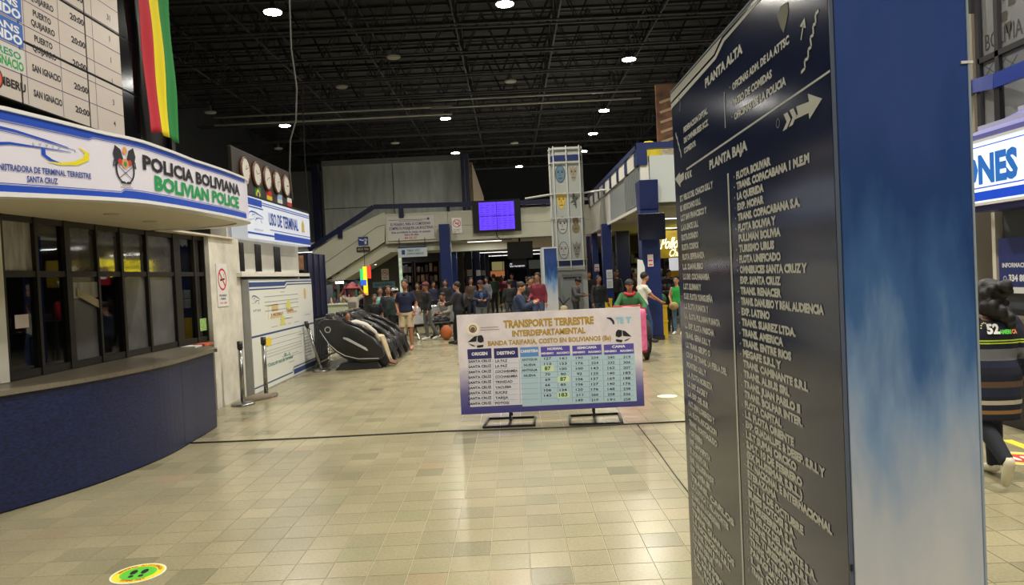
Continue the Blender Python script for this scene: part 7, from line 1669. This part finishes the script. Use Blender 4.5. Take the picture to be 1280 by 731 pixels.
m = MB(); p = V((mx+.72, my+.1, .86)); m.tube([p+V((-.15, 0, .03)), p+V((0, 0, .05)), p+V((.18, .05, -.02)), p+V((.33, .08, -.16)), p+V((.42, .1, -.34))], [.04, .06, .055, .05, .03], 8); tag(obj('white_towel', m, c3(190, 186, 176, rough=.9), smooth=True), 'crumpled white towel hanging over the arm of the nearest massage chair', 'towel')
# crowd barrier
bx = -4.1; br0 = thing('crowd_barrier', 'low dark metal barrier of upright bars behind the nearest massage chair', 'barrier', (bx, 17, 0))
m = MB(); m.tube([(bx, 15.35, .95), (bx, 18.6, .95)], .02, 8); obj('top_rail', m, c3(70, 72, 76, rough=.35), br0); m = MB(); m.tube([(bx, 15.35, .12), (bx, 18.6, .12)], .02, 8); obj('bottom_rail', m, c3(70, 72, 76, rough=.35), br0)
for k in range(22):
    m = MB(); y = 15.38+k*.152; m.tube([(bx, y, .12 if k % 7 else 0), (bx, y, .95)], .010, 6); obj('upright_bar', m, c3(96, 98, 102, rough=.35), br0)
# dark stall booth behind the board
bo = thing('dark_stall_booth', 'dark blue stall booth with a small picture right of the information board', 'booth', (-4.7, 16.2, 0))
m = MB(); m.box(-5.2, 15.5, 1.0, -4.22, 16.9, 2.35); obj('upper_case', m, c3(22, 24, 46, rough=.3), bo); m = MB(); m.box(-5.2, 15.5, 0, -4.25, 16.9, 1.0); obj('base_cabinet', m, c3(26, 26, 36), bo)
for y in (15.5, 15.95, 16.4, 16.86): m = MB(); m.box(-4.24, y, 1.0, -4.2, y+.04, 2.35); obj('frame_post', m, c3(40, 44, 84, rough=.3), bo)
m = MB(); m.box(-4.5, 15.47, 2.0, -4.3, 15.5, 2.3); obj('picture', m, c3(150, 110, 90, noise=.5, scale=12.0), bo)
m = MB(); m.box(-4.9, 15.47, 1.5, -4.55, 15.5, 1.9); obj('picture', m, c3(110, 120, 140, noise=.5, scale=12.0), bo)
# steel waiting bench
def bench(px, Y, rz, label, n=3):
    p = PY(px, 400, Y); t = thing('waiting_bench', label, 'bench', (p.x, Y, 0), rz, 'steel waiting benches'); W = WM[t.name]
    def o(nm, m, c_): m.v = [tuple(W @ V(q)) for q in m.v]; obj(nm, m, c_, t)
    m = MB(); m.bar((-.3*n, 0, .38), (.3*n, 0, .38), .06); o('beam', m, darkm)
    for k in range(n):
        x = -.3*n+.3+.6*k
        m = MB(); m.hull8([(x-.25, -.2, .42), (x+.25, -.2, .42), (x+.25, .2, .40), (x-.25, .2, .40), (x-.25, -.2, .45), (x+.25, -.2, .45), (x+.25, .2, .43), (x-.25, .2, .43)]); o('seat', m, chrome)
        m = MB(); m.hull8([(x-.25, .2, .43), (x+.25, .2, .43), (x+.25, .22, .43), (x-.25, .22, .43), (x-.24, .34, .88), (x+.24, .34, .88), (x+.24, .36, .88), (x-.24, .36, .88)]); o('backrest', m, chrome)
    for s in (-1, 1):
        m = MB(); x = .3*n*s*.8; m.bar((x, -.28, .02), (x, .02, .38), .04); o('leg', m, chrome); m = MB(); m.bar((x, .3, .02), (x, .02, .38), .04); o('leg', m, chrome)
bench(548, 21.3, .5, 'steel waiting bench between the man in navy and the front blue pillar', 3)
bench(530, 22.6, .4, 'steel waiting bench behind the person in grey trousers', 2)
person('seated person in a grey jacket with an orange bag on the steel bench', (PY(554, 350, 21.7).x, 21.7, 0), 150, 1.6, dict(pelvis=(0, .0, .55), waist=(0, -.04, .70), chest=(0, -.02, .90), neck=(0, .02, 1.07), head=(0, .08, 1.22), look=(0, .9, -.3), sh_r=(.17, 0, 1.01), sh_l=(-.17, 0, 1.01), el_r=(.22, .08, .76), el_l=(-.22, .08, .76), wr_r=(.1, .3, .72), wr_l=(-.1, .3, .72),
       hip_r=(.09, .02, .54), hip_l=(-.09, .02, .54), kn_r=(.12, .42, .5), kn_l=(-.12, .42, .5), an_r=(.12, .40, .09), an_l=(-.12, .40, .09), toe_r=(.12, .57, .03), toe_l=(-.12, .57, .03)), top=(120, 116, 112), puff=.04, legs=(40, 40, 46), skin=(160, 110, 84))
m = MB(); p = PY(557, 395, 20.4); m.ball((p.x, 20.4, .2), (.17, .13, .2), 12, 8); tag(obj('orange_bag', m, c3(176, 96, 50, rough=.7), smooth=True), 'orange brown bag on the floor beside the seated person', 'bag')
# right side goods: yellow crate stack, green bag, dark table, drum, small yellow crate
def crate(px, Y, w_, h_, col, label, z0=0.0):
    p = PY(px, 400, Y); t = thing('plastic_crate', label, 'crate', (p.x, Y, z0)); x0, x1, y1 = p.x-w_/2, p.x+w_/2, Y+.35
    m = MB()
    for a, b, c_, d in ((x0, Y, x1, Y+.02), (x0, y1-.02, x1, y1), (x0, Y+.02, x0+.02, y1-.02), (x1-.02, Y+.02, x1, y1-.02)): m.box(a, b, z0+.02, c_, d, z0+h_)
    obj('wall', m, c3(*col, rough=.5), t, kind='stuff'); m = MB(); m.box(x0, Y, z0, x1, y1, z0+.02); obj('floor_panel', m, c3(*col, rough=.5), t)
    m = MB(); m.box(x0-.015, Y-.015, z0+h_-.05, x1+.015, Y, z0+h_); obj('rim', m, c3(*col, rough=.5), t); return t, p
tc_, pc_ = crate(826, 18.0, .33, .42, (214, 176, 24), 'yellow plastic crate standing right of the man in white', .0)
crate(826, 18.02, .33, .36, (204, 166, 24), 'upper yellow plastic crate carrying the green bag', .425)
m = MB(); m.ball((pc_.x, 18.2, .80+.13), (.2, .17, .15), 16, 10); tag(obj('green_bag', m, c3(40, 96, 60, noise=.3, scale=9.0), smooth=True), 'round green bag lying on top of the yellow crates', 'bag')
t = thing('dark_stall_table', 'dark tall stall table behind the yellow crates', 'table', (PY(834, 380, 19.2).x, 19.2, 0)); xa_, xb_ = Xp(813, 19.2), Xp(840, 19.2)
m = MB(); m.box(xa_, 19.1, 1.02, xb_, 19.7, 1.08); obj('top', m, c3(30, 28, 34), t)
for x in (xa_, xb_-.06):
    for y in (19.12, 19.62): m = MB(); m.box(x, y, 0, x+.06, y+.06, 1.02); obj('leg', m, c3(26, 24, 28), t)
m = MB(); m.box(xa_+.06, 19.6, .3, xb_-.06, 19.63, 1.02); obj('back_panel', m, c3(34, 32, 40), t)
m = MB(); p = PY(817, 362, 19.4); m.lathe((p.x, 19.4, 1.08), [(.085, 0), (.085, .40), (.06, .46), (.02, .48)], 16); tag(obj('red_gas_cylinder', m, c3(190, 34, 40, rough=.35), smooth=True), 'red cylinder standing on the dark stall table', 'cylinder')
for k in range(4): m = MB(); x = p.x+.2+.1*k; m.ball((x, 19.35, 1.08+.09), (.06, .06, .09), 10, 8); tag(obj('snack_bag', m, c3(*[(60, 60, 80), (90, 40, 44), (50, 80, 100), (30, 30, 36)][k]), smooth=True), ['slate', 'dark red', 'steel blue', 'black'][k]+' packet on the dark stall table beside the red cylinder', 'packet')
crate(759, 22.6, .34, .42, (206, 176, 30), 'yellow crate at the foot of the pillar left of the man in green')
crate(759, 22.62, .34, .40, (206, 176, 30), 'upper yellow crate in the stack left of the man in green', .43)
# bicycle-like stroller near distant totem
t = thing('folded_stroller', 'small folded dark stroller with pale cloth left of the tower booth', 'stroller', (PY(703, 385, 22).x, 21.6, 0)); x0 = PY(703, 385, 22).x
for dx in (-.2, .2): m = MB(); m.lathe((x0+dx, 21.6, .14), [(.14, -.02), (.14, .02)], 16, 'y'); obj('wheel', m, darkm, t)
m = MB(); m.tube([(x0-.2, 21.6, .14), (x0+.05, 21.6, .7), (x0-.15, 21.6, 1.0)], .02, 6); m.tube([(x0+.2, 21.6, .14), (x0-.05, 21.6, .7), (x0+.2, 21.6, .95)], .02, 6); obj('stroller_frame', m, darkm, t, kind='stuff')
m = MB(); m.ball((x0, 21.6, .62), (.14, .1, .12), 10, 8); obj('cloth', m, c3(180, 170, 130), t)
